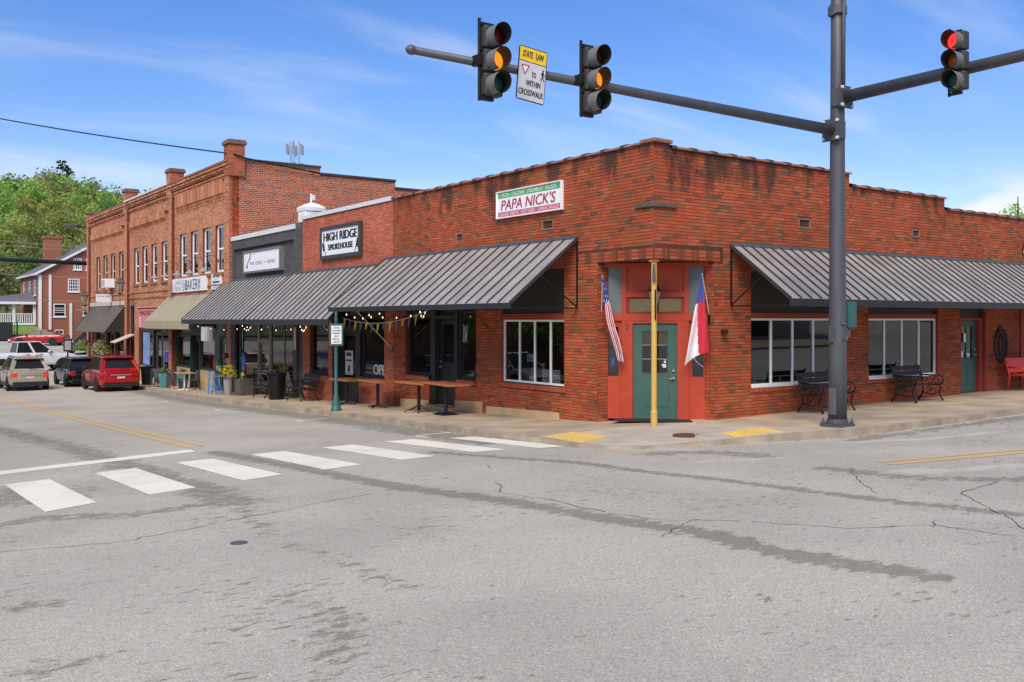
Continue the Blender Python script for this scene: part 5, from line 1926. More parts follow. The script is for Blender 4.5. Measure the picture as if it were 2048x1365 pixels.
M_SGREEN = mat('sign_green', C(88, 172, 104), 0.5)
M_SRED = mat('sign_rose_red', C(196, 88, 100), 0.5)
t_, x = wall_sign('restaurant_sign', "white board with green and red bands reading PAPA NICK'S", 2.86, 5.36, 4.56, 5.17, m_frame=M_VINYL, fr=0.02)
strip(MB(), x + 0.001, 2.90, 5.33, 5.02, 5.155).build('green_band', M_SGREEN, t_, world=True)
strip(MB(), x + 0.001, 2.90, 5.33, 4.575, 4.69).build('red_band', M_SRED, t_, world=True)
mb = MB()
lettering(mb, 'PIZZA   CALZONE   STROMBOLI   SALADS', (x - 0.002, 4.10, 5.087), LU, LV, 2.12, 0.085)
lettering(mb, 'CLASSIC PASTA   HOT SUBS   GARLIC ROLLS', (x - 0.002, 4.115, 4.632), LU, LV, 2.32, 0.075)
mb.build('lettering', M_SIGNW, t_, world=True)
mb = MB()
lettering(mb, "PAPA NICK'S", (x - 0.002, 4.12, 4.855), LU, LV, 2.10, 0.25, shear=0.22, bold=0.006)
# serifs of the big red capitals
v_, f_ = text_geo("PAPA NICK'S")
mb.build('lettering', M_INKRED, t_, world=True)

t_, x = wall_sign('smokehouse_sign', 'dark framed white sign reading HIGH RIDGE SMOKEHOUSE with two cleavers', 12.83, 15.55, 4.20, 5.02, m_frame=M_CHAR, fr=0.12, th=0.08)
mb = MB()
lettering(mb, 'HIGH RIDGE', (x - 0.002, 14.17, 4.80), LU, LV, 2.46, 0.27, bold=0.028)
lettering(mb, 'SMOKEHOUSE', (x - 0.002, 14.15, 4.46), LU, LV, 1.80, 0.19, bold=0.024)
mb.build('lettering', M_INK, t_, world=True)
mb = MB()
for cy, sgn in ((15.36, 1), (12.98, -1)):
    def q(a, b):
        return (x - 0.003, cy - sgn * (a * 0.93 + b * -0.36), 4.42 + (a * 0.34 + b * 0.93))
    mb.poly([q(-0.10, -0.05), q(0.05, -0.05), q(0.05, 0.21), q(-0.03, 0.25), q(-0.10, 0.18)] if sgn > 0 else [q(-0.10, -0.05), q(0.05, -0.05), q(0.05, 0.21), q(-0.03, 0.25), q(-0.10, 0.18)][::-1])
    hd = [q(0.0, -0.05), q(0.04, -0.05), q(0.06, -0.26), q(0.025, -0.26)]
    mb.poly(hd if sgn > 0 else hd[::-1])
mb.build('cleaver_emblem', M_INK, t_, world=True)

t_, x = wall_sign('quill_sign', 'plain white sign with a quill reading THE QUILL + HONEY', 19.42, 23.15, 4.00, 4.72, m_frame=mat('taupe_frame', C(118, 110, 106), 0.6), fr=0.08, th=0.14, standoff=-0.12)
mb = MB()
lettering(mb, 'THE  QUILL  +  HONEY', (x - 0.002, 21.15, 4.28), LU, LV, 2.75, 0.15)
mb.build('lettering', M_INKGREY, t_, world=True)
mb = MB()
mb.poly([(x - 0.003, 22.72, 4.32), (x - 0.003, 22.40, 4.66), (x - 0.003, 22.34, 4.68), (x - 0.003, 22.48, 4.46)])
mb.tube([(x - 0.003, 22.80, 4.22), (x - 0.003, 22.66, 4.40)], 0.012, 5)
mb.lathe([(0.07, -0.002), (0.07, 0.002)], (x - 0.003, 22.80, 4.19), n=14, axis='x')
mb.build('quill_emblem', M_INK, t_, world=True)

t_, x = wall_sign('bakery_sign', 'white sign with thin lettering reading HIGH RIDGE BAKERY', 27.72, 32.85, 3.40, 4.03, th=0.10)
mb = MB()
lettering(mb, 'BAKERY', (x - 0.002, 29.55, 3.71), LU, LV, 2.25, 0.46)
mb.build('lettering', M_INK, t_, world=True)
mb = MB()
lettering(mb, 'HIGH', (x - 0.002, 31.75, 3.85), LU, LV, 0.85, 0.20)
lettering(mb, 'RIDGE', (x - 0.002, 31.75, 3.57), LU, LV, 0.85, 0.20)
pts = [(x - 0.003, 31.0 + 0.2 * math.cos(a), 3.71 + 0.24 * math.sin(a)) for a in np.linspace(0.4, 6.6, 26)]
mb.tube(pts, 0.012, 4)
pts = [(x - 0.003, 31.0 + 0.09 * math.cos(a), 3.71 + 0.11 * math.sin(a)) for a in np.linspace(0, 6.3, 18)]
mb.tube(pts, 0.01, 4)
mb.build('lettering_thin', mat('pale_grey_print', C(150, 150, 152), 0.5), t_, world=True)

t_, x = wall_sign('for_sale_sign', 'upright white FOR SALE board beside the bakery sign', 25.82, 27.12, 3.40, 4.07, th=0.04)
mb = MB()
lettering(mb, 'FOR SALE', (x - 0.002, 26.47, 3.95), LU, LV, 0.95, 0.10, bold=0.01)
strip(mb, x - 0.002, 26.02, 26.92, 3.68, 3.75)
mb.build('lettering', mat('navy_print', C(52, 58, 84), 0.5), t_, world=True)
mb = MB()
for k, w_ in enumerate((0.5, 0.85, 0.8, 0.6)):
    strip(mb, x - 0.001, 26.47 - w_ / 2, 26.47 + w_ / 2, 3.83 - (k > 0) * 0.17 - k * 0.06, 3.845 - (k > 0) * 0.17 - k * 0.06)
mb.build('fine_print', M_INKGREY, t_, world=True)

t_, x = wall_sign('shop_sign', 'pink shop sign in dark letters partly behind the beige awning', 33.8, 39.35, 1.70, 2.66, m_face=mat('pink_sign', C(226, 128, 132), 0.6, var=0.06), th=0.03, standoff=0.0)
mb = MB()
lettering(mb, 'MADISON IN', (x - 0.002, 37.05, 2.47), LU, LV, 4.1, 0.24, bold=0.015)
mb.build('lettering', M_INK, t_, world=True)
mb = MB()
for k in range(4):
    strip(mb, x - 0.002, 38.92, 39.18, 2.17 - k * 0.14, 2.26 - k * 0.14)
mb.build('white_marks', M_SIGNW, t_, world=True)

# hanging blade sign of the row end shop
t_ = thing('blade_sign', 'small white hanging sign above the striped awning', 'sign', (-0.5, 45.3, 3.15))
MB().box(-0.44, 0.40, -0.03, 0.03, 0, 0.46).build('board', M_SIGNW, t_)
mb = MB()
for k, (u_, w_) in enumerate(((-0.36, 0.05), (-0.27, 0.07), (-0.16, 0.06), (-0.06, 0.08), (0.06, 0.06), (0.16, 0.07), (0.26, 0.05))):
    mb.quad((u_, -0.034, 0.28), (u_ + w_ * 0.5, -0.034, 0.28), (u_ + w_, -0.034, 0.38), (u_ + w_ * 0.4, -0.034, 0.38))
mb.build('print', M_INKGREY, t_)
MB().tube([(0.5, 0, 0.52), (-0.44, 0, 0.52)], 0.015, 6).build('bracket', M_IRON, t_)

# white board hung at the end of the grey awning
t_ = thing('hanging_board', 'plain pale board hanging under the grey awning end', 'sign', (-0.55, 26.1, 1.22))
MB().box(-0.02, 0.02, -0.75, 0.75, 0, 0.60).build('board', mat('pale_board', C(206, 200, 200), 0.6, var=0.04), t_)
MB().tube([(0, -0.6, 0.6), (0, -0.6, 1.0)], 0.008, 5).tube([(0, 0.6, 0.6), (0, 0.6, 1.0)], 0.008, 5).build('hanger', M_IRON, t_)

# banner and purple card in the second shop's glass
t_ = tag(MB().box(0.095, 0.10, 37.6, 38.9, -0.25, 1.45).build('window_banner', mat('blue_white_banner', C(126, 158, 200), 0.6, var=0.35, scale=2.2)), 'blue and white banner filling the far pane of the pink sign shop', 'banner')
t_ = tag(MB().box(0.095, 0.10, 34.1, 34.95, 0.02, 0.55).build('window_card', mat('purple_card', C(104, 84, 176), 0.6, var=0.1)), 'purple card low in the near pane of the pink sign shop', 'card')
tag(MB().box(0.18, 0.19, 25.62, 25.98, 0.3, 1.1).build('door_notice', M_SIGNW), 'tall white notice on the turquoise door', 'notice')

# black sign at the far right of the side street front
t_ = thing('wall_sign', 'black sign with a white edge above the side street awning', 'sign', (14.3, -0.02, 3.98))
MB().prism([(0, -0.04, 0), (2.4, -0.04, 0.0), (2.5, -0.04, 0.42), (0.14, -0.04, 0.36)], (0, 0.03, 0)).build('board', M_INK, t_)
mb = MB()
for a, b in (((0.02, 0.012), (2.38, 0.012)), ((0.02, 0.012), (0.15, 0.345)), ((0.15, 0.345), (2.48, 0.405))):
    mb.beam((a[0], -0.042, a[1]), (b[0], -0.042, b[1]), 0.006, 0.022, (0, 1, 0))
mb.build('white_edge', M_SIGNW, t_)

# dark wreath-like metal ornament on the side street wall
t_ = thing('wall_ornament', 'dark oval wreath ornament on the brick above the red bench', 'ornament', (13.15, -0.03, 0.95))
mb = MB()
for rx, rz, r in ((0.33, 0.46, 0.03), (0.26, 0.38, 0.02), (0.10, 0.30, 0.03)):
    mb.tube([(rx * math.cos(a), 0, 0.46 + rz * math.sin(a)) for a in np.linspace(0, 2 * math.pi, 25)], r, 6, cap=False)
for k in range(14):
    a = k * 2 * math.pi / 14
    mb.tube([(0.25 * math.cos(a), 0, 0.46 + 0.37 * math.sin(a)), (0.36 * math.cos(a + .15), -0.03, 0.46 + 0.5 * math.sin(a + .15))], [0.03, 0.01], 5)
mb.build('ring', mat('bronze_ornament', C(58, 44, 40), 0.6, var=0.2), t_)

# gooseneck lamps over the bakery sign
gl_ = None
for k, u in enumerate((26.4, 28.3, 30.2, 32.1, 33.9)):
    if gl_ is None:
        gl_ = thing('gooseneck_lamp', 'first grey green gooseneck lamp counting away from the grey shop', 'lamp', (0, u, 4.6), group='gooseneck lamps over the bakery sign')
        MB().tube([(0, 0, 0)] + [(-0.3 - 0.32 * math.cos(a), 0, 0.02 + 0.22 * math.sin(a)) for a in np.linspace(math.pi * 0.98, 0.0, 9)] + [(-0.62, 0, -0.28)], 0.016, 6).build('arm', M_STEEL, gl_)
        MB().lathe([(0.035, 0.14), (0.05, 0.06), (0.13, 0.03), (0.21, -0.05)], (-0.62, 0, -0.42), n=16, cap=False).build('shade', mat('grey_green_enamel', C(142, 152, 144), 0.5), gl_, smooth=True)
        MB().lathe([(0.06, 0), (0.06, 0.03)], (0, 0, 0), n=10, axis='x').build('rosette', M_STEEL, gl_)
    else:
        dup(gl_, (0, u, 4.6), label=('second', 'third', 'fourth', 'fifth')[k - 1] + ' grey green gooseneck lamp counting away from the grey shop')

# wall lanterns of the row end shop
def lantern(loc, label):
    t_ = thing('wall_lantern', label, 'lantern', loc)
    mb = MB()
    mb.lathe([(0.10, 0.0), (0.22, 0.55)], n=6)
    mb.build('glass', mat('lantern_glass', C(158, 148, 130), 0.3, var=0.2), t_)
    mb = MB()
    mb.lathe([(0.05, -0.10), (0.12, 0.0)], n=6)
    mb.lathe([(0.27, 0.55), (0.27, 0.58), (0.12, 0.72), (0.13, 0.76), (0.04, 0.84), (0.02, 0.95)], n=6)
    for k in range(6):
        a = k * math.pi / 3
        mb.tube([(0.10 * math.cos(a), 0.10 * math.sin(a), 0), (0.22 * math.cos(a), 0.22 * math.sin(a), 0.55)], 0.012, 4)
    mb.build('cage', mat('aged_bronze', C(96, 84, 70), 0.6), t_)
    MB().tube([(0, 0, -0.1), (0, 0, -0.75), (0.35, 0, -0.85), (0.8, 0, -0.55)], 0.018, 6).build('bracket', M_IRON, t_)


lantern((-0.8, 40.1, 3.55), 'bronze wall lantern between the pink sign and striped awning')
lantern((-0.8, 49.3, 3.05), 'bronze wall lantern at the end corner of the brick row')
# window air conditioner
ac = thing('window_air_conditioner', 'white window air conditioner in a cream framed upper window', 'air conditioner', (-0.25, 45.3, 3.98))
MB().box(-0.30, 0.25, -0.48, 0.48, 0, 0.52).build('case', M_VINYL, ac, bevel=0.02)
for k in range(6):
    MB().box(-0.306, -0.298, -0.42, 0.42, 0.08 + k * 0.065, 0.11 + k * 0.065).build('louvre', M_INKGREY, ac)

# ------------------------------------------------------------------ flags
def flag(name, label, sp_top, fn_w, drop_, cols_fn, holder):
    t_ = thing(name, label, 'flag', tuple(holder))
    n_i, n_j = 36, 22
    vs_, fs, ci = [], [], []
    for i in range(n_i + 1):
        for j in range(n_j + 1):
            vs_.append(tuple(fn_w(i / n_i, j / n_j) - holder))
    mb = MB()
    mats_ = [mat('flag_red', C(200, 44, 62), 0.8, var=0.08), mat('flag_white', C(232, 228, 226), 0.8, var=0.05), mat('flag_blue', C(74, 88, 156), 0.8, var=0.08)]
    for i in range(n_i):
        for j in range(n_j):
            a = i * (n_j + 1) + j
            mb.f.append([a, a + 1, a + n_j + 2, a + n_j + 1])
            mb.mi.append(cols_fn((i + 0.5) / n_i, (j + 0.5) / n_j))
    mb.v = vs_
    mb.build('cloth', mats_, t_, smooth=True)
    return t_


# national flag hanging furled: i runs down, j across the folds
def us_w(i, j):
    w = 0.05 + 0.10 * i + 0.07 * math.sin(i * 3)
    fold = 0.05 * math.sin(j * 13 + i * 4) * (0.4 + i)
    s = 0.13 + 0.36 * i ** 1.35 - 0.02 + (j - 0.35) * w * 0.95 + 0.018 * math.sin(i * 9)
    z = 3.02 - 1.72 * i + 0.10 * (j - 0.5) * i - (0.14 * j * i)
    return sp(s, z, 0.30 + fold - 0.05 * i)


def us_c(i, j):
    if i < 0.36 - 0.10 * j:
        return 1 if (int(i * 44) + int(j * 9)) % 4 == 0 and int(j * 9) % 2 == 0 else 2
    return 0 if int((j * 1.0 + 0.30 * i) * 7.5) % 2 else 1


f1 = flag('national_flag', 'furled red white and blue striped flag on the left doorway jamb', None, us_w, 1.7, us_c, sp(0.07, 2.15, 0.02))
mb = MB()
mb.tube([(0, 0, 0), tuple(sp(0.12, 3.03, 0.30) - sp(0.07, 2.15, 0.02))], 0.012, 6)
mb.build('staff', M_CREAM, f1)
MB().box(-0.03, 0.03, -0.03, 0.03, -0.14, 0.14).build('socket', M_IRON, f1)


def nc_w(i, j):
    w = 0.05 + 0.38 * i
    s = 2.10 + 0.10 - 0.24 * i * (1 - j) * 1.0 + (j - 0.5) * w * 0.6 + 0.03 * i
    fold = 0.05 * math.sin(j * 8 + i * 2) * (0.3 + i)
    z = 3.02 - 1.62 * i - 0.24 * i * (1 - j) ** 2 + 0.03 * j * i
    return sp(s - 0.05, z, 0.32 + fold)


def nc_c(i, j):
    if i < 0.34 - 0.02 * j:
        return 2
    return 1 if j < 0.30 + 0.28 * (i - 0.34) / 0.66 else 0


f2 = flag('state_flag', 'hanging blue red and white flag on the right doorway jamb', None, nc_w, 1.7, nc_c, sp(2.33, 2.15, 0.02))
mb = MB()
mb.tube([(0, 0, 0), tuple(sp(2.16, 3.05, 0.32) - sp(2.33, 2.15, 0.02))], 0.012, 6)
mb.build('staff', M_CREAM, f2)
MB().box(-0.03, 0.03, -0.03, 0.03, -0.14, 0.14).build('socket', M_IRON, f2)

# ------------------------------------------------------------------ traffic signals
PX, PY_ = 2.03, -2.75
pz = float(G(PX, PY_))
sig = thing('signal_pole', 'tall grey steel traffic signal pole with two long mast arms', 'signal pole', (PX, PY_, pz))
MB().lathe([(0.172, 0.05), (0.160, 1.2), (0.125, 6.5), (0.110, 9.2)], n=24).build('shaft', M_POLE, sig, smooth=True)
mb = MB()
mb.box(-0.225, 0.225, -0.225, 0.225, -0.02, 0.05)
for sx in (-1, 1):
    for sy in (-1, 1):
        mb.lathe([(0.035, 0.05), (0.035, 0.10), (0.015, 0.11), (0.015, 0.16)], (sx * 0.18, sy * 0.18, 0), n=6)
mb.lathe([(0.20, 0.05), (0.185, 0.14)], n=20)
mb.build('base_plate', M_POLE, sig, bevel=0.008)
MB().lathe([(0.17, 7.63), (0.17, 7.78)], n=20).box(-0.17, -0.10, -0.05, 0.05, 7.6, 7.8).box(0.10, 0.19, -0.05, 0.05, 7.6, 7.8).build('clamp', M_POLE, sig)
MB().tube([(-0.03, -0.15, 6.3), (-0.02, -0.15, 7.7), (0.06, -0.17, 8.6), (0.10, -0.2, 9.2)], 0.035, 8).build('conduit', M_STEEL, sig, smooth=True)
Z1, Z2 = 5.60 - pz, 6.20 - pz
MB().tube([(-0.12, 0, Z1), (-9.0, 0, Z1 + 0.02)], [0.102, 0.052], 18).build('mast_arm', M_POLE, sig, smooth=True)
MB().lathe([(0.062, 0.0), (0.064, -0.06), (0.045, -0.09), (0.01, -0.12)], (-8.98, 0, Z1 + 0.02), n=14, axis='x').build('arm_cap', M_POLE, sig)
MB().tube([(0, -0.12, Z2), (0, -9.0, Z2 + 0.10)], [0.116, 0.055], 18).build('mast_arm', M_POLE, sig, smooth=True)
for ax, Z in (('x', Z1), ('y', Z2)):
    mb = MB()
    if ax == 'x':
        mb.box(-0.20, -0.16, -0.19, 0.19, Z - 0.2, Z + 0.2)
        mb.box(-0.16, 0.02, -0.16, 0.16, Z - 0.16, Z + 0.16)
        bolts = [(-0.21, s1 * 0.15, Z + s2 * 0.16) for s1 in (-1, 1) for s2 in (-1, 1)]
    else:
        mb.box(-0.19, 0.19, -0.20, -0.16, Z - 0.2, Z + 0.2)
        mb.box(-0.16, 0.16, -0.16, 0.02, Z - 0.16, Z + 0.16)
        bolts = [(s1 * 0.15, -0.21, Z + s2 * 0.16) for s1 in (-1, 1) for s2 in (-1, 1)]
    fl_ = mb.build('flange', M_POLE, sig)
    for b_ in bolts:
        MB().lathe([(0.03, -0.02), (0.03, 0.02)], b_, n=8, axis=ax).build('bolt', M_FLASH, fl_)
hb = MB().box(-0.20, -0.165, -0.06, 0.06, 1.55, 1.85).build('hand_hole_cover', M_POLE, sig, bevel=0.02)
MB().tube([(-0.06, -0.165, 1.62), (0.02, -0.19, 1.60), (0.06, -0.165, 1.66)], 0.012, 6).tube([(-0.10, -0.145, 1.9), (-0.02, -0.17, 1.9)], 0.02, 6).build('fitting', M_STEEL, sig)
MB().box(-0.215, -0.15, -0.10, 0.04, 0.22, 0.72).build('junction_box', M_STEEL, sig, bevel=0.02)

M_HOUS = mat('signal_housing', C(58, 56, 54), 0.55, var=0.12)
M_VISOR = mat('signal_visor', C(112, 112, 110), 0.6, var=0.1)
M_VIN = mat('visor_inside', C(40, 38, 37), 0.7)


def signal_head(name, label, loc, rz, lit, group=None):
    """faces local -Y"""
    t_ = thing(name, label, 'traffic light', loc, rz, group)
    cols = {'red': (C(120, 26, 24), (1.0, 0.05, 0.04, 1)), 'amber': (C(176, 96, 20), (1.0, 0.30, 0.02, 1)), 'green': (C(52, 88, 84), (0.1, 0.9, 0.6, 1))}
    for k, nm in enumerate(('red', 'amber', 'green')):
        z = 0.36 - k * 0.36
        s_ = MB().box(-0.165, 0.165, -0.02, 0.17, z - 0.168, z + 0.168).build('section', M_HOUS, t_, bevel=0.03)
        on = nm in lit
        # convex lens
        m_ = mat('lens_%s_%s' % (nm, 'on' if on else 'off'), cols[nm][0], 0.25, emit=cols[nm][1] if on else None, es=(0.9 if lit[nm] > 0.5 else 0.35) if on else 0, var=0.25, scale=9)
        MB().lathe([(0.15, -0.022), (0.13, -0.045), (0.08, -0.065), (0.01, -0.072)], (0, 0, z), n=24, axis='y').build('lens', m_, s_, smooth=True)
        # tunnel visor, open underneath
        vs_, fs = [], []
        nseg = 20
        a0, a1 = math.radians(-172), math.radians(172)
        mb = MB()
        for rad, idx_ in ((0.157, 0), (0.150, 1)):
            mb.cur = idx_
            vs_, fs = [], []
            for j in range(2):
                for i in range(nseg + 1):
                    a = a0 + (a1 - a0) * i / nseg
                    ln_ = 0.0 if j == 0 else -(0.17 + 0.10 * (0.5 + 0.5 * math.cos(a)))
                    vs_.append((rad * math.sin(a), -0.02 + ln_, z + rad * math.cos(a)))
            for i in range(nseg):
                fs.append((i, i + 1, nseg + 2 + i, nseg + 1 + i) if idx_ == 0 else (nseg + 1 + i, nseg + 2 + i, i + 1, i))
            mb.add(vs_, fs)
        mb.build('visor', [M_VISOR, M_VIN], s_, smooth=True)
    mb = MB()
    mb.tube([(-0.19, 0.11, -0.60), (-0.19, 0.11, 0.64)], 0.026, 8)
    for z in (-0.56, 0.56):
        mb.box(-0.20, 0.05, 0.07, 0.14, z - 0.03, z + 0.02)
    for z in (0.18, -0.18):
        mb.box(-0.19, -0.16, 0.05, 0.15, z - 0.03, z + 0.03)
    mb.build('bracket_tube', M_IRON, t_)
    mb = MB()
    mb.box(-0.26, -0.17, 0.04, 0.22, -0.08, 0.08)
    mb.build('arm_clamp', M_IRON, t_, bevel=0.01)
    t_.scale = (0.9, 0.9, 0.9)
    return t_


signal_head('traffic_light', 'amber lit traffic light nearest the free end of the mast arm', (-5.83, PY_ - 0.22, 5.61), 0.0, {'amber': 1.0})
signal_head('traffic_light', 'amber lit traffic light between the crosswalk sign and the pole', (-4.05, PY_ - 0.22, 5.61), 0.0, {'amber': 0.8})
signal_head('traffic_light', 'red lit traffic light on the arm over the side street', (PX - 0.21, -5.16, 6.33), -math.pi / 2, {'red': 1.0})

# crosswalk law sign on the arm
t_ = thing('crosswalk_sign', 'yellow and white STATE LAW crosswalk sign hung on the mast arm', 'sign', (-5.16, PY_ - 0.13, 5.16), 0)
tilt = np.array([0.09, 0, 1.0]) / math.hypot(0.09, 1)
TU = np.array([1, 0, -0.09]) / math.hypot(1, 0.09)


def tq(u, v, n=0.0):
    return TU * u + tilt * v + np.array([0, -n, 0])


def trect(mb, a, b, c, d, n):
    return mb.quad(tq(a, c, n), tq(b, c, n), tq(b, d, n), tq(a, d, n))


W2, HH = 0.245, 0.76
mb = MB()
ring = []
for (cx, cz, a0) in ((W2 - 0.03, HH - 0.03, 0), (-W2 + 0.03, HH - 0.03, 90), (-W2 + 0.03, 0.03, 180), (W2 - 0.03, 0.03, 270)):
    for k in range(4):
        a = math.radians(a0 + k * 30)
        ring.append((cx + 0.03 * math.cos(a), cz + 0.03 * math.sin(a)))
mb.prism([tq(u, v, 0.008) for u, v in ring], (0, 0.012, 0))
mb.build('plate', M_INK, t_)
trect(MB(), -W2 + 0.012, W2 - 0.012, 0.013, 0.545, 0.010).build('white_field', mat('sign_grey_white', C(206, 204, 204), 0.45), t_)
trect(MB(), -W2 + 0.012, W2 - 0.012, 0.557, HH - 0.013, 0.010).build('yellow_field', mat('sign_yellow', C(244, 200, 38), 0.45), t_)
mb = MB()
for s_, u, v, w_, h_ in (('STATE   LAW', 0, 0.655, 0.36, 0.09), ('TO', 0.03, 0.385, 0.075, 0.08), ('WITHIN', 0.03, 0.255, 0.25, 0.08), ('CROSSWALK', 0.0, 0.12, 0.43, 0.085)):
    lettering(mb, s_, tq(u, v, 0.0125), TU, tilt, w_, h_, bold=0.003)
# walking figure
cx, cz = 0.185, 0.40
mb.poly([tq(cx + 0.014 * math.cos(a), cz + 0.082 + 0.014 * math.sin(a), 0.0125) for a in np.linspace(0, 2 * math.pi, 10, endpoint=False)])
for a, b, w_ in (((0, 0.065), (-0.004, 0.0), 0.028), ((-0.004, 0.0), (-0.03, -0.072), 0.014), ((0.0, 0.0), (0.028, -0.07), 0.014), ((0.004, 0.05), (0.035, 0.01), 0.010), ((-0.004, 0.05), (-0.035, 0.02), 0.010)):
    A, B = tq(cx + a[0], cz + a[1], 0.0125), tq(cx + b[0], cz + b[1], 0.0125)
    mb.beam(A, B, 0.001, w_, (0, 0, 1)) if False else mb.obox((A + B) / 2, (B - A) / 2, np.cross((B - A) / np.linalg.norm(B - A), (0, 1, 0)) * w_ / 2, (0, 0.0006, 0))
mb.build('lettering', M_INK, t_)
mb = MB()
T1 = [(-0.20, 0.50), (-0.05, 0.50), (-0.125, 0.355)]
mb.poly([tq(u, v, 0.0125) for u, v in T1][::-1])
mb.build('yield_symbol', M_INKRED, t_)
MB().poly([tq(u, v, 0.0135) for u, v in ((-0.174, 0.483), (-0.076, 0.483), (-0.125, 0.388))][::-1]).build('yield_symbol_centre', M_SIGNW, t_)
MB().box(-0.03, 0.03, 0.0, 0.12, 0.40, 0.50).build('clamp', M_IRON, t_)

# pedestrian signal on its own teal post behind the big pole
gx_, gy_ = 2.40, -2.60
t_ = thing('pedestrian_signal_post', 'teal post with a teal pedestrian signal box behind the signal pole', 'signal post', (gx_, gy_, float(G(gx_, gy_))))
MB().lathe([(0.09, 0), (0.06, 0.10), (0.055, 2.45), (0.03, 2.5)], n=14).build('post', M_TEAL, t_)
MB().box(0.05, 0.32, -0.09, 0.12, 1.82, 2.32).build('signal_box', M_TEAL, t_, bevel=0.02)
MB().box(0.06, 0.18, -0.05, 0.06, 1.64, 1.82).build('push_button', M_STEEL, t_, bevel=0.01)
MB().lathe([(0.03, 2.5), (0.05, 2.55), (0.02, 2.62)], n=10).build('finial', M_IRON, t_)

# parking sign on a teal post
t_ = thing('parking_sign_post', 'teal post with a small white parking sign at the kerb', 'sign', (-1.92, 10.5, float(G(-1.92, 10.5))))
MB().lathe([(0.15, 0), (0.15, 0.05), (0.12, 0.08), (0.13, 0.2), (0.075, 0.34), (0.07, 0.42), (0.05, 0.46), (0.048, 2.5), (0.06, 2.53), (0.03, 2.6), (0.045, 2.66), (0.01, 2.74)], n=16).build('post', M_TEAL, t_, smooth=True)
rz_ = math.radians(-18)
ps = np.array([math.cos(rz_), math.sin(rz_), 0])
pn_ = np.array([math.sin(rz_), -math.cos(rz_), 0])


def pbox(mb, u0, u1, z0, z1, n0, n1):
    return mb.obox(ps * (u0 + u1) / 2 + pn_ * (n0 + n1) / 2 + np.array([0, 0, (z0 + z1) / 2]), ps * (u1 - u0) / 2, pn_ * (n1 - n0) / 2, (0, 0, (z1 - z0) / 2))


pbox(MB(), -0.19, 0.19, 1.78, 2.40, 0.045, 0.07).build('backing', M_TEAL, t_, bevel=0.02)
pbox(MB(), -0.14, 0.14, 1.84, 2.34, 0.0705, 0.078).build('plate', M_SIGNW, t_)
mb = MB()
for k, (s_, w_) in enumerate((('2 HOUR', 0.17), ('CUSTOMER', 0.23), ('PARKING', 0.20), ('ONLY', 0.12), ('8:00 AM -', 0.2), ('5:00 PM', 0.19))):
    lettering(mb, s_, pn_ * 0.0795 + np.array([0, 0, 2.285 - k * 0.078]), ps, (0, 0, 1), w_, 0.045, bold=0.002)
mb.build('lettering', M_INK, t_)
# ------------------------------------------------------------------ benches
M_SLAT = mat('dark_green_black_slat', C(38, 36, 32), 0.7, var=0.12, scale=5)


def park_bench(label, loc, rz, group=None, W=1.27, slat_m=None):
    """front is local -Y, back to +Y"""
    slat_m = slat_m or M_SLAT
    t_ = thing('park_bench', label, 'bench', loc, rz, group)
    for k in range(4):
        y = -0.20 + k * 0.125
        MB().box(-W / 2, W / 2, y, y + 0.095, 0.415 - 0.012 * k, 0.44 - 0.012 * k).build('seat_slat', slat_m, t_, bevel=0.008)
    for k in range(3):
        z = 0.50 + k * 0.125
        y = 0.285 + 0.042 * k
        MB().obox((0, y, z + 0.05), (W / 2, 0, 0), (0, 0.012, -0.004), (0, 0.018, 0.052)).build('back_slat', slat_m, t_, bevel=0.008)
    for s in (-1, 1):
        x = s * (W / 2 - 0.06)
        mb = MB()
        mb.tube([(x, -0.24, 0.0), (x, -0.27, 0.03), (x, -0.20, 0.12), (x, -0.17, 0.24), (x, -0.23, 0.36), (x, -0.20, 0.41)], [0.03, 0.025, 0.02, 0.022, 0.022, 0.02], 6)
        mb.tube([(x, 0.36, 0.0), (x, 0.38, 0.03), (x, 0.29, 0.12), (x, 0.24, 0.26), (x, 0.27, 0.40), (x, 0.36, 0.70), (x, 0.42, 0.88), (x, 0.46, 0.90)], [0.03, 0.025, 0.02, 0.022, 0.02, 0.018, 0.016, 0.014], 6)
        mb.tube([(x, -0.22, 0.40), (x, 0.27, 0.38)], 0.02, 6)
        mb.tube([(x, -0.22, 0.41), (x, -0.28, 0.50), (x, -0.26, 0.60), (x, -0.16, 0.635), (x, 0.05, 0.62), (x, 0.33, 0.63)], 0.018, 6)
        for cy, cz, r in ((-0.10, 0.52, 0.07), (0.07, 0.50, 0.075), (0.20, 0.52, 0.05), (-0.02, 0.22, 0.07), (0.10, 0.28, 0.05)):
            mb.tube([(x, cy + r * math.cos(a), cz + r * math.sin(a)) for a in np.linspace(0, 5.4, 12)], 0.011, 5)
        mb.tube([(x, -0.18, 0.2), (x, 0.02, 0.15), (x, 0.26, 0.2)], 0.014, 6)
        mb.build('end_frame', M_IRON, t_, smooth=True)
    return t_


def gz_(x, y):
    return float(G(x, y)) + 0.004


park_bench('black slatted iron bench half hidden behind the grey signal pole', (4.62, -0.66, gz_(4.62, -.66)), 0.02)
park_bench('black slatted iron bench under the second side street window', (8.20, -0.62, gz_(8.2, -.62)), 0.0, W=1.25)
park_bench('black iron bench on the smokehouse side of the litter bin', (-0.62, 16.0, gz_(-.62, 16.0)), -math.pi / 2 + 0.03, W=1.2)
park_bench('black iron bench squeezed between grey shop door and litter bin', (-0.62, 19.2, gz_(-.62, 19.2)), -math.pi / 2, W=1.2)

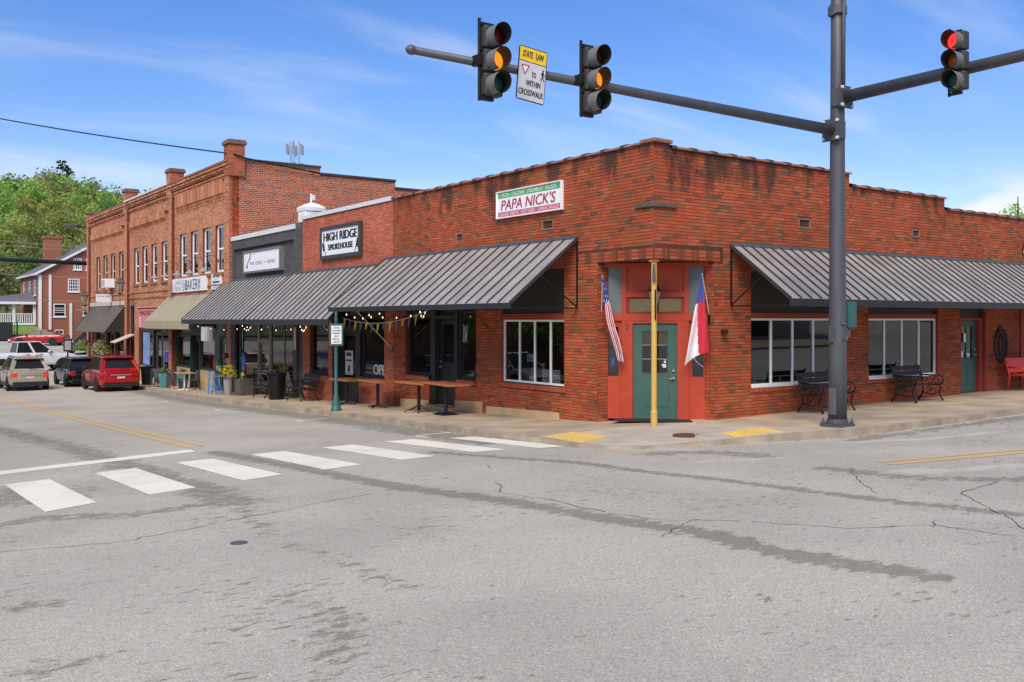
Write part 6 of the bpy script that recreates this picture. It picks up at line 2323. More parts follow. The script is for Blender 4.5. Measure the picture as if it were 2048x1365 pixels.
# red sheet-metal bench
M_REDM = mat('red_powder_coat', C(196, 50, 32), 0.5, var=0.08)
t_ = thing('red_bench', 'red perforated metal bench beside the side street door', 'bench', (13.55, -0.62, gz_(13.5, -.6)))
MB().box(-0.72, 0.72, -0.24, 0.22, 0.40, 0.43).build('seat', M_REDM, t_, bevel=0.02)
MB().obox((0, 0.28, 0.67), (0.72, 0, 0), (0, 0.012, -0.003), (0, 0.05, 0.20)).build('backrest', M_REDM, t_, bevel=0.02)
for s in (-1, 1):
    x = s * 0.69
    MB().tube([(x, -0.25, 0), (x, -0.23, 0.40), (x, -0.2, 0.60), (x, 0.0, 0.62), (x, 0.27, 0.62)], 0.025, 6).build('front_leg', M_REDM, t_, smooth=True)
    MB().tube([(x, 0.27, 0), (x, 0.21, 0.40), (x, 0.33, 0.86)], 0.025, 6).build('back_leg', M_REDM, t_, smooth=True)

# ------------------------------------------------------------------ litter bins
def litter_bin(label, loc):
    t_ = thing('litter_bin', label, 'litter bin', loc)
    mb = MB()
    for k in range(32):
        a = 2 * math.pi * k / 32
        c, s = math.cos(a), math.sin(a)
        mb.obox((0.268 * c, 0.268 * s, 0.40), (-s * 0.021, c * 0.021, 0), (c * 0.006, s * 0.006, 0), (0.030 * c, 0.030 * s, 0.38))
        mb.obox((0.315 * c, 0.315 * s, 0.84), (-s * 0.021, c * 0.021, 0), (c * 0.006, s * 0.006, 0), (0.02 * c, 0.02 * s, 0.06))
    mb.build('slats', M_IRON, t_, kind='stuff')
    MB().lathe([(0.225, 0.03), (0.28, 0.76), (0.27, 0.77)], n=28).build('liner', M_BLACK, t_, smooth=True)
    for r, z in ((0.245, 0.05), (0.305, 0.78), (0.345, 0.90)):
        MB().lathe([(r - 0.02, z - 0.02), (r + 0.012, z - 0.02), (r + 0.012, z + 0.02), (r - 0.02, z + 0.02)], n=28).build('ring', M_IRON, t_)
    MB().lathe([(0.23, 0.90), (0.21, 0.915), (0.12, 0.92)], n=24).build('lid', M_BLACK, t_, smooth=True)
    return t_


litter_bin('black slatted litter bin between the two small iron benches', (-0.85, 17.62, gz_(-.85, 17.62)))
litter_bin('black slatted litter bin at the kerb near the red car', (-0.62, 35.3, gz_(-.62, 35.3)))


# ------------------------------------------------------------------ restaurant tables on the footway
def cafe_table(label, loc, rz, kind, L=1.2, W=0.62, h=0.78):
    t_ = thing('pedestal_table', label, 'table', loc, rz, group='wooden topped tables along the smokehouse and restaurant')
    for k in range(5):
        y = -W / 2 + k * W / 5
        MB().box(-L / 2, L / 2, y + 0.001, y + W / 5 - 0.001, h - 0.045, h + random.uniform(0, 0.002)).build('plank', M_WOODTOP, t_)
    MB().lathe([(0.045, 0.05), (0.045, h - 0.06), (0.11, h - 0.05), (0.11, h - 0.046)], n=12).build('pillar', M_IRON, t_)
    mb = MB()
    if kind == 'cross':
        for a in (0.5, 0.5 + math.pi / 2):
            c, s = math.cos(a), math.sin(a)
            mb.tube([(-0.32 * c, -0.32 * s, 0.02), (-0.2 * c, -0.2 * s, 0.05), (0, 0, 0.07), (0.2 * c, 0.2 * s, 0.05), (0.32 * c, 0.32 * s, 0.02)], [0.018, 0.022, 0.03, 0.022, 0.018], 6)
    elif kind == 'spider':
        for k in range(5):
            a = k * 2 * math.pi / 5
            mb.tube([(0, 0, 0.20), (0.1 * math.cos(a), 0.1 * math.sin(a), 0.14), (0.40 * math.cos(a), 0.40 * math.sin(a), 0.012)], [0.03, 0.024, 0.012], 6)
    else:
        mb.box(-0.30, 0.30, -0.22, 0.22, 0.0, 0.02)
        mb.box(-0.22, 0.22, -0.15, 0.15, 0.02, 0.045)
    mb.build('base', M_IRON, t_)


cafe_table('wood topped table on a flat plate base by the black door', (-0.85, 6.45, gz_(-.85, 6.45)), math.radians(84), 'plate', L=1.5)
cafe_table('wood topped table on thin splayed legs by the black door', (-0.82, 7.85, gz_(-.82, 7.85)), math.radians(93), 'spider', L=1.35)
cafe_table('wood topped table on a low cross base before the brick pier', (-0.72, 10.35, gz_(-.72, 10.35)), math.radians(90), 'cross', L=1.3)
cafe_table('wood topped table on a low cross base beside the smokehouse door', (-0.62, 12.55, gz_(-.62, 12.55)), math.radians(90), 'cross', L=1.25)


# ------------------------------------------------------------------ small things before the bakery and grey shop
def metal_chair(label, loc, rz, m, group='grey metal chairs before the bakery'):
    t_ = thing('metal_chair', label, 'chair', loc, rz, group)
    MB().box(-0.19, 0.19, -0.18, 0.18, 0.44, 0.46).build('seat', m, t_, bevel=0.01)
    for sx in (-1, 1):
        MB().tube([(sx * 0.17, -0.16, 0.44), (sx * 0.24, -0.24, 0.0)], 0.018, 6).build('leg', m, t_)
        MB().tube([(sx * 0.17, 0.16, 0.44), (sx * 0.24, 0.26, 0.0)], 0.018, 6).build('leg', m, t_)
        MB().tube([(sx * 0.17, 0.17, 0.45), (sx * 0.18, 0.24, 0.72), (sx * 0.13, 0.25, 0.84)], 0.014, 6).build('back_post', m, t_)
    MB().box(-0.14, 0.14, 0.235, 0.255, 0.76, 0.86).build('back_rail', m, t_)
    MB().box(-0.06, 0.06, 0.19, 0.24, 0.46, 0.78).build('splat', m, t_)
    return t_


def metal_stool(name, label, loc, m, h=0.72):
    t_ = thing(name, label, 'stool', loc, 0.3)
    MB().box(-0.16, 0.16, -0.16, 0.16, h - 0.03, h).build('seat', m, t_, bevel=0.015)
    for sx in (-1, 1):
        for sy in (-1, 1):
            MB().beam((sx * 0.13, sy * 0.13, h - 0.03), (sx * 0.21, sy * 0.21, 0.0), 0.05, 0.012, (sx, -sy, 0)).build('leg', m, t_)
    mb = MB()
    for a, b in (((-1, -1), (1, -1)), ((1, -1), (1, 1)), ((1, 1), (-1, 1)), ((-1, 1), (-1, -1))):
        mb.beam((a[0] * 0.18, a[1] * 0.18, 0.26), (b[0] * 0.18, b[1] * 0.18, 0.26), 0.012, 0.03)
    mb.build('foot_rail', m, t_)
    return t_


M_GREYC = mat('gunmetal_paint', C(88, 94, 102), 0.4, metal=0.4, var=0.1)
for lb, x, y, rz in (('grey metal chair between the brick pier and bakery window', -0.72, 33.2, 0.3), ('grey metal chair next to the teal planter, back to the street', -0.95, 32.2, 2.6),
                     ('grey metal chair on the far side of the light wood table', -0.75, 29.7, 1.7), ('grey metal chair on the near side of the light wood table', -0.75, 27.5, -1.4)):
    metal_chair(lb, (x, y, gz_(x, y)), rz, M_GREYC)
t_ = thing('bistro_table', 'small light wood table on a white base before the bakery', 'table', (-0.75, 28.6, gz_(-.75, 28.6)))
MB().box(-0.33, 0.33, -0.45, 0.45, 0.72, 0.76).build('top', mat('light_wood', C(184, 152, 110), 0.6, var=0.15, scale=4, stretch=(8, 1, 4)), t_, bevel=0.008)
MB().lathe([(0.035, 0.03), (0.035, 0.72)], n=10).box(-0.28, 0.28, -0.03, 0.03, 0, 0.035).box(-0.03, 0.03, -0.28, 0.28, 0.0, 0.034).build('base', M_VINYL, t_)
t_ = thing('bistro_table', 'small dark table by the brick pier', 'table', (-0.62, 32.75, gz_(-.62, 32.75)))
MB().box(-0.3, 0.3, -0.3, 0.3, 0.72, 0.75).build('top', MATS['brown_wood'], t_)
MB().lathe([(0.035, 0.03), (0.035, 0.72)], n=10).box(-0.25, 0.25, -0.03, 0.03, 0, 0.03).box(-0.03, 0.03, -0.25, 0.25, 0, 0.029).build('base', M_IRON, t_)


def leaf_tuft(rng, n, size, R, H, droop=0.0):
    """n blade quads springing from the origin; returns verts and quads"""
    a = rng.uniform(0, 2 * math.pi, n)
    el = rng.uniform(0.25, 1.45, n)
    ln_ = rng.uniform(0.5, 1.0, n)
    d = np.stack([np.cos(a) * np.cos(el), np.sin(a) * np.cos(el), np.sin(el)], 1)
    p = d * ln_[:, None] * np.array([R, R, H])
    p[:, 2] -= droop * (np.hypot(p[:, 0], p[:, 1]) / R) ** 2 * H
    u = rng.normal(size=(n, 3))
    u /= np.linalg.norm(u, axis=1)[:, None]
    v = np.cross(u, d)
    v /= np.linalg.norm(v, axis=1)[:, None] + 1e-9
    s = size * rng.uniform(0.6, 1.3, (n, 1))
    V = np.stack([p - u * s, p + v * s * 0.6, p + u * s, p - v * s * 0.6], 1).reshape(-1, 3)
    return V, np.arange(4 * n).reshape(n, 4)


def potted(name, label, loc, pot_fn, pot_m, leaf_cols, n, size, R, H, z0, seed, droop=0.0, cat='planter'):
    t_ = thing(name, label, cat, loc)
    pm = MB()
    pot_fn(pm)
    pm.build('pot', pot_m, t_)
    rng = np.random.default_rng(seed)
    V, Qf = leaf_tuft(rng, n, size, R, H, droop)
    V[:, 2] += z0
    cl = np.array([c[:3] for c in leaf_cols])[rng.integers(len(leaf_cols), size=n)] * rng.uniform(0.7, 1.25, (n, 1))
    npmesh('foliage', V, Qf, cl, 'lc', [M_LEAF], t_, 'stuff', world=False)
    return t_


potted('planter', 'tall teal glazed planter with green shoots before the bakery', (-0.85, 31.35, gz_(-.85, 31.35)), lambda m: m.lathe([(0.19, 0), (0.30, 0.68), (0.27, 0.68), (0.25, 0.6)], n=4), mat('teal_glaze', C(74, 128, 130), 0.4, var=0.12), [C(72, 112, 58), C(96, 132, 66)], 160, 0.05, 0.3, 0.34, 0.62, 3)
potted('planter', 'teal glazed planter behind the light wood table', (-0.42, 30.0, gz_(-.42, 30.0)), lambda m: m.lathe([(0.18, 0), (0.28, 0.62), (0.25, 0.62), (0.24, 0.55)], n=4), MATS['teal_glaze'], [C(72, 112, 58), C(120, 144, 84)], 120, 0.05, 0.28, 0.3, 0.58, 4)
potted('flower_pot', 'tall grey pot of bright yellow flowers before the grey shop', (-0.92, 22.35, gz_(-.92, 22.35)), lambda m: m.lathe([(0.13, 0), (0.19, 0.60), (0.17, 0.60)], n=18), mat('grey_zinc', C(150, 146, 142), 0.5, var=0.1), [C(232, 214, 60), C(236, 222, 96), C(214, 190, 40), C(120, 140, 60)], 340, 0.05, 0.42, 0.55, 0.62, 5)
potted('planter', 'dark square box planter next to the yellow flowers', (-0.52, 21.75, gz_(-.52, 21.75)), lambda m: m.box(-0.26, 0.26, -0.30, 0.30, 0, 0.62), mat('dark_grey_planter', C(92, 84, 76), 0.8, var=0.2), [C(72, 92, 52)], 60, 0.04, 0.2, 0.15, 0.6, 6)
metal_stool('metal_stool', 'pale green metal stool beside the blue table', (-0.62, 25.0, gz_(-.62, 25.0)), mat('pale_green_enamel', C(128, 168, 142), 0.45))
metal_stool('metal_stool', 'bright blue metal stool beside the blue table', (-1.02, 23.1, gz_(-1.02, 23.1)), mat('bright_blue_enamel', C(62, 122, 196), 0.45))
t_ = thing('blue_table', 'small square blue metal table with a potted cactus on it', 'table', (-0.75, 23.95, gz_(-.75, 23.95)), 0.2)
MB().box(-0.30, 0.30, -0.30, 0.30, 0.90, 0.93).build('top', mat('navy_top', C(52, 60, 84), 0.5), t_)
for sx in (-1, 1):
    for sy in (-1, 1):
        MB().beam((sx * 0.26, sy * 0.26, 0.9), (sx * 0.30, sy * 0.30, 0), 0.06, 0.015, (sx, -sy, 0)).build('leg', MATS['bright_blue_enamel'], t_)
potted('potted_plant', 'small plant in a pale green pot on the blue table', (-0.75, 23.95, gz_(-.75, 23.95) + 0.93), lambda m: m.lathe([(0.10, 0), (0.13, 0.18), (0.11, 0.18)], n=14), MATS['pale_green_enamel'], [C(70, 104, 62), C(104, 140, 92)], 90, 0.045, 0.18, 0.3, 0.16, 7, cat='plant')
t_ = thing('flower_ornament', 'dark red round flower ornament on a stick by the maroon post', 'ornament', (-0.28, 24.6, gz_(-.28, 24.6)))
MB().tube([(0, 0, 0), (0, 0, 1.4)], 0.01, 5).build('stick', M_IRON, t_)
MB().lathe([(0.02, 1.36), (0.12, 1.42), (0.14, 1.5), (0.10, 1.58), (0.02, 1.62)], n=12).build('head', mat('dark_red_enamel', C(132, 30, 34), 0.5, var=0.2, scale=20), t_, smooth=True)
potted('hanging_basket', 'hanging basket of bright ferns and pink flowers, nearer the wooden door', (-0.95, 44.0, 0.50), lambda m: m.lathe([(0.05, -0.1), (0.22, 0.02), (0.25, 0.15)], n=12), M_IRON, [C(132, 168, 66), C(110, 150, 56), C(150, 182, 84), C(160, 190, 90), C(206, 130, 170)], 700, 0.075, 0.62, 0.36, 0.12, 8, droop=1.6, cat='hanging basket')
potted('hanging_basket', 'hanging basket of bright ferns at the row end corner', (-1.0, 48.6, 0.50), lambda m: m.lathe([(0.05, -0.1), (0.22, 0.02), (0.25, 0.15)], n=12), M_IRON, [C(132, 168, 66), C(110, 150, 56), C(150, 182, 84), C(160, 190, 90), C(206, 130, 170)], 700, 0.075, 0.66, 0.36, 0.12, 9, droop=1.6, cat='hanging basket')
for o_ in [o for o in COL.objects if o.name.startswith('hanging_basket')]:
    MB().tube([(0, 0, 0.15), (0, 0, 0.9)], 0.008, 4).build('chain', M_IRON, o_)

# ------------------------------------------------------------------ lights, bunting, flag pole under the restaurant awning
def sag_line(a, b, s, n=14):
    a, b = np.array(a, float), np.array(b, float)
    return [a + (b - a) * t - np.array([0, 0, s * 4 * t * (1 - t)]) for t in np.linspace(0, 1, n)]


M_BULB = mat('warm_bulb', C(255, 226, 170), 0.3, emit=(1, 0.85, 0.6, 1), es=1.6)
t_ = thing('bulb_string', 'string of small warm bulbs draped under the metal awnings', 'string lights', (-1.0, 13, 2.0))
mb = MB()
ends = [((-1.55, 24.6, 1.92), (-0.2, 21.9, 1.86)), ((-0.2, 21.9, 1.86), (-1.55, 19.0, 1.92)), ((-1.55, 19.0, 1.92), (-0.2, 16.6, 1.9)), ((-0.2, 16.6, 1.9), (-1.5, 14.0, 1.92)),
        ((-1.5, 10.9, 2.32), (-0.9, 9.9, 2.3)), ((-1.0, 10.6, 2.3), (-0.2, 8.6, 2.35)), ((-0.2, 8.6, 2.35), (-1.5, 6.6, 2.32))]
bulbs = []
for a, b in ends:
    L_ = sag_line(a, b, 0.14)
    mb.tube(L_, 0.006, 4)
    bulbs += L_[1::3]
mb.build('wire', M_IRON, t_, world=True)
for p in bulbs:
    MB().lathe([(0.006, 0.0), (0.013, -0.02), (0.016, -0.04), (0.007, -0.056)], (p[0], p[1], p[2]), n=8).build('bulb', M_BULB, t_, world=True, smooth=True)
t_ = thing('bunting', 'line of ochre and navy pennants under the restaurant awning', 'bunting', (-1.2, 9, 2.1))
L_ = sag_line((-1.45, 11.1, 2.16), (-1.45, 6.2, 2.36), 0.24, 30)
MB().tube(L_, 0.008, 4).build('cord', M_CREAM, t_, world=True)
for k in range(1, 28, 2):
    p = L_[k]
    s_ = 0.28 if k % 3 else 0.2
    mb = MB()
    mb.add([(p[0], p[1] - 0.08, p[2]), (p[0], p[1] + 0.08, p[2]), (p[0] - 0.03, p[1] + 0.02, p[2] - s_)], [(0, 1, 2)])
    mb.build('pennant', mat('ochre_cloth', C(188, 140, 48), 0.85) if k % 4 == 1 else mat('navy_cloth', C(70, 76, 96), 0.85), t_, world=True)
t_ = thing('flag_pole', 'bare pale flag pole leaning out from the brick pier', 'flag pole', (-0.02, 10.75, 1.25))
MB().tube([(0, 0, 0), (-1.25, -0.15, 1.12)], 0.018, 8).build('pole', M_CREAM, t_)
MB().box(-0.05, 0.015, -0.04, 0.04, -0.08, 0.08).build('socket', M_STEEL, t_)
MB().lathe([(0.01, -0.05), (0.05, 0), (0.01, 0.05)], (-1.28, -0.155, 1.15), n=10).build('finial', mat('gold_paint', C(206, 168, 70), 0.35, metal=0.6), t_, smooth=True)
# ------------------------------------------------------------------ vehicles
M_CGLASS = mat('car_glass', C(34, 36, 36), 0.08, var=0.1, spec=0.25)
M_CTRIM = mat('car_black_trim', C(34, 34, 35), 0.6, var=0.1)
M_RIM = mat('alloy_rim', C(168, 170, 172), 0.35, metal=0.7, var=0.08)
M_TAIL = mat('tail_light', C(176, 28, 26), 0.25, var=0.25, scale=14)
M_TAILON = mat('brake_light', C(190, 40, 32), 0.25, emit=(1, 0.10, 0.05, 1), es=0.22, var=0.3, scale=14)
M_HEADL = mat('head_light', C(214, 218, 222), 0.15, var=0.15, scale=12)
M_PLATE = mat('number_plate', C(206, 208, 214), 0.5, var=0.12, scale=25)


def paint(name, col, metal=0.25):
    m = mat(name, col, 0.28, metal=metal, var=0.04, scale=2)
    m.node_tree.nodes['Principled BSDF'].inputs['Coat Weight'].default_value = 0.6
    m.node_tree.nodes['Principled BSDF'].inputs['Coat Roughness'].default_value = 0.06
    return m


def car(name, label, cat, loc, rz, body_m, L, W, H, belt, deck, cabin, wheels, wr, clear=0.24, cladding=True, rails=False, tail='block', brake=False, hatch=True, bed=None, nose_h=0.7):
    """forward is local +Y.  deck = [(y, z)...] height of the body shell along the car (rear to front);
    cabin = (rear base y, rear roof y, front roof y, screen base y)"""
    t_ = thing(name, label, cat, loc, rz)
    hw = W / 2
    ys_ = sorted(set(list(np.linspace(-L / 2, L / 2, 17)) + [p[0] for p in deck]))
    rows = []
    for y in ys_:
        f = abs(y) / (L / 2)
        w = hw * (1 - 0.16 * max(0, (f - 0.72) / 0.28) ** 2)
        zt = float(np.interp(y, [p[0] for p in deck], [p[1] for p in deck]))
        zb = clear + (0.12 * max(0, (f - 0.8) / 0.2))
        rows.append([(-w * 0.88, y, zb), (-w * 0.985, y, zb + 0.10), (-w, y, zb + (zt - zb) * 0.45), (-w * 0.985, y, zb + (zt - zb) * 0.78), (-w * 0.93, y, zt - 0.035), (-w * 0.80, y, zt), (0, y, zt + 0.018),
                     (w * 0.80, y, zt), (w * 0.93, y, zt - 0.035), (w * 0.985, y, zb + (zt - zb) * 0.78), (w, y, zb + (zt - zb) * 0.45), (w * 0.985, y, zb + 0.10), (w * 0.88, y, zb)])
    mb = MB()
    n = len(rows[0])
    vs_ = [p for r in rows for p in r]
    fs = []
    for i in range(len(rows) - 1):
        for j in range(n - 1):
            fs.append((i * n + j, (i + 1) * n + j, (i + 1) * n + j + 1, i * n + j + 1))
        fs.append((i * n + n - 1, (i + 1) * n + n - 1, (i + 1) * n, i * n))
    fs.append(tuple(range(n)))
    fs.append(tuple(range((len(rows)) * n - 1, (len(rows) - 1) * n - 1, -1)))
    mb.add(vs_, fs)
    body = mb.build('body', body_m, t_, smooth=True, bevel=0.02)
    # cabin: dark glass with painted roof and pillars
    rb, rt_, ft, fb = cabin
    wb, wt = hw * 0.90, hw * 0.70
    zb_r = float(np.interp(rb, [p[0] for p in deck], [p[1] for p in deck])) - 0.02
    zb_f = float(np.interp(fb, [p[0] for p in deck], [p[1] for p in deck])) - 0.02
    zr = H - 0.05
    zr2 = H - 0.02
    P = {}
    for s in (-1, 1):
        P[s] = [np.array((s * wb, rb, zb_r)), np.array((s * wt, rt_, zr)), np.array((s * wt, ft, zr2)), np.array((s * wb, fb, zb_f))]
    mb = MB()
    a, b = P[-1], P[1]
    mb.quad(a[0], b[0], b[1], a[1])
    tgm = mb.build('tailgate', body_m if hatch else M_CGLASS, t_)
    lo, hi, ins = (0.20, 0.90, 0.07) if hatch else (0.05, 0.97, 0.04)

    def tg(u, v):
        p_ = a[0] + (a[1] - a[0]) * v
        q_ = b[0] + (b[1] - b[0]) * v
        return p_ + (q_ - p_) * u + np.array((0, -0.012, 0.004))
    MB().quad(tg(ins, lo), tg(1 - ins, lo), tg(1 - ins * 1.6, hi), tg(ins * 1.6, hi)).build('rear_window', M_CGLASS, tgm)
    MB().quad(b[3], a[3], a[2], b[2]).build('windscreen', M_CGLASS, t_)
    for s in (-1, 1):
        q = P[s]
        mb = MB()
        (mb.quad(q[3], q[0], q[1], q[2]) if s < 0 else mb.quad(q[0], q[3], q[2], q[1]))
        mb.build('side_window', M_CGLASS, t_)
        for (i, j, wd_) in ((0, 1, 0.10), (3, 2, 0.07)):
            MB().beam(q[i] + np.array((s * 0.004, 0, 0)), q[j] + np.array((s * 0.004, 0, 0)), 0.03, wd_, (s, 0, 0)).build('pillar', body_m, t_, bevel=0.01)
        for f_ in ((0.47,) if name != 'saloon_car' else (0.46,)):
            A = q[0] + (q[3] - q[0]) * f_
            B = q[1] + (q[2] - q[1]) * f_
            MB().beam(A + np.array((s * 0.004, 0, 0)), B + np.array((s * 0.004, 0, 0)), 0.02, 0.12 if name == 'pickup_truck' else 0.07, (0, 1, 0)).build('pillar', body_m if name == 'pickup_truck' else M_CTRIM, t_)
        if hatch:
            f_ = 0.17
            A = q[0] + (q[3] - q[0]) * f_
            B = q[1] + (q[2] - q[1]) * f_ * 0.6
            MB().beam(A + np.array((s * 0.004, 0, 0)), B + np.array((s * 0.004, 0, 0)), 0.02, 0.10, (0, 1, 0)).build('pillar', body_m, t_)
    mb = MB()
    rw = wt + 0.035
    mb.prism([(-rw, rt_ - 0.10, zr - 0.005), (-rw, ft + 0.06, zr2 - 0.01), (rw, ft + 0.06, zr2 - 0.01), (rw, rt_ - 0.10, zr - 0.005)][::-1], (0, 0, 0.05))
    mb.build('roof', body_m, t_, bevel=0.03)
    if hatch:
        MB().box(-wt, wt, rt_ - 0.20, rt_ - 0.08, zr - 0.01, zr + 0.03).build('spoiler', body_m, t_, bevel=0.015)
    if rails:
        for s in (-1, 1):
            MB().tube([(s * (wt - 0.02), rt_ + 0.1, zr + 0.04), (s * (wt - 0.02), rt_ + 0.2, zr + 0.10), (s * (wt - 0.02), ft - 0.2, zr2 + 0.09), (s * (wt - 0.02), ft - 0.05, zr2 + 0.03)], 0.018, 6).build('roof_rail', M_CTRIM, t_)
    # wheels in dark arches
    for wy in wheels:
        for s in (-1, 1):
            arch = MB()
            ringp = [(s * (hw + 0.002), wy + (wr + 0.075) * math.cos(a), wr + (wr + 0.075) * math.sin(a)) for a in np.linspace(-0.35, math.pi + 0.35, 20)]
            arch.poly(ringp if s > 0 else ringp[::-1])
            arch.build('wheel_arch', M_CTRIM, t_)
            wh = MB()
            wh.lathe([(wr * 0.62, -0.105), (wr * 0.94, -0.105), (wr, -0.07), (wr, 0.07), (wr * 0.94, 0.105), (wr * 0.62, 0.105)], (s * (hw - 0.075), wy, wr), n=24, axis='x')
            w_ = wh.build('wheel', M_TYRE, t_, smooth=False)
            rm = MB()
            xo_ = s * (hw - 0.075) + s * 0.085
            rm.lathe([(wr * 0.64, -0.008), (wr * 0.64, 0.012), (wr * 0.56, 0.012), (wr * 0.56, -0.008)], (xo_, wy, wr), n=24, axis='x')
            for k in range(5):
                a = 2 * math.pi * k / 5 + 0.3
                c_, s_ = math.cos(a), math.sin(a)
                rm.obox((xo_, wy + c_ * wr * 0.31, wr + s_ * wr * 0.31), (0.008, 0, 0), (0, c_ * wr * 0.29, s_ * wr * 0.29), (0, -s_ * wr * 0.085, c_ * wr * 0.085))
            rm.lathe([(wr * 0.15, -0.01), (wr * 0.15, 0.012)], (xo_, wy, wr), n=12, axis='x')
            rm.build('rim', M_RIM, w_)
    # lower cladding, bumpers
    if cladding:
        mb = MB()
        for s in (-1, 1):
            mb.box(min(s * (hw - 0.05), s * (hw + 0.006)), max(s * (hw - 0.05), s * (hw + 0.006)), wheels[0] + wr + 0.06, wheels[1] - wr - 0.06, clear - 0.02, clear + 0.16)
        mb.build('sill_cladding', M_CTRIM, t_, bevel=0.01)
    yr = -L / 2
    zd = float(np.interp(yr + 0.1, [p[0] for p in deck], [p[1] for p in deck]))
    MB().box(-hw * 0.84, hw * 0.84, yr - 0.03, yr + 0.1, clear + 0.02, clear + (0.22 if cladding else 0.16)).build('rear_bumper', M_CTRIM if cladding else body_m, t_, bevel=0.03)
    MB().box(-hw * 0.82, hw * 0.82, yr - 0.06, yr + 0.06, clear + 0.225, clear + 0.42).build('bumper_top', body_m, t_, bevel=0.02)
    zl = zd - 0.20
    for s in (-1, 1):
        MB().box(min(s * hw * 0.62, s * hw * 0.85), max(s * hw * 0.62, s * hw * 0.85), yr - 0.022, yr + 0.12, zl - (0.05 if name == 'red_crossover' else 0.11), zl + (0.05 if name == 'red_crossover' else 0.12)).build('tail_light', M_TAILON if brake else M_TAIL, t_, bevel=0.02)
        MB().box(min(s * (hw * 0.80), s * (hw * 0.93)), max(s * (hw * 0.80), s * (hw * 0.93)), yr + 0.04, yr + 0.32, zl - 0.08, zl + 0.09).build('tail_light', M_TAILON if brake else M_TAIL, t_, bevel=0.03)
    pl_ = MB().box(-0.17, 0.17, yr - 0.024, yr + 0.02, zl - 0.22, zl - 0.08).build('number_plate', M_PLATE, t_)
    MB().box(-hw * 0.50, hw * 0.50, yr - 0.018, yr + 0.02, zl - 0.03, zl + 0.02).build('garnish', MATS['brushed_steel'] if name == 'red_crossover' else body_m, t_, bevel=0.008)
    if brake:
        MB().box(-0.2, 0.2, rt_ - 0.215, rt_ - 0.18, zr - 0.005, zr + 0.025).build('brake_light', M_TAILON, t_)
    mb = MB()
    if hatch:
        yb_ = rb - 0.02
        mb.beam((-0.05, rb + (rt_ - rb) * 0.08 - 0.02, zb_r + 0.10), (hw * 0.4, rb + (rt_ - rb) * 0.12 - 0.02, zb_r + 0.12), 0.015, 0.02)
        mb.build('wiper', M_CTRIM, t_)
    yf = L / 2
    zf = float(np.interp(yf - 0.1, [p[0] for p in deck], [p[1] for p in deck]))
    MB().box(-hw * 0.86, hw * 0.86, yf - 0.1, yf + 0.04, clear + 0.04, clear + 0.26).build('front_bumper', M_CTRIM if cladding else body_m, t_, bevel=0.03)
    MB().box(-hw * 0.5, hw * 0.5, yf - 0.05, yf + 0.022, zf - 0.32, zf - 0.08).build('grille', M_CTRIM, t_, bevel=0.02)
    for s in (-1, 1):
        MB().box(min(s * hw * 0.52, s * hw * 0.90), max(s * hw * 0.52, s * hw * 0.90), yf - 0.30, yf + 0.012, zf - 0.24, zf - 0.06).build('head_light', M_HEADL, t_, bevel=0.03)
        MB().box(min(s * (hw * 0.93), s * (hw + 0.17)), max(s * (hw * 0.93), s * (hw + 0.17)), fb - 0.42, fb - 0.28, zb_f + 0.03, zb_f + 0.19).build('mirror', body_m if name != 'red_crossover' else M_CTRIM, t_, bevel=0.03)
        for f_ in (0.30, 0.64):
            y_ = rb + (fb - rb) * f_
            zz = zb_r - 0.12
            MB().box(min(s * (hw * 0.975), s * (hw + 0.012)), max(s * (hw * 0.975), s * (hw + 0.012)), y_ - 0.11, y_ + 0.11, zz - 0.02, zz + 0.02).build('door_handle', M_CTRIM if name == 'pickup_truck' else body_m, t_, bevel=0.008)
            MB().box(min(s * (hw * 0.99), s * (hw + 0.003)), max(s * (hw * 0.99), s * (hw + 0.003)), y_ - 0.19, y_ - 0.182, clear + 0.18, zz + 0.06).build('door_gap', M_CTRIM, t_)
    return t_


def rdz(x, y):
    return float(RD(x, y)) + 0.003


SUV = dict(deck=[(-2.2, 0.98), (-2.08, 1.04), (-1.0, 1.04), (0.6, 1.02), (1.1, 0.98), (1.9, 0.86), (2.2, 0.70)], cabin=(-2.10, -1.55, 0.20, 1.15))
red_p = paint('red_car_paint', C(176, 22, 22))
car('red_crossover', 'red crossover parked at the kerb behind the black wagon', 'car', (-2.45, 34.9, rdz(-2.45, 34.9)), 0.0, red_p, 4.46, 1.84, 1.64, 1.0, SUV['deck'], SUV['cabin'], (-1.35, 1.30), 0.345, rails=True)
tan_ = car('tan_crossover', 'tan crossover driving away with its brake lights lit', 'car', (-5.55, 39.6, rdz(-5.55, 39.6)), 0.0, paint('tan_car_paint', C(168, 160, 136)), 4.45, 1.80, 1.62, 1.0, [(-2.2, 0.96), (-2.08, 1.02), (-1.0, 1.02), (0.6, 1.0), (1.1, 0.97), (1.9, 0.86), (2.2, 0.70)], (-2.10, -1.62, 0.15, 1.15), (-1.35, 1.30), 0.345, rails=True, brake=True)
blk_ = car('black_estate_car', 'glossy black estate car parked ahead of the red crossover', 'car', (-2.75, 40.8, rdz(-2.75, 40.8)), 0.0, paint('black_car_paint', C(22, 23, 24)), 4.6, 1.78, 1.48, 0.95, [(-2.3, 0.86), (-2.15, 0.94), (-1.0, 0.94), (0.6, 0.92), (1.1, 0.90), (2.0, 0.76), (2.3, 0.62)], (-2.18, -1.72, 0.0, 1.05), (-1.38, 1.32), 0.32, clear=0.2, cladding=False, rails=True)
WX, WY = -2.85, 56.0
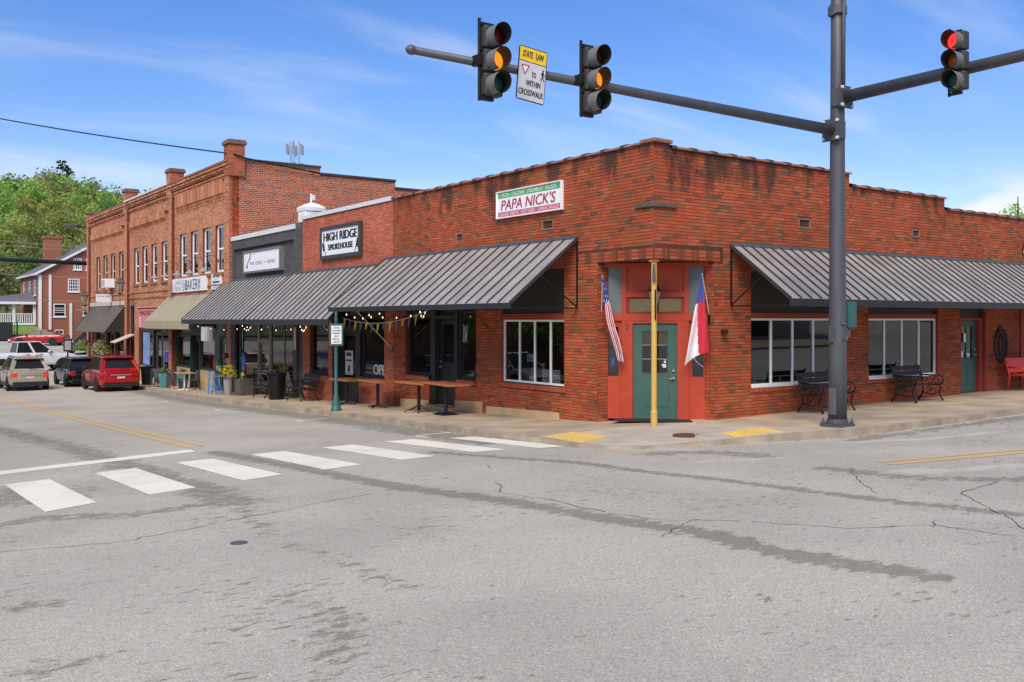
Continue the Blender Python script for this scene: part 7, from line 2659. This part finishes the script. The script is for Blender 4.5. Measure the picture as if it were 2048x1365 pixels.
car('pickup_truck', 'white four door pickup truck crossing the far junction', 'pickup truck', (WX, WY, rdz(WX, WY) + 0.02), -math.pi / 2 + 0.10, paint('white_car_paint', C(222, 224, 228), 0.0), 5.9, 2.0, 1.95, 1.25, [(-2.95, 1.22), (-1.02, 1.24), (-0.98, 1.26), (1.15, 1.24), (1.35, 1.22), (2.5, 1.12), (2.95, 0.95)], (-1.0, -0.85, 0.45, 1.3), (-1.85, 1.85), 0.41, clear=0.42, cladding=False, hatch=False)
car('saloon_car', 'red saloon car parked side on before the brick house', 'car', (1.95, 83.0, rdz(1.95, 83)), math.pi / 2 - 0.5, paint('red_saloon_paint', C(168, 28, 34)), 4.85, 1.84, 1.42, 0.9, [(-2.42, 0.92), (-1.9, 0.98), (-1.3, 0.96), (0.8, 0.92), (1.1, 0.90), (2.0, 0.76), (2.42, 0.58)], (-1.75, -0.85, 0.15, 1.20), (-1.45, 1.40), 0.335, clear=0.2, cladding=False, hatch=False)
car('dark_crossover', 'dark green jeep-like car facing the street beyond the pickup', 'car', (4.2, 72.0, rdz(4.2, 72)), math.pi - 0.9, paint('dark_car_paint', C(30, 34, 32)), 4.5, 1.84, 1.7, 1.0, SUV['deck'], SUV['cabin'], (-1.35, 1.30), 0.36, rails=True)
dup(tan_, (-11.4, 21.0, rdz(-11.4, 21.0)), math.pi, 'tan crossover parked across the main street opposite the grey shop')
dup(blk_, (-11.4, 28.0, rdz(-11.4, 28.0)), math.pi, 'black estate car parked across the main street opposite the bakery')
# ------------------------------------------------------------------ brick house beyond the junction
HX, HY = 4.8, 102.4
HB = float(G(HX, HY)) - 0.4
house = thing('brick_house', 'red brick gabled house with a white porch beyond the junction', 'house', (HX, HY, HB))
M_HB = bpy.data.materials.new('house_brick')
M_HB.use_nodes = True
_t = M_HB.node_tree
_b = _t.nodes['Principled BSDF']
_b.inputs['Roughness'].default_value = 0.9
_g = _t.nodes.new('ShaderNodeNewGeometry')
_s = _t.nodes.new('ShaderNodeSeparateXYZ')
_t.links.new(_g.outputs['Position'], _s.inputs[0])
_a = _t.nodes.new('ShaderNodeMath')
_t.links.new(_s.outputs[0], _a.inputs[0])
_t.links.new(_s.outputs[1], _a.inputs[1])
_c = _t.nodes.new('ShaderNodeCombineXYZ')
_t.links.new(_a.outputs[0], _c.inputs[0])
_t.links.new(_s.outputs[2], _c.inputs[1])
_bt = _t.nodes.new('ShaderNodeTexBrick')
_bt.inputs['Scale'].default_value = 4.6
_bt.inputs['Color1'].default_value = C(162, 92, 68)
_bt.inputs['Color2'].default_value = C(146, 80, 60)
_bt.inputs['Mortar'].default_value = C(164, 124, 102)
_bt.inputs['Mortar Size'].default_value = 0.02
_t.links.new(_c.outputs[0], _bt.inputs['Vector'])
_t.links.new(_bt.outputs['Color'], _b.inputs['Base Color'])
EZ, RZ, RX = 7.35, 11.6, 12.0
GW = 2 * (RX - HX)
mb = MB()
mb.prism([(HX, HY, HB - 1), (HX + GW, HY, HB - 1), (HX + GW, HY, EZ), (RX, HY, RZ - 0.1), (HX, HY, EZ)], (0, 12.3, 0))
mb.build('wall', M_HB, house, world=True)
mb = MB()
for s in (-1, 1):
    ex_ = RX + s * (RX - HX + 0.35)
    ez_ = EZ - 0.2
    mb.prism([(ex_, HY - 0.35, ez_), (RX, HY - 0.35, RZ), (RX, HY - 0.35, RZ + 0.16), (ex_, HY - 0.35, ez_ + 0.16)], (0, 13.0, 0))
hr_ = mb.build('roof', mat('dark_shingle', C(96, 98, 104), 0.9, var=0.15, scale=2), house, world=True)
mb = MB()
for s in (-1, 1):
    mb.beam((RX + s * (RX - HX + 0.38), HY - 0.40, EZ - 0.2), (RX, HY - 0.40, RZ + 0.02), 0.05, 0.24, (0, 0, 1))
mb.build('verge_board', M_WHITE, hr_, world=True)
MB().box(HX - 0.42, HX - 0.32, HY - 0.35, HY + 12.6, EZ - 0.28, EZ - 0.08).build('gutter', M_WHITE, hr_, world=True)
mb = MB()
mb.box(HX + 2.1, HX + 3.9, HY + 8.5, HY + 10.0, 7.0, 11.9)
mb.box(HX + 2.0, HX + 4.0, HY + 8.4, HY + 10.1, 11.9, 12.15)
mb.build('chimney', M_HB, hr_, world=True)


def house_win(u0, u1, z0, z1, nx_, nz_, side='R', m=M_WHITE, shut=False):
    b_ = HY if side == 'R' else HX
    fr = 0.10
    mb = MB()
    for a, b, c, d in ((u0, u0 + fr, z0, z1), (u1 - fr, u1, z0, z1), (u0 + fr, u1 - fr, z0, z0 + fr), (u0 + fr, u1 - fr, z1 - fr, z1), (u0 + fr, u1 - fr, (z0 + z1) / 2 - 0.04, (z0 + z1) / 2 + 0.04)):
        lbox(mb, a, b, c, d, 0.0, 0.06, side, b_)
    w = mb.build('window', m, house, world=True)
    lbox(MB(), u0 + fr, u1 - fr, z0 + fr, z1 - fr, 0.002, 0.02, side, b_).build('pane', M_CGLASS, w, world=True)
    for i in range(1, nx_):
        u = u0 + (u1 - u0) * i / nx_
        lbox(MB(), u - 0.03, u + 0.03, z0 + fr, z1 - fr, 0.021, 0.045, side, b_).build('glazing_bar', m, w, world=True)
    for i in range(1, nz_):
        z = z0 + (z1 - z0) * i / nz_
        lbox(MB(), u0 + fr, u1 - fr, z - 0.03, z + 0.03, 0.021, 0.043, side, b_).build('glazing_bar', m, w, world=True)
    lbox(MB(), u0 - 0.1, u1 + 0.1, z0 - 0.12, z0 - 0.002, 0, 0.1, side, b_).build('sill', m, w, world=True)


def hpt(px, py):
    r = FW + (px - 1024) / 1896.0 * RT + np.array([0, 0, (641 - py) / 1896.0])
    k = (HY - CAM[1]) / r[1]
    p = CAM + k * r
    return p[0], p[2]


for (xa, ya, xb, yb, n1_, n2_) in ((147, 517, 163, 540, 4, 4), (172, 518, 188, 541, 4, 4), (136, 558, 159, 584, 5, 4), (107, 608, 131, 634, 1, 3), (110, 660, 127, 676, 2, 1), (166, 606, 186, 632, 2, 3)):
    u0, z1 = hpt(xa, ya)
    u1, z0 = hpt(xb, yb)
    house_win(u0, u1, z0, z1, n1_, n2_)
for y0 in (HY + 1.0, HY + 4.6, HY + 8.6):
    house_win(y0, y0 + 1.1, 4.9, 6.6, 1, 2, 'L')
    for s in (-0.55, 1.15):
        lbox(MB(), y0 + s, y0 + s + 0.5, 4.85, 6.65, 0.0, 0.05, 'L', HX).build('shutter', mat('grey_blue_shutter', C(92, 96, 108), 0.7), house, world=True)
for px_ in (76.8, 97.5, 139):
    u, zt_ = hpt(px_, 550 if px_ < 100 else 607)
    lbox(MB(), u, u + 0.32 if px_ < 90 else u + 0.26, HB, zt_, 0.0, 0.12, 'R', HY).build('downpipe', M_WHITE, house, world=True)
# white porch on the near side
por = thing('porch', 'white railed porch with a dark hipped roof on the brick house', 'porch', (1.5, 106, 1.0))
px0, px1, py0, py1 = -1.8, 4.7, 103.2, 112.0
FZ = 1.80
MB().box(px0, px1, py0, py1, FZ - 0.25, FZ).build('deck', M_WHITE, por, world=True)
MB().box(px0 + 0.2, px1, py0 + 0.2, py1, HB - 0.6, FZ - 0.26).build('base', M_HB, por, world=True)
mb = MB()
e0 = 4.15
A, B, C_, D_ = (px0 - 0.4, py0 - 0.4, e0), (px1, py0 - 0.4, e0), (px1, py1 + 0.4, e0), (px0 - 0.4, py1 + 0.4, e0)
T1, T2 = (px1, py0 + 2.6, e0 + 1.15), (px1, py1 - 2.6, e0 + 1.15)
mb.quad(A, B, T1, T1)
mb.f.pop()
mb.mi.pop()
mb.v = []
mb.add([A, B, C_, D_, T1, T2], [(0, 1, 4), (0, 4, 5, 3), (3, 5, 2), (0, 3, 2, 1)])
mb.build('porch_roof', MATS['dark_shingle'], por, world=True)
MB().box(px0 - 0.42, px1 - 0.01, py0 - 0.42, py0 - 0.30, e0 - 0.30, e0 - 0.01).box(px0 - 0.42, px0 - 0.30, py0 - 0.29, py1 + 0.4, e0 - 0.30, e0 - 0.012).build('eave_board', M_WHITE, por, world=True)
for x_, y_ in ((px0, py0), (px0 + 2.1, py0), (px0 + 4.2, py0), (px1 - 0.25, py0), (px0, py0 + 4), (px0, py1 - 0.25)):
    MB().box(x_, x_ + 0.28, y_, y_ + 0.28, FZ, e0 - 0.05).build('column', M_WHITE, por, world=True)
for (xa, xb) in ((px0 + 2.4, px0 + 4.15), (px0 + 4.5, px1 - 0.3), (px0 + 0.3, px0 + 2.05)):
    MB().box(xa, xb, py0 + 0.08, py0 + 0.2, FZ + 0.95, FZ + 1.05).build('rail', M_WHITE, por, world=True)
    x_ = xa
    while x_ < xb:
        MB().box(x_, x_ + 0.09, py0 + 0.1, py0 + 0.18, FZ + 0.05, FZ + 0.95).build('baluster', M_WHITE, por, world=True)
        x_ += 0.22
# lawn, dwarf wall and iron fence before it
gb_ = MB()
nxg = 8
vs_, fs = [], []
for i, x_ in enumerate(np.linspace(-14, 4.7, nxg)):
    vs_ += [(x_, 96.4, 0.55), (x_, 103.0, 1.45), (x_, 125, 2.2)]
for i in range(nxg - 1):
    for j in range(2):
        fs.append((i * 3 + j, (i + 1) * 3 + j, (i + 1) * 3 + j + 1, i * 3 + j + 1))
tag(gb_.add(vs_, fs).build('grass_bank', M_GRASS), kind='structure')
tag(MB().box(-14, 3.4, 96.0, 96.35, -0.8, 0.62).build('dwarf_wall', mat('dark_stone', C(92, 88, 84), 0.9, var=0.2, scale=3)), 'low dark stone wall under the iron fence', 'wall')
fe = thing('iron_fence', 'black iron railing fence before the lawn of the brick house', 'fence', (-3, 96.2, 0.62))
MB().box(-14, 2.0, 96.18, 96.22, 0.75, 0.80).box(-14, 2.0, 96.18, 96.22, 1.75, 1.80).build('rail', M_IRON, fe, world=True)
for x_ in np.arange(-9, 2.01, 0.26):
    MB().box(x_ - 0.018, x_ + 0.018, 96.182, 96.218, 0.62, 1.95).build('bar', M_IRON, fe, world=True)
for x_ in (-8.5, -5.9, -3.3, -0.7, 1.9):
    MB().box(x_ - 0.06, x_ + 0.06, 96.12, 96.24, 0.6, 2.1).build('post', M_IRON, fe, world=True)
# dark notice box on the fence and small tree-shaded shed roof by the house
tag(MB().box(-0.4, 1.4, 95.4, 95.9, 0.0, 1.9).build('utility_cabinet', mat('dark_green_cabinet', C(44, 46, 42), 0.7), None, bevel=0.03), 'dark utility cabinet at the end of the iron fence', 'cabinet')
sh = thing('lean_to_shed', 'low grey roofed lean-to beside the brick house', 'shed', (9.5, 95, 0))
MB().prism([(8.2, 94, 3.1), (13.5, 94, 4.2), (13.5, 94, 4.35), (8.2, 94, 3.25)], (0, 6, 0)).build('roof', mat('grey_felt', C(124, 118, 114), 0.9), sh, world=True)
MB().box(9.2, 13.4, 94.4, 99.8, -0.5, 3.3).build('wall', M_HB, sh, world=True)

# framed notice on a post by the far parked car
t_ = thing('notice_post', 'black framed notice board on a post beyond the black wagon', 'notice board', (-0.95, 53.6, rdz(-.95, 53.6)))
MB().tube([(0, 0, 0), (0, 0, 1.45)], 0.05, 8).build('post', M_IRON, t_)
MB().box(-0.26, 0.26, -0.05, 0.05, 1.35, 2.15).build('frame', M_BLACK, t_, bevel=0.02)
MB().box(-0.19, 0.19, -0.056, -0.052, 1.45, 2.05).build('sheet', mat('grey_sheet', C(176, 170, 166), 0.6, var=0.12, scale=8), t_)

# far signal arm, street light arm and their pole behind the row
t_ = thing('signal_pole', 'dark far mast arm reaching out past the end of the brick row', 'signal pole', (2.2, 54.2, -1.2))
MB().lathe([(0.18, 0), (0.13, 9.8)], n=14).build('shaft', M_IRON, t_)
MB().tube([(0, 0, 7.05), (-11, 0, 7.18)], [0.15, 0.11], 12).build('mast_arm', M_IRON, t_)
MB().tube([(0, 0, 9.3), (-2.6, 0, 9.52)], 0.05, 8).build('lamp_arm', M_IRON, t_)
MB().box(-3.3, -2.5, -0.12, 0.12, 9.46, 9.60).build('lamp_head', M_STEEL, t_, bevel=0.03)

# ------------------------------------------------------------------ wires
up_ = thing('utility_pole', 'wooden utility pole across the main street carrying the black cable', 'utility pole', (-12.6, 47.8, rdz(-12.6, 47.8)))
MB().lathe([(0.18, 0), (0.12, 16.2)], n=12).build('shaft', M_BARK, up_)
MB().box(-1.1, 1.1, -0.06, 0.06, 15.2, 15.35).build('crossarm', M_BARK, up_)
w_ = MB()
A_, B_ = np.array((0.05, 24.45, 8.86)), np.array((-12.6, 47.8, 14.45))
w_.tube(sag_line(A_, B_, 0.25, 24), 0.032, 6)
w_.tube([(0.05, 24.45, 8.86), (0.45, 24.42, 8.74), (3.8, 24.50, 8.42)], 0.032, 6)
tag(w_.build('power_cable', M_BLACK), 'thick black cable sagging from the corner chimney across the sky', 'cable')
for k, (z0_, z1_) in enumerate(((10.2, 9.3), (9.6, 9.0), (6.6, 6.3), (4.1, 3.9))):
    w_ = MB().tube(sag_line((-14, 92, z0_ + 0.9), (14, 92, z1_ + 0.2), 0.35, 12), 0.022, 4)
    tag(w_.build('overhead_wire', mat('pale_wire', C(150, 148, 140), 0.6)), 'thin pale wire strung before the wooded hill', 'wire', 'thin wires before the hill')

# lattice mast on the skyline
t_ = thing('lattice_mast', 'distant grey lattice antenna mast above the brick roofs', 'mast', (45.8, 129, 2))
mb = MB()
cs = [(0.75, 0), (-0.4, 0.65), (-0.4, -0.65)]
for cx_, cy_ in cs:
    mb.tube([(cx_, cy_, 0), (cx_, cy_, 28.5)], 0.07, 5)
for k in range(19):
    z = k * 1.5
    for i in range(3):
        a, b = cs[i], cs[(i + 1) % 3]
        mb.tube([(a[0], a[1], z), (b[0], b[1], z + 1.5)], 0.035, 4)
mb.build('lattice', mat('galvanised_far', C(150, 154, 158), 0.6), t_)
for zz_ in (27.2, 24.2, 20.5):
    for k in range(6):
        a = k * math.pi / 3 + zz_
        MB().box(1.3 * math.cos(a) - 0.14, 1.3 * math.cos(a) + 0.14, 1.3 * math.sin(a) - 0.14, 1.3 * math.sin(a) + 0.14, zz_ - 0.75, zz_ + 0.75).build('antenna', MATS['galvanised_far'], t_)

# ------------------------------------------------------------------ wooded hill
HD_ = 262.0
hc = CAM + HD_ * (FW + (75 - 1024) / 1896.0 * RT)
hdir = (hc - CAM)[:2] / np.linalg.norm((hc - CAM)[:2])
hlat = np.array([hdir[1], -hdir[0]])


def hill_z(x, y):
    dx, dy = x - hc[0], y - hc[1]
    a = dx * hdir[0] + dy * hdir[1]
    b = dx * hlat[0] + dy * hlat[1]
    wob = 2.0 * np.sin(b * 0.09 + 1) + 1.5 * np.sin(a * 0.07 + b * 0.05)
    sa = np.where(a < 0, 62.0, 90.0)
    return G(x, np.clip(y, -150, 420)) - 0.8 + (25.5 + wob) * np.exp(-0.5 * (a / sa) ** 2 - 0.5 * (b / 58.0) ** 2)


A1, B1 = np.meshgrid(np.linspace(-170, 160, 60), np.linspace(-150, 170, 60), indexing='ij')
hxs = hc[0] + A1 * hdir[0] + B1 * hlat[0]
hys = hc[1] + A1 * hdir[1] + B1 * hlat[1]
ii = np.arange(A1.size).reshape(A1.shape)
Qh = np.stack([ii[:-1, :-1], ii[:-1, 1:], ii[1:, 1:], ii[1:, :-1]], -1).reshape(-1, 4)
npmesh('hill', np.stack([hxs.ravel(), hys.ravel(), hill_z(hxs, hys).ravel()], 1), Qh, mats=[M_EARTH], kind='structure', smooth=True)


def crown(rng, c, R, H, n, leaf, cols, blobs=11, hollow=0.35):
    """uneven crown: leaf-sized faces gathered in clumps round the limbs"""
    bc = rng.normal(size=(blobs, 3))
    bc /= np.linalg.norm(bc, axis=1)[:, None]
    bc *= rng.uniform(hollow, 0.85, (blobs, 1))
    br = rng.uniform(0.26, 0.5, blobs)
    tint = rng.uniform(0.84, 1.16, blobs)
    k = rng.integers(blobs, size=n)
    d = rng.normal(size=(n, 3))
    d /= np.linalg.norm(d, axis=1)[:, None]
    p = bc[k] + d * (br[k] * rng.uniform(0.55, 1.08, n))[:, None]
    P_ = np.array(c) + p * np.array([R, R, H])
    nrm = d + rng.normal(scale=0.55, size=(n, 3))
    nrm /= np.linalg.norm(nrm, axis=1)[:, None]
    u = np.cross(nrm, rng.normal(size=(n, 3)))
    u /= np.linalg.norm(u, axis=1)[:, None] + 1e-9
    v = np.cross(nrm, u)
    s = leaf * rng.uniform(0.5, 1.3, (n, 1))
    V = np.stack([P_ - u * s, P_ - v * s * 0.7, P_ + u * s, P_ + v * s * 0.7], 1).reshape(-1, 3)
    base = np.array([q[:3] for q in cols])[rng.integers(len(cols), size=blobs)]
    cl = 1.38 * base[k] * tint[k][:, None] * rng.uniform(0.88, 1.12, (n, 1))
    return V, np.arange(4 * n).reshape(n, 4), cl, bc


G1 = [C(134, 166, 78), C(122, 158, 70), C(146, 174, 86)]
G2 = [C(108, 140, 70), C(98, 128, 62)]
G3 = [C(150, 150, 82), C(140, 142, 76), C(132, 142, 74)]
G4 = [C(132, 134, 82), C(126, 122, 78)]
rng = np.random.default_rng(42)
Vs, Qs, Cs, off = [], [], [], 0
for i in range(640):
    a = rng.uniform(-125, 28)
    b = rng.uniform(-52, 80)
    x, y = hc[0] + a * hdir[0] + b * hlat[0], hc[1] + a * hdir[1] + b * hlat[1]
    if y < 122:
        continue
    z = float(hill_z(x, y))
    R = rng.uniform(2.8, 5.2)
    H = R * rng.uniform(0.9, 1.4)
    pal_ = [G1, G1, G2, G3, G4][rng.integers(5)] if a > -70 else [G1, G2, G3, G3, G4][rng.integers(5)]
    V, Qc, cl, _ = crown(rng, (x, y, z + H * 1.15), R, H, 600, 0.42, pal_)
    Vs.append(V)
    Qs.append(Qc + off)
    Cs.append(cl)
    off += len(V)
o_ = npmesh('hillside_wood', np.concatenate(Vs), np.concatenate(Qs), np.concatenate(Cs), 'lc', [M_LEAF], kind='stuff')
tag(o_, 'mixed spring green wood covering the far hill', 'wood')


def tree(name, label, x, y, z, h, R, cols, n, leaf, seed, group=None, hz=0.62, blobs=12, bare=0.3):
    t_ = thing(name, label, 'tree', (x, y, z), group=group)
    rg = np.random.default_rng(seed)
    H = h * (1 - bare) / 2
    cz = h - H
    V, Qc, cl, bc = crown(rg, (0, 0, cz), R, H, n, leaf, cols, blobs)
    mb = MB()
    tr = max(0.09, h * 0.018)
    mb.tube([(0, 0, -0.3), (rg.normal(0, 0.1), rg.normal(0, 0.1), h * bare), (rg.normal(0, 0.25), rg.normal(0, 0.25), cz), (0, 0, h * 0.92)], [tr, tr * 0.8, tr * 0.5, tr * 0.12], 7)
    for q in bc:
        e = np.array((q[0] * R, q[1] * R, cz + q[2] * H))
        st = np.array((0, 0, max(h * bare * 0.9, e[2] - 0.55 * math.hypot(e[0], e[1]) - H * 0.25)))
        m_ = (st + e) / 2 + rg.normal(0, 0.12, 3)
        mb.tube([st, m_, e], [tr * 0.42, tr * 0.28, tr * 0.08], 5)
    mb.build('trunk', M_BARK, t_)
    npmesh('crown', V, Qc, cl, 'lc', [M_LEAF], t_, 'stuff', world=False)
    return t_


def at(px, k):
    p = CAM + k * (FW + (px - 1024) / 1896.0 * RT)
    return p[0], p[1]


for k, (px_, dist, h, R, pal_, lb) in enumerate((
        (84, 168, 15, 6.0, G3, 'yellow green tree with upright limbs above the house chimney'), (30, 160, 15, 5.5, G3, 'tall olive tree on the lower slope left of the chimney'), (132, 172, 16, 5.0, G3, 'olive tree rising just behind the house ridge'),
        (160, 200, 13, 5.0, G1, 'bright green tree behind the end chimney of the row'), (218, 205, 12, 5.0, G2, 'dark stemmed green tree over the low end of the row'), (8, 190, 14, 5.0, G1, 'bright green round tree at the hill foot'),
        (60, 140, 11, 4.0, G4, 'brownish thin tree between the olive trees'), (110, 140, 9, 3.4, G4, 'brownish young tree beside the house chimney'), (12, 128, 10, 4.2, G2, 'dark green tree close behind the porch roof'), (-4, 118, 9, 4.5, G4, 'drab olive tree crowding the porch'))):
    x, y = at(px_, dist)
    tree('hill_tree', lb, x, y, float(hill_z(x, y)) if dist > 120 else float(G(x, y)), h, R, pal_, 2600, 0.22, 100 + k, 'single trees before the wood', bare=0.22)
x, y = at(124, 262)
t_ = thing('pine_tree', 'dark pine standing above the skyline of the hill', 'tree', (x, y, float(hill_z(x, y))))
rg = np.random.default_rng(5)
Vs, Qs, Cs, off = [], [], [], 0
for j in range(14):
    V, Qc, cl, _ = crown(rg, (rg.normal(0, 1.2), rg.normal(0, 1.2), 5 + j * 0.75), 3.4 - j * 0.13, 0.9, 160, 0.26, [C(72, 84, 52), C(84, 88, 56), C(60, 72, 46)], 6)
    Vs.append(V)
    Qs.append(Qc + off)
    Cs.append(cl)
    off += len(V)
npmesh('crown', np.concatenate(Vs), np.concatenate(Qs), np.concatenate(Cs), 'lc', [M_LEAF], t_, 'stuff', world=False)
MB().tube([(0, 0, -1), (0.2, 0, 8), (0, 0, 15.6)], [0.3, 0.2, 0.04], 7).build('trunk', M_BARK, t_)
tree('broadleaf_tree', 'bright green treetop showing over the low end of the restaurant parapet', 32.5, 9.2, float(G(32, 9)), 8.6, 2.3, G1, 3000, 0.09, 300)
x, y = at(768, 120)
tree('broadleaf_tree', 'thin treetop showing over the stepped brick flank', x, y, 3, 18.2, 3.5, G2, 1500, 0.16, 301)

# ------------------------------------------------------------------ across the streets (seen in the shop windows)
for k, (x, y, h, R, pal_, lb) in enumerate(((-19, 6, 9.5, 4.2, G2, 'leafy tree across the main street opposite the smokehouse'), (-20, 16, 10, 4.5, G2, 'leafy tree across the main street opposite the grey shop'), (-19.5, 27, 9, 4.2, G1, 'lighter tree across the main street opposite the bakery'),
                                           (-21, 38, 10, 4.6, G2, 'leafy tree across the main street opposite the pink sign'), (-20, 50, 9, 4.3, G2, 'leafy tree across the main street opposite the row end'), (18, -27, 9, 4.2, G2, 'leafy tree across the side street'), (32, -26, 8.5, 4, G3, 'olive tree further along across the side street'))):
    tree('street_tree', lb, x, y, float(G(x, y)) - 0.1, h, R, pal_, 3500, 0.17, 400 + k, 'trees across the streets', bare=0.12, blobs=16)
ob_ = thing('cream_building', 'low cream shop with a brown band across the side street', 'building', (14, -24, 0.9))
MB().box(-3, 34, -34, -22, 0.2, 3.4).build('wall', mat('cream_render', C(190, 176, 150), 0.85, var=0.08), ob_, world=True)
MB().box(-3.3, 34.3, -34.3, -21.7, 3.4, 4.3).build('roof', mat('brown_fascia', C(116, 74, 56), 0.8), ob_, world=True)
for x_ in range(0, 32, 4):
    MB().box(x_, x_ + 2.2, -22.01, -21.95, 1.2, 2.9).build('window', M_CGLASS, ob_, world=True)
ob_ = thing('brick_building', 'long dark red brick building across the main street', 'building', (-26, 30, -1))
MB().box(-40, -25, 2, 70, -2.5, 4.6).build('wall', M_HB, ob_, world=True)
MB().box(-40.3, -24.7, 1.7, 70.3, 4.6, 5.0).build('roof', M_ROOF, ob_, world=True)
for y_ in range(5, 68, 6):
    MB().box(-25.02, -24.96, y_, y_ + 2.6, 0.2, 2.4).build('window', M_CGLASS, ob_, world=True)
fw_ = tag(slab('sidewalk', [(-15.8, 3), (-12.4, 3), (-12.4, 60), (-15.8, 60)], M_CONC, None), kind='structure')
fw_ = tag(slab('sidewalk', [(-8, -20), (30, -20), (30, -15.6), (-8, -15.6)], M_CONC, None), kind='structure')
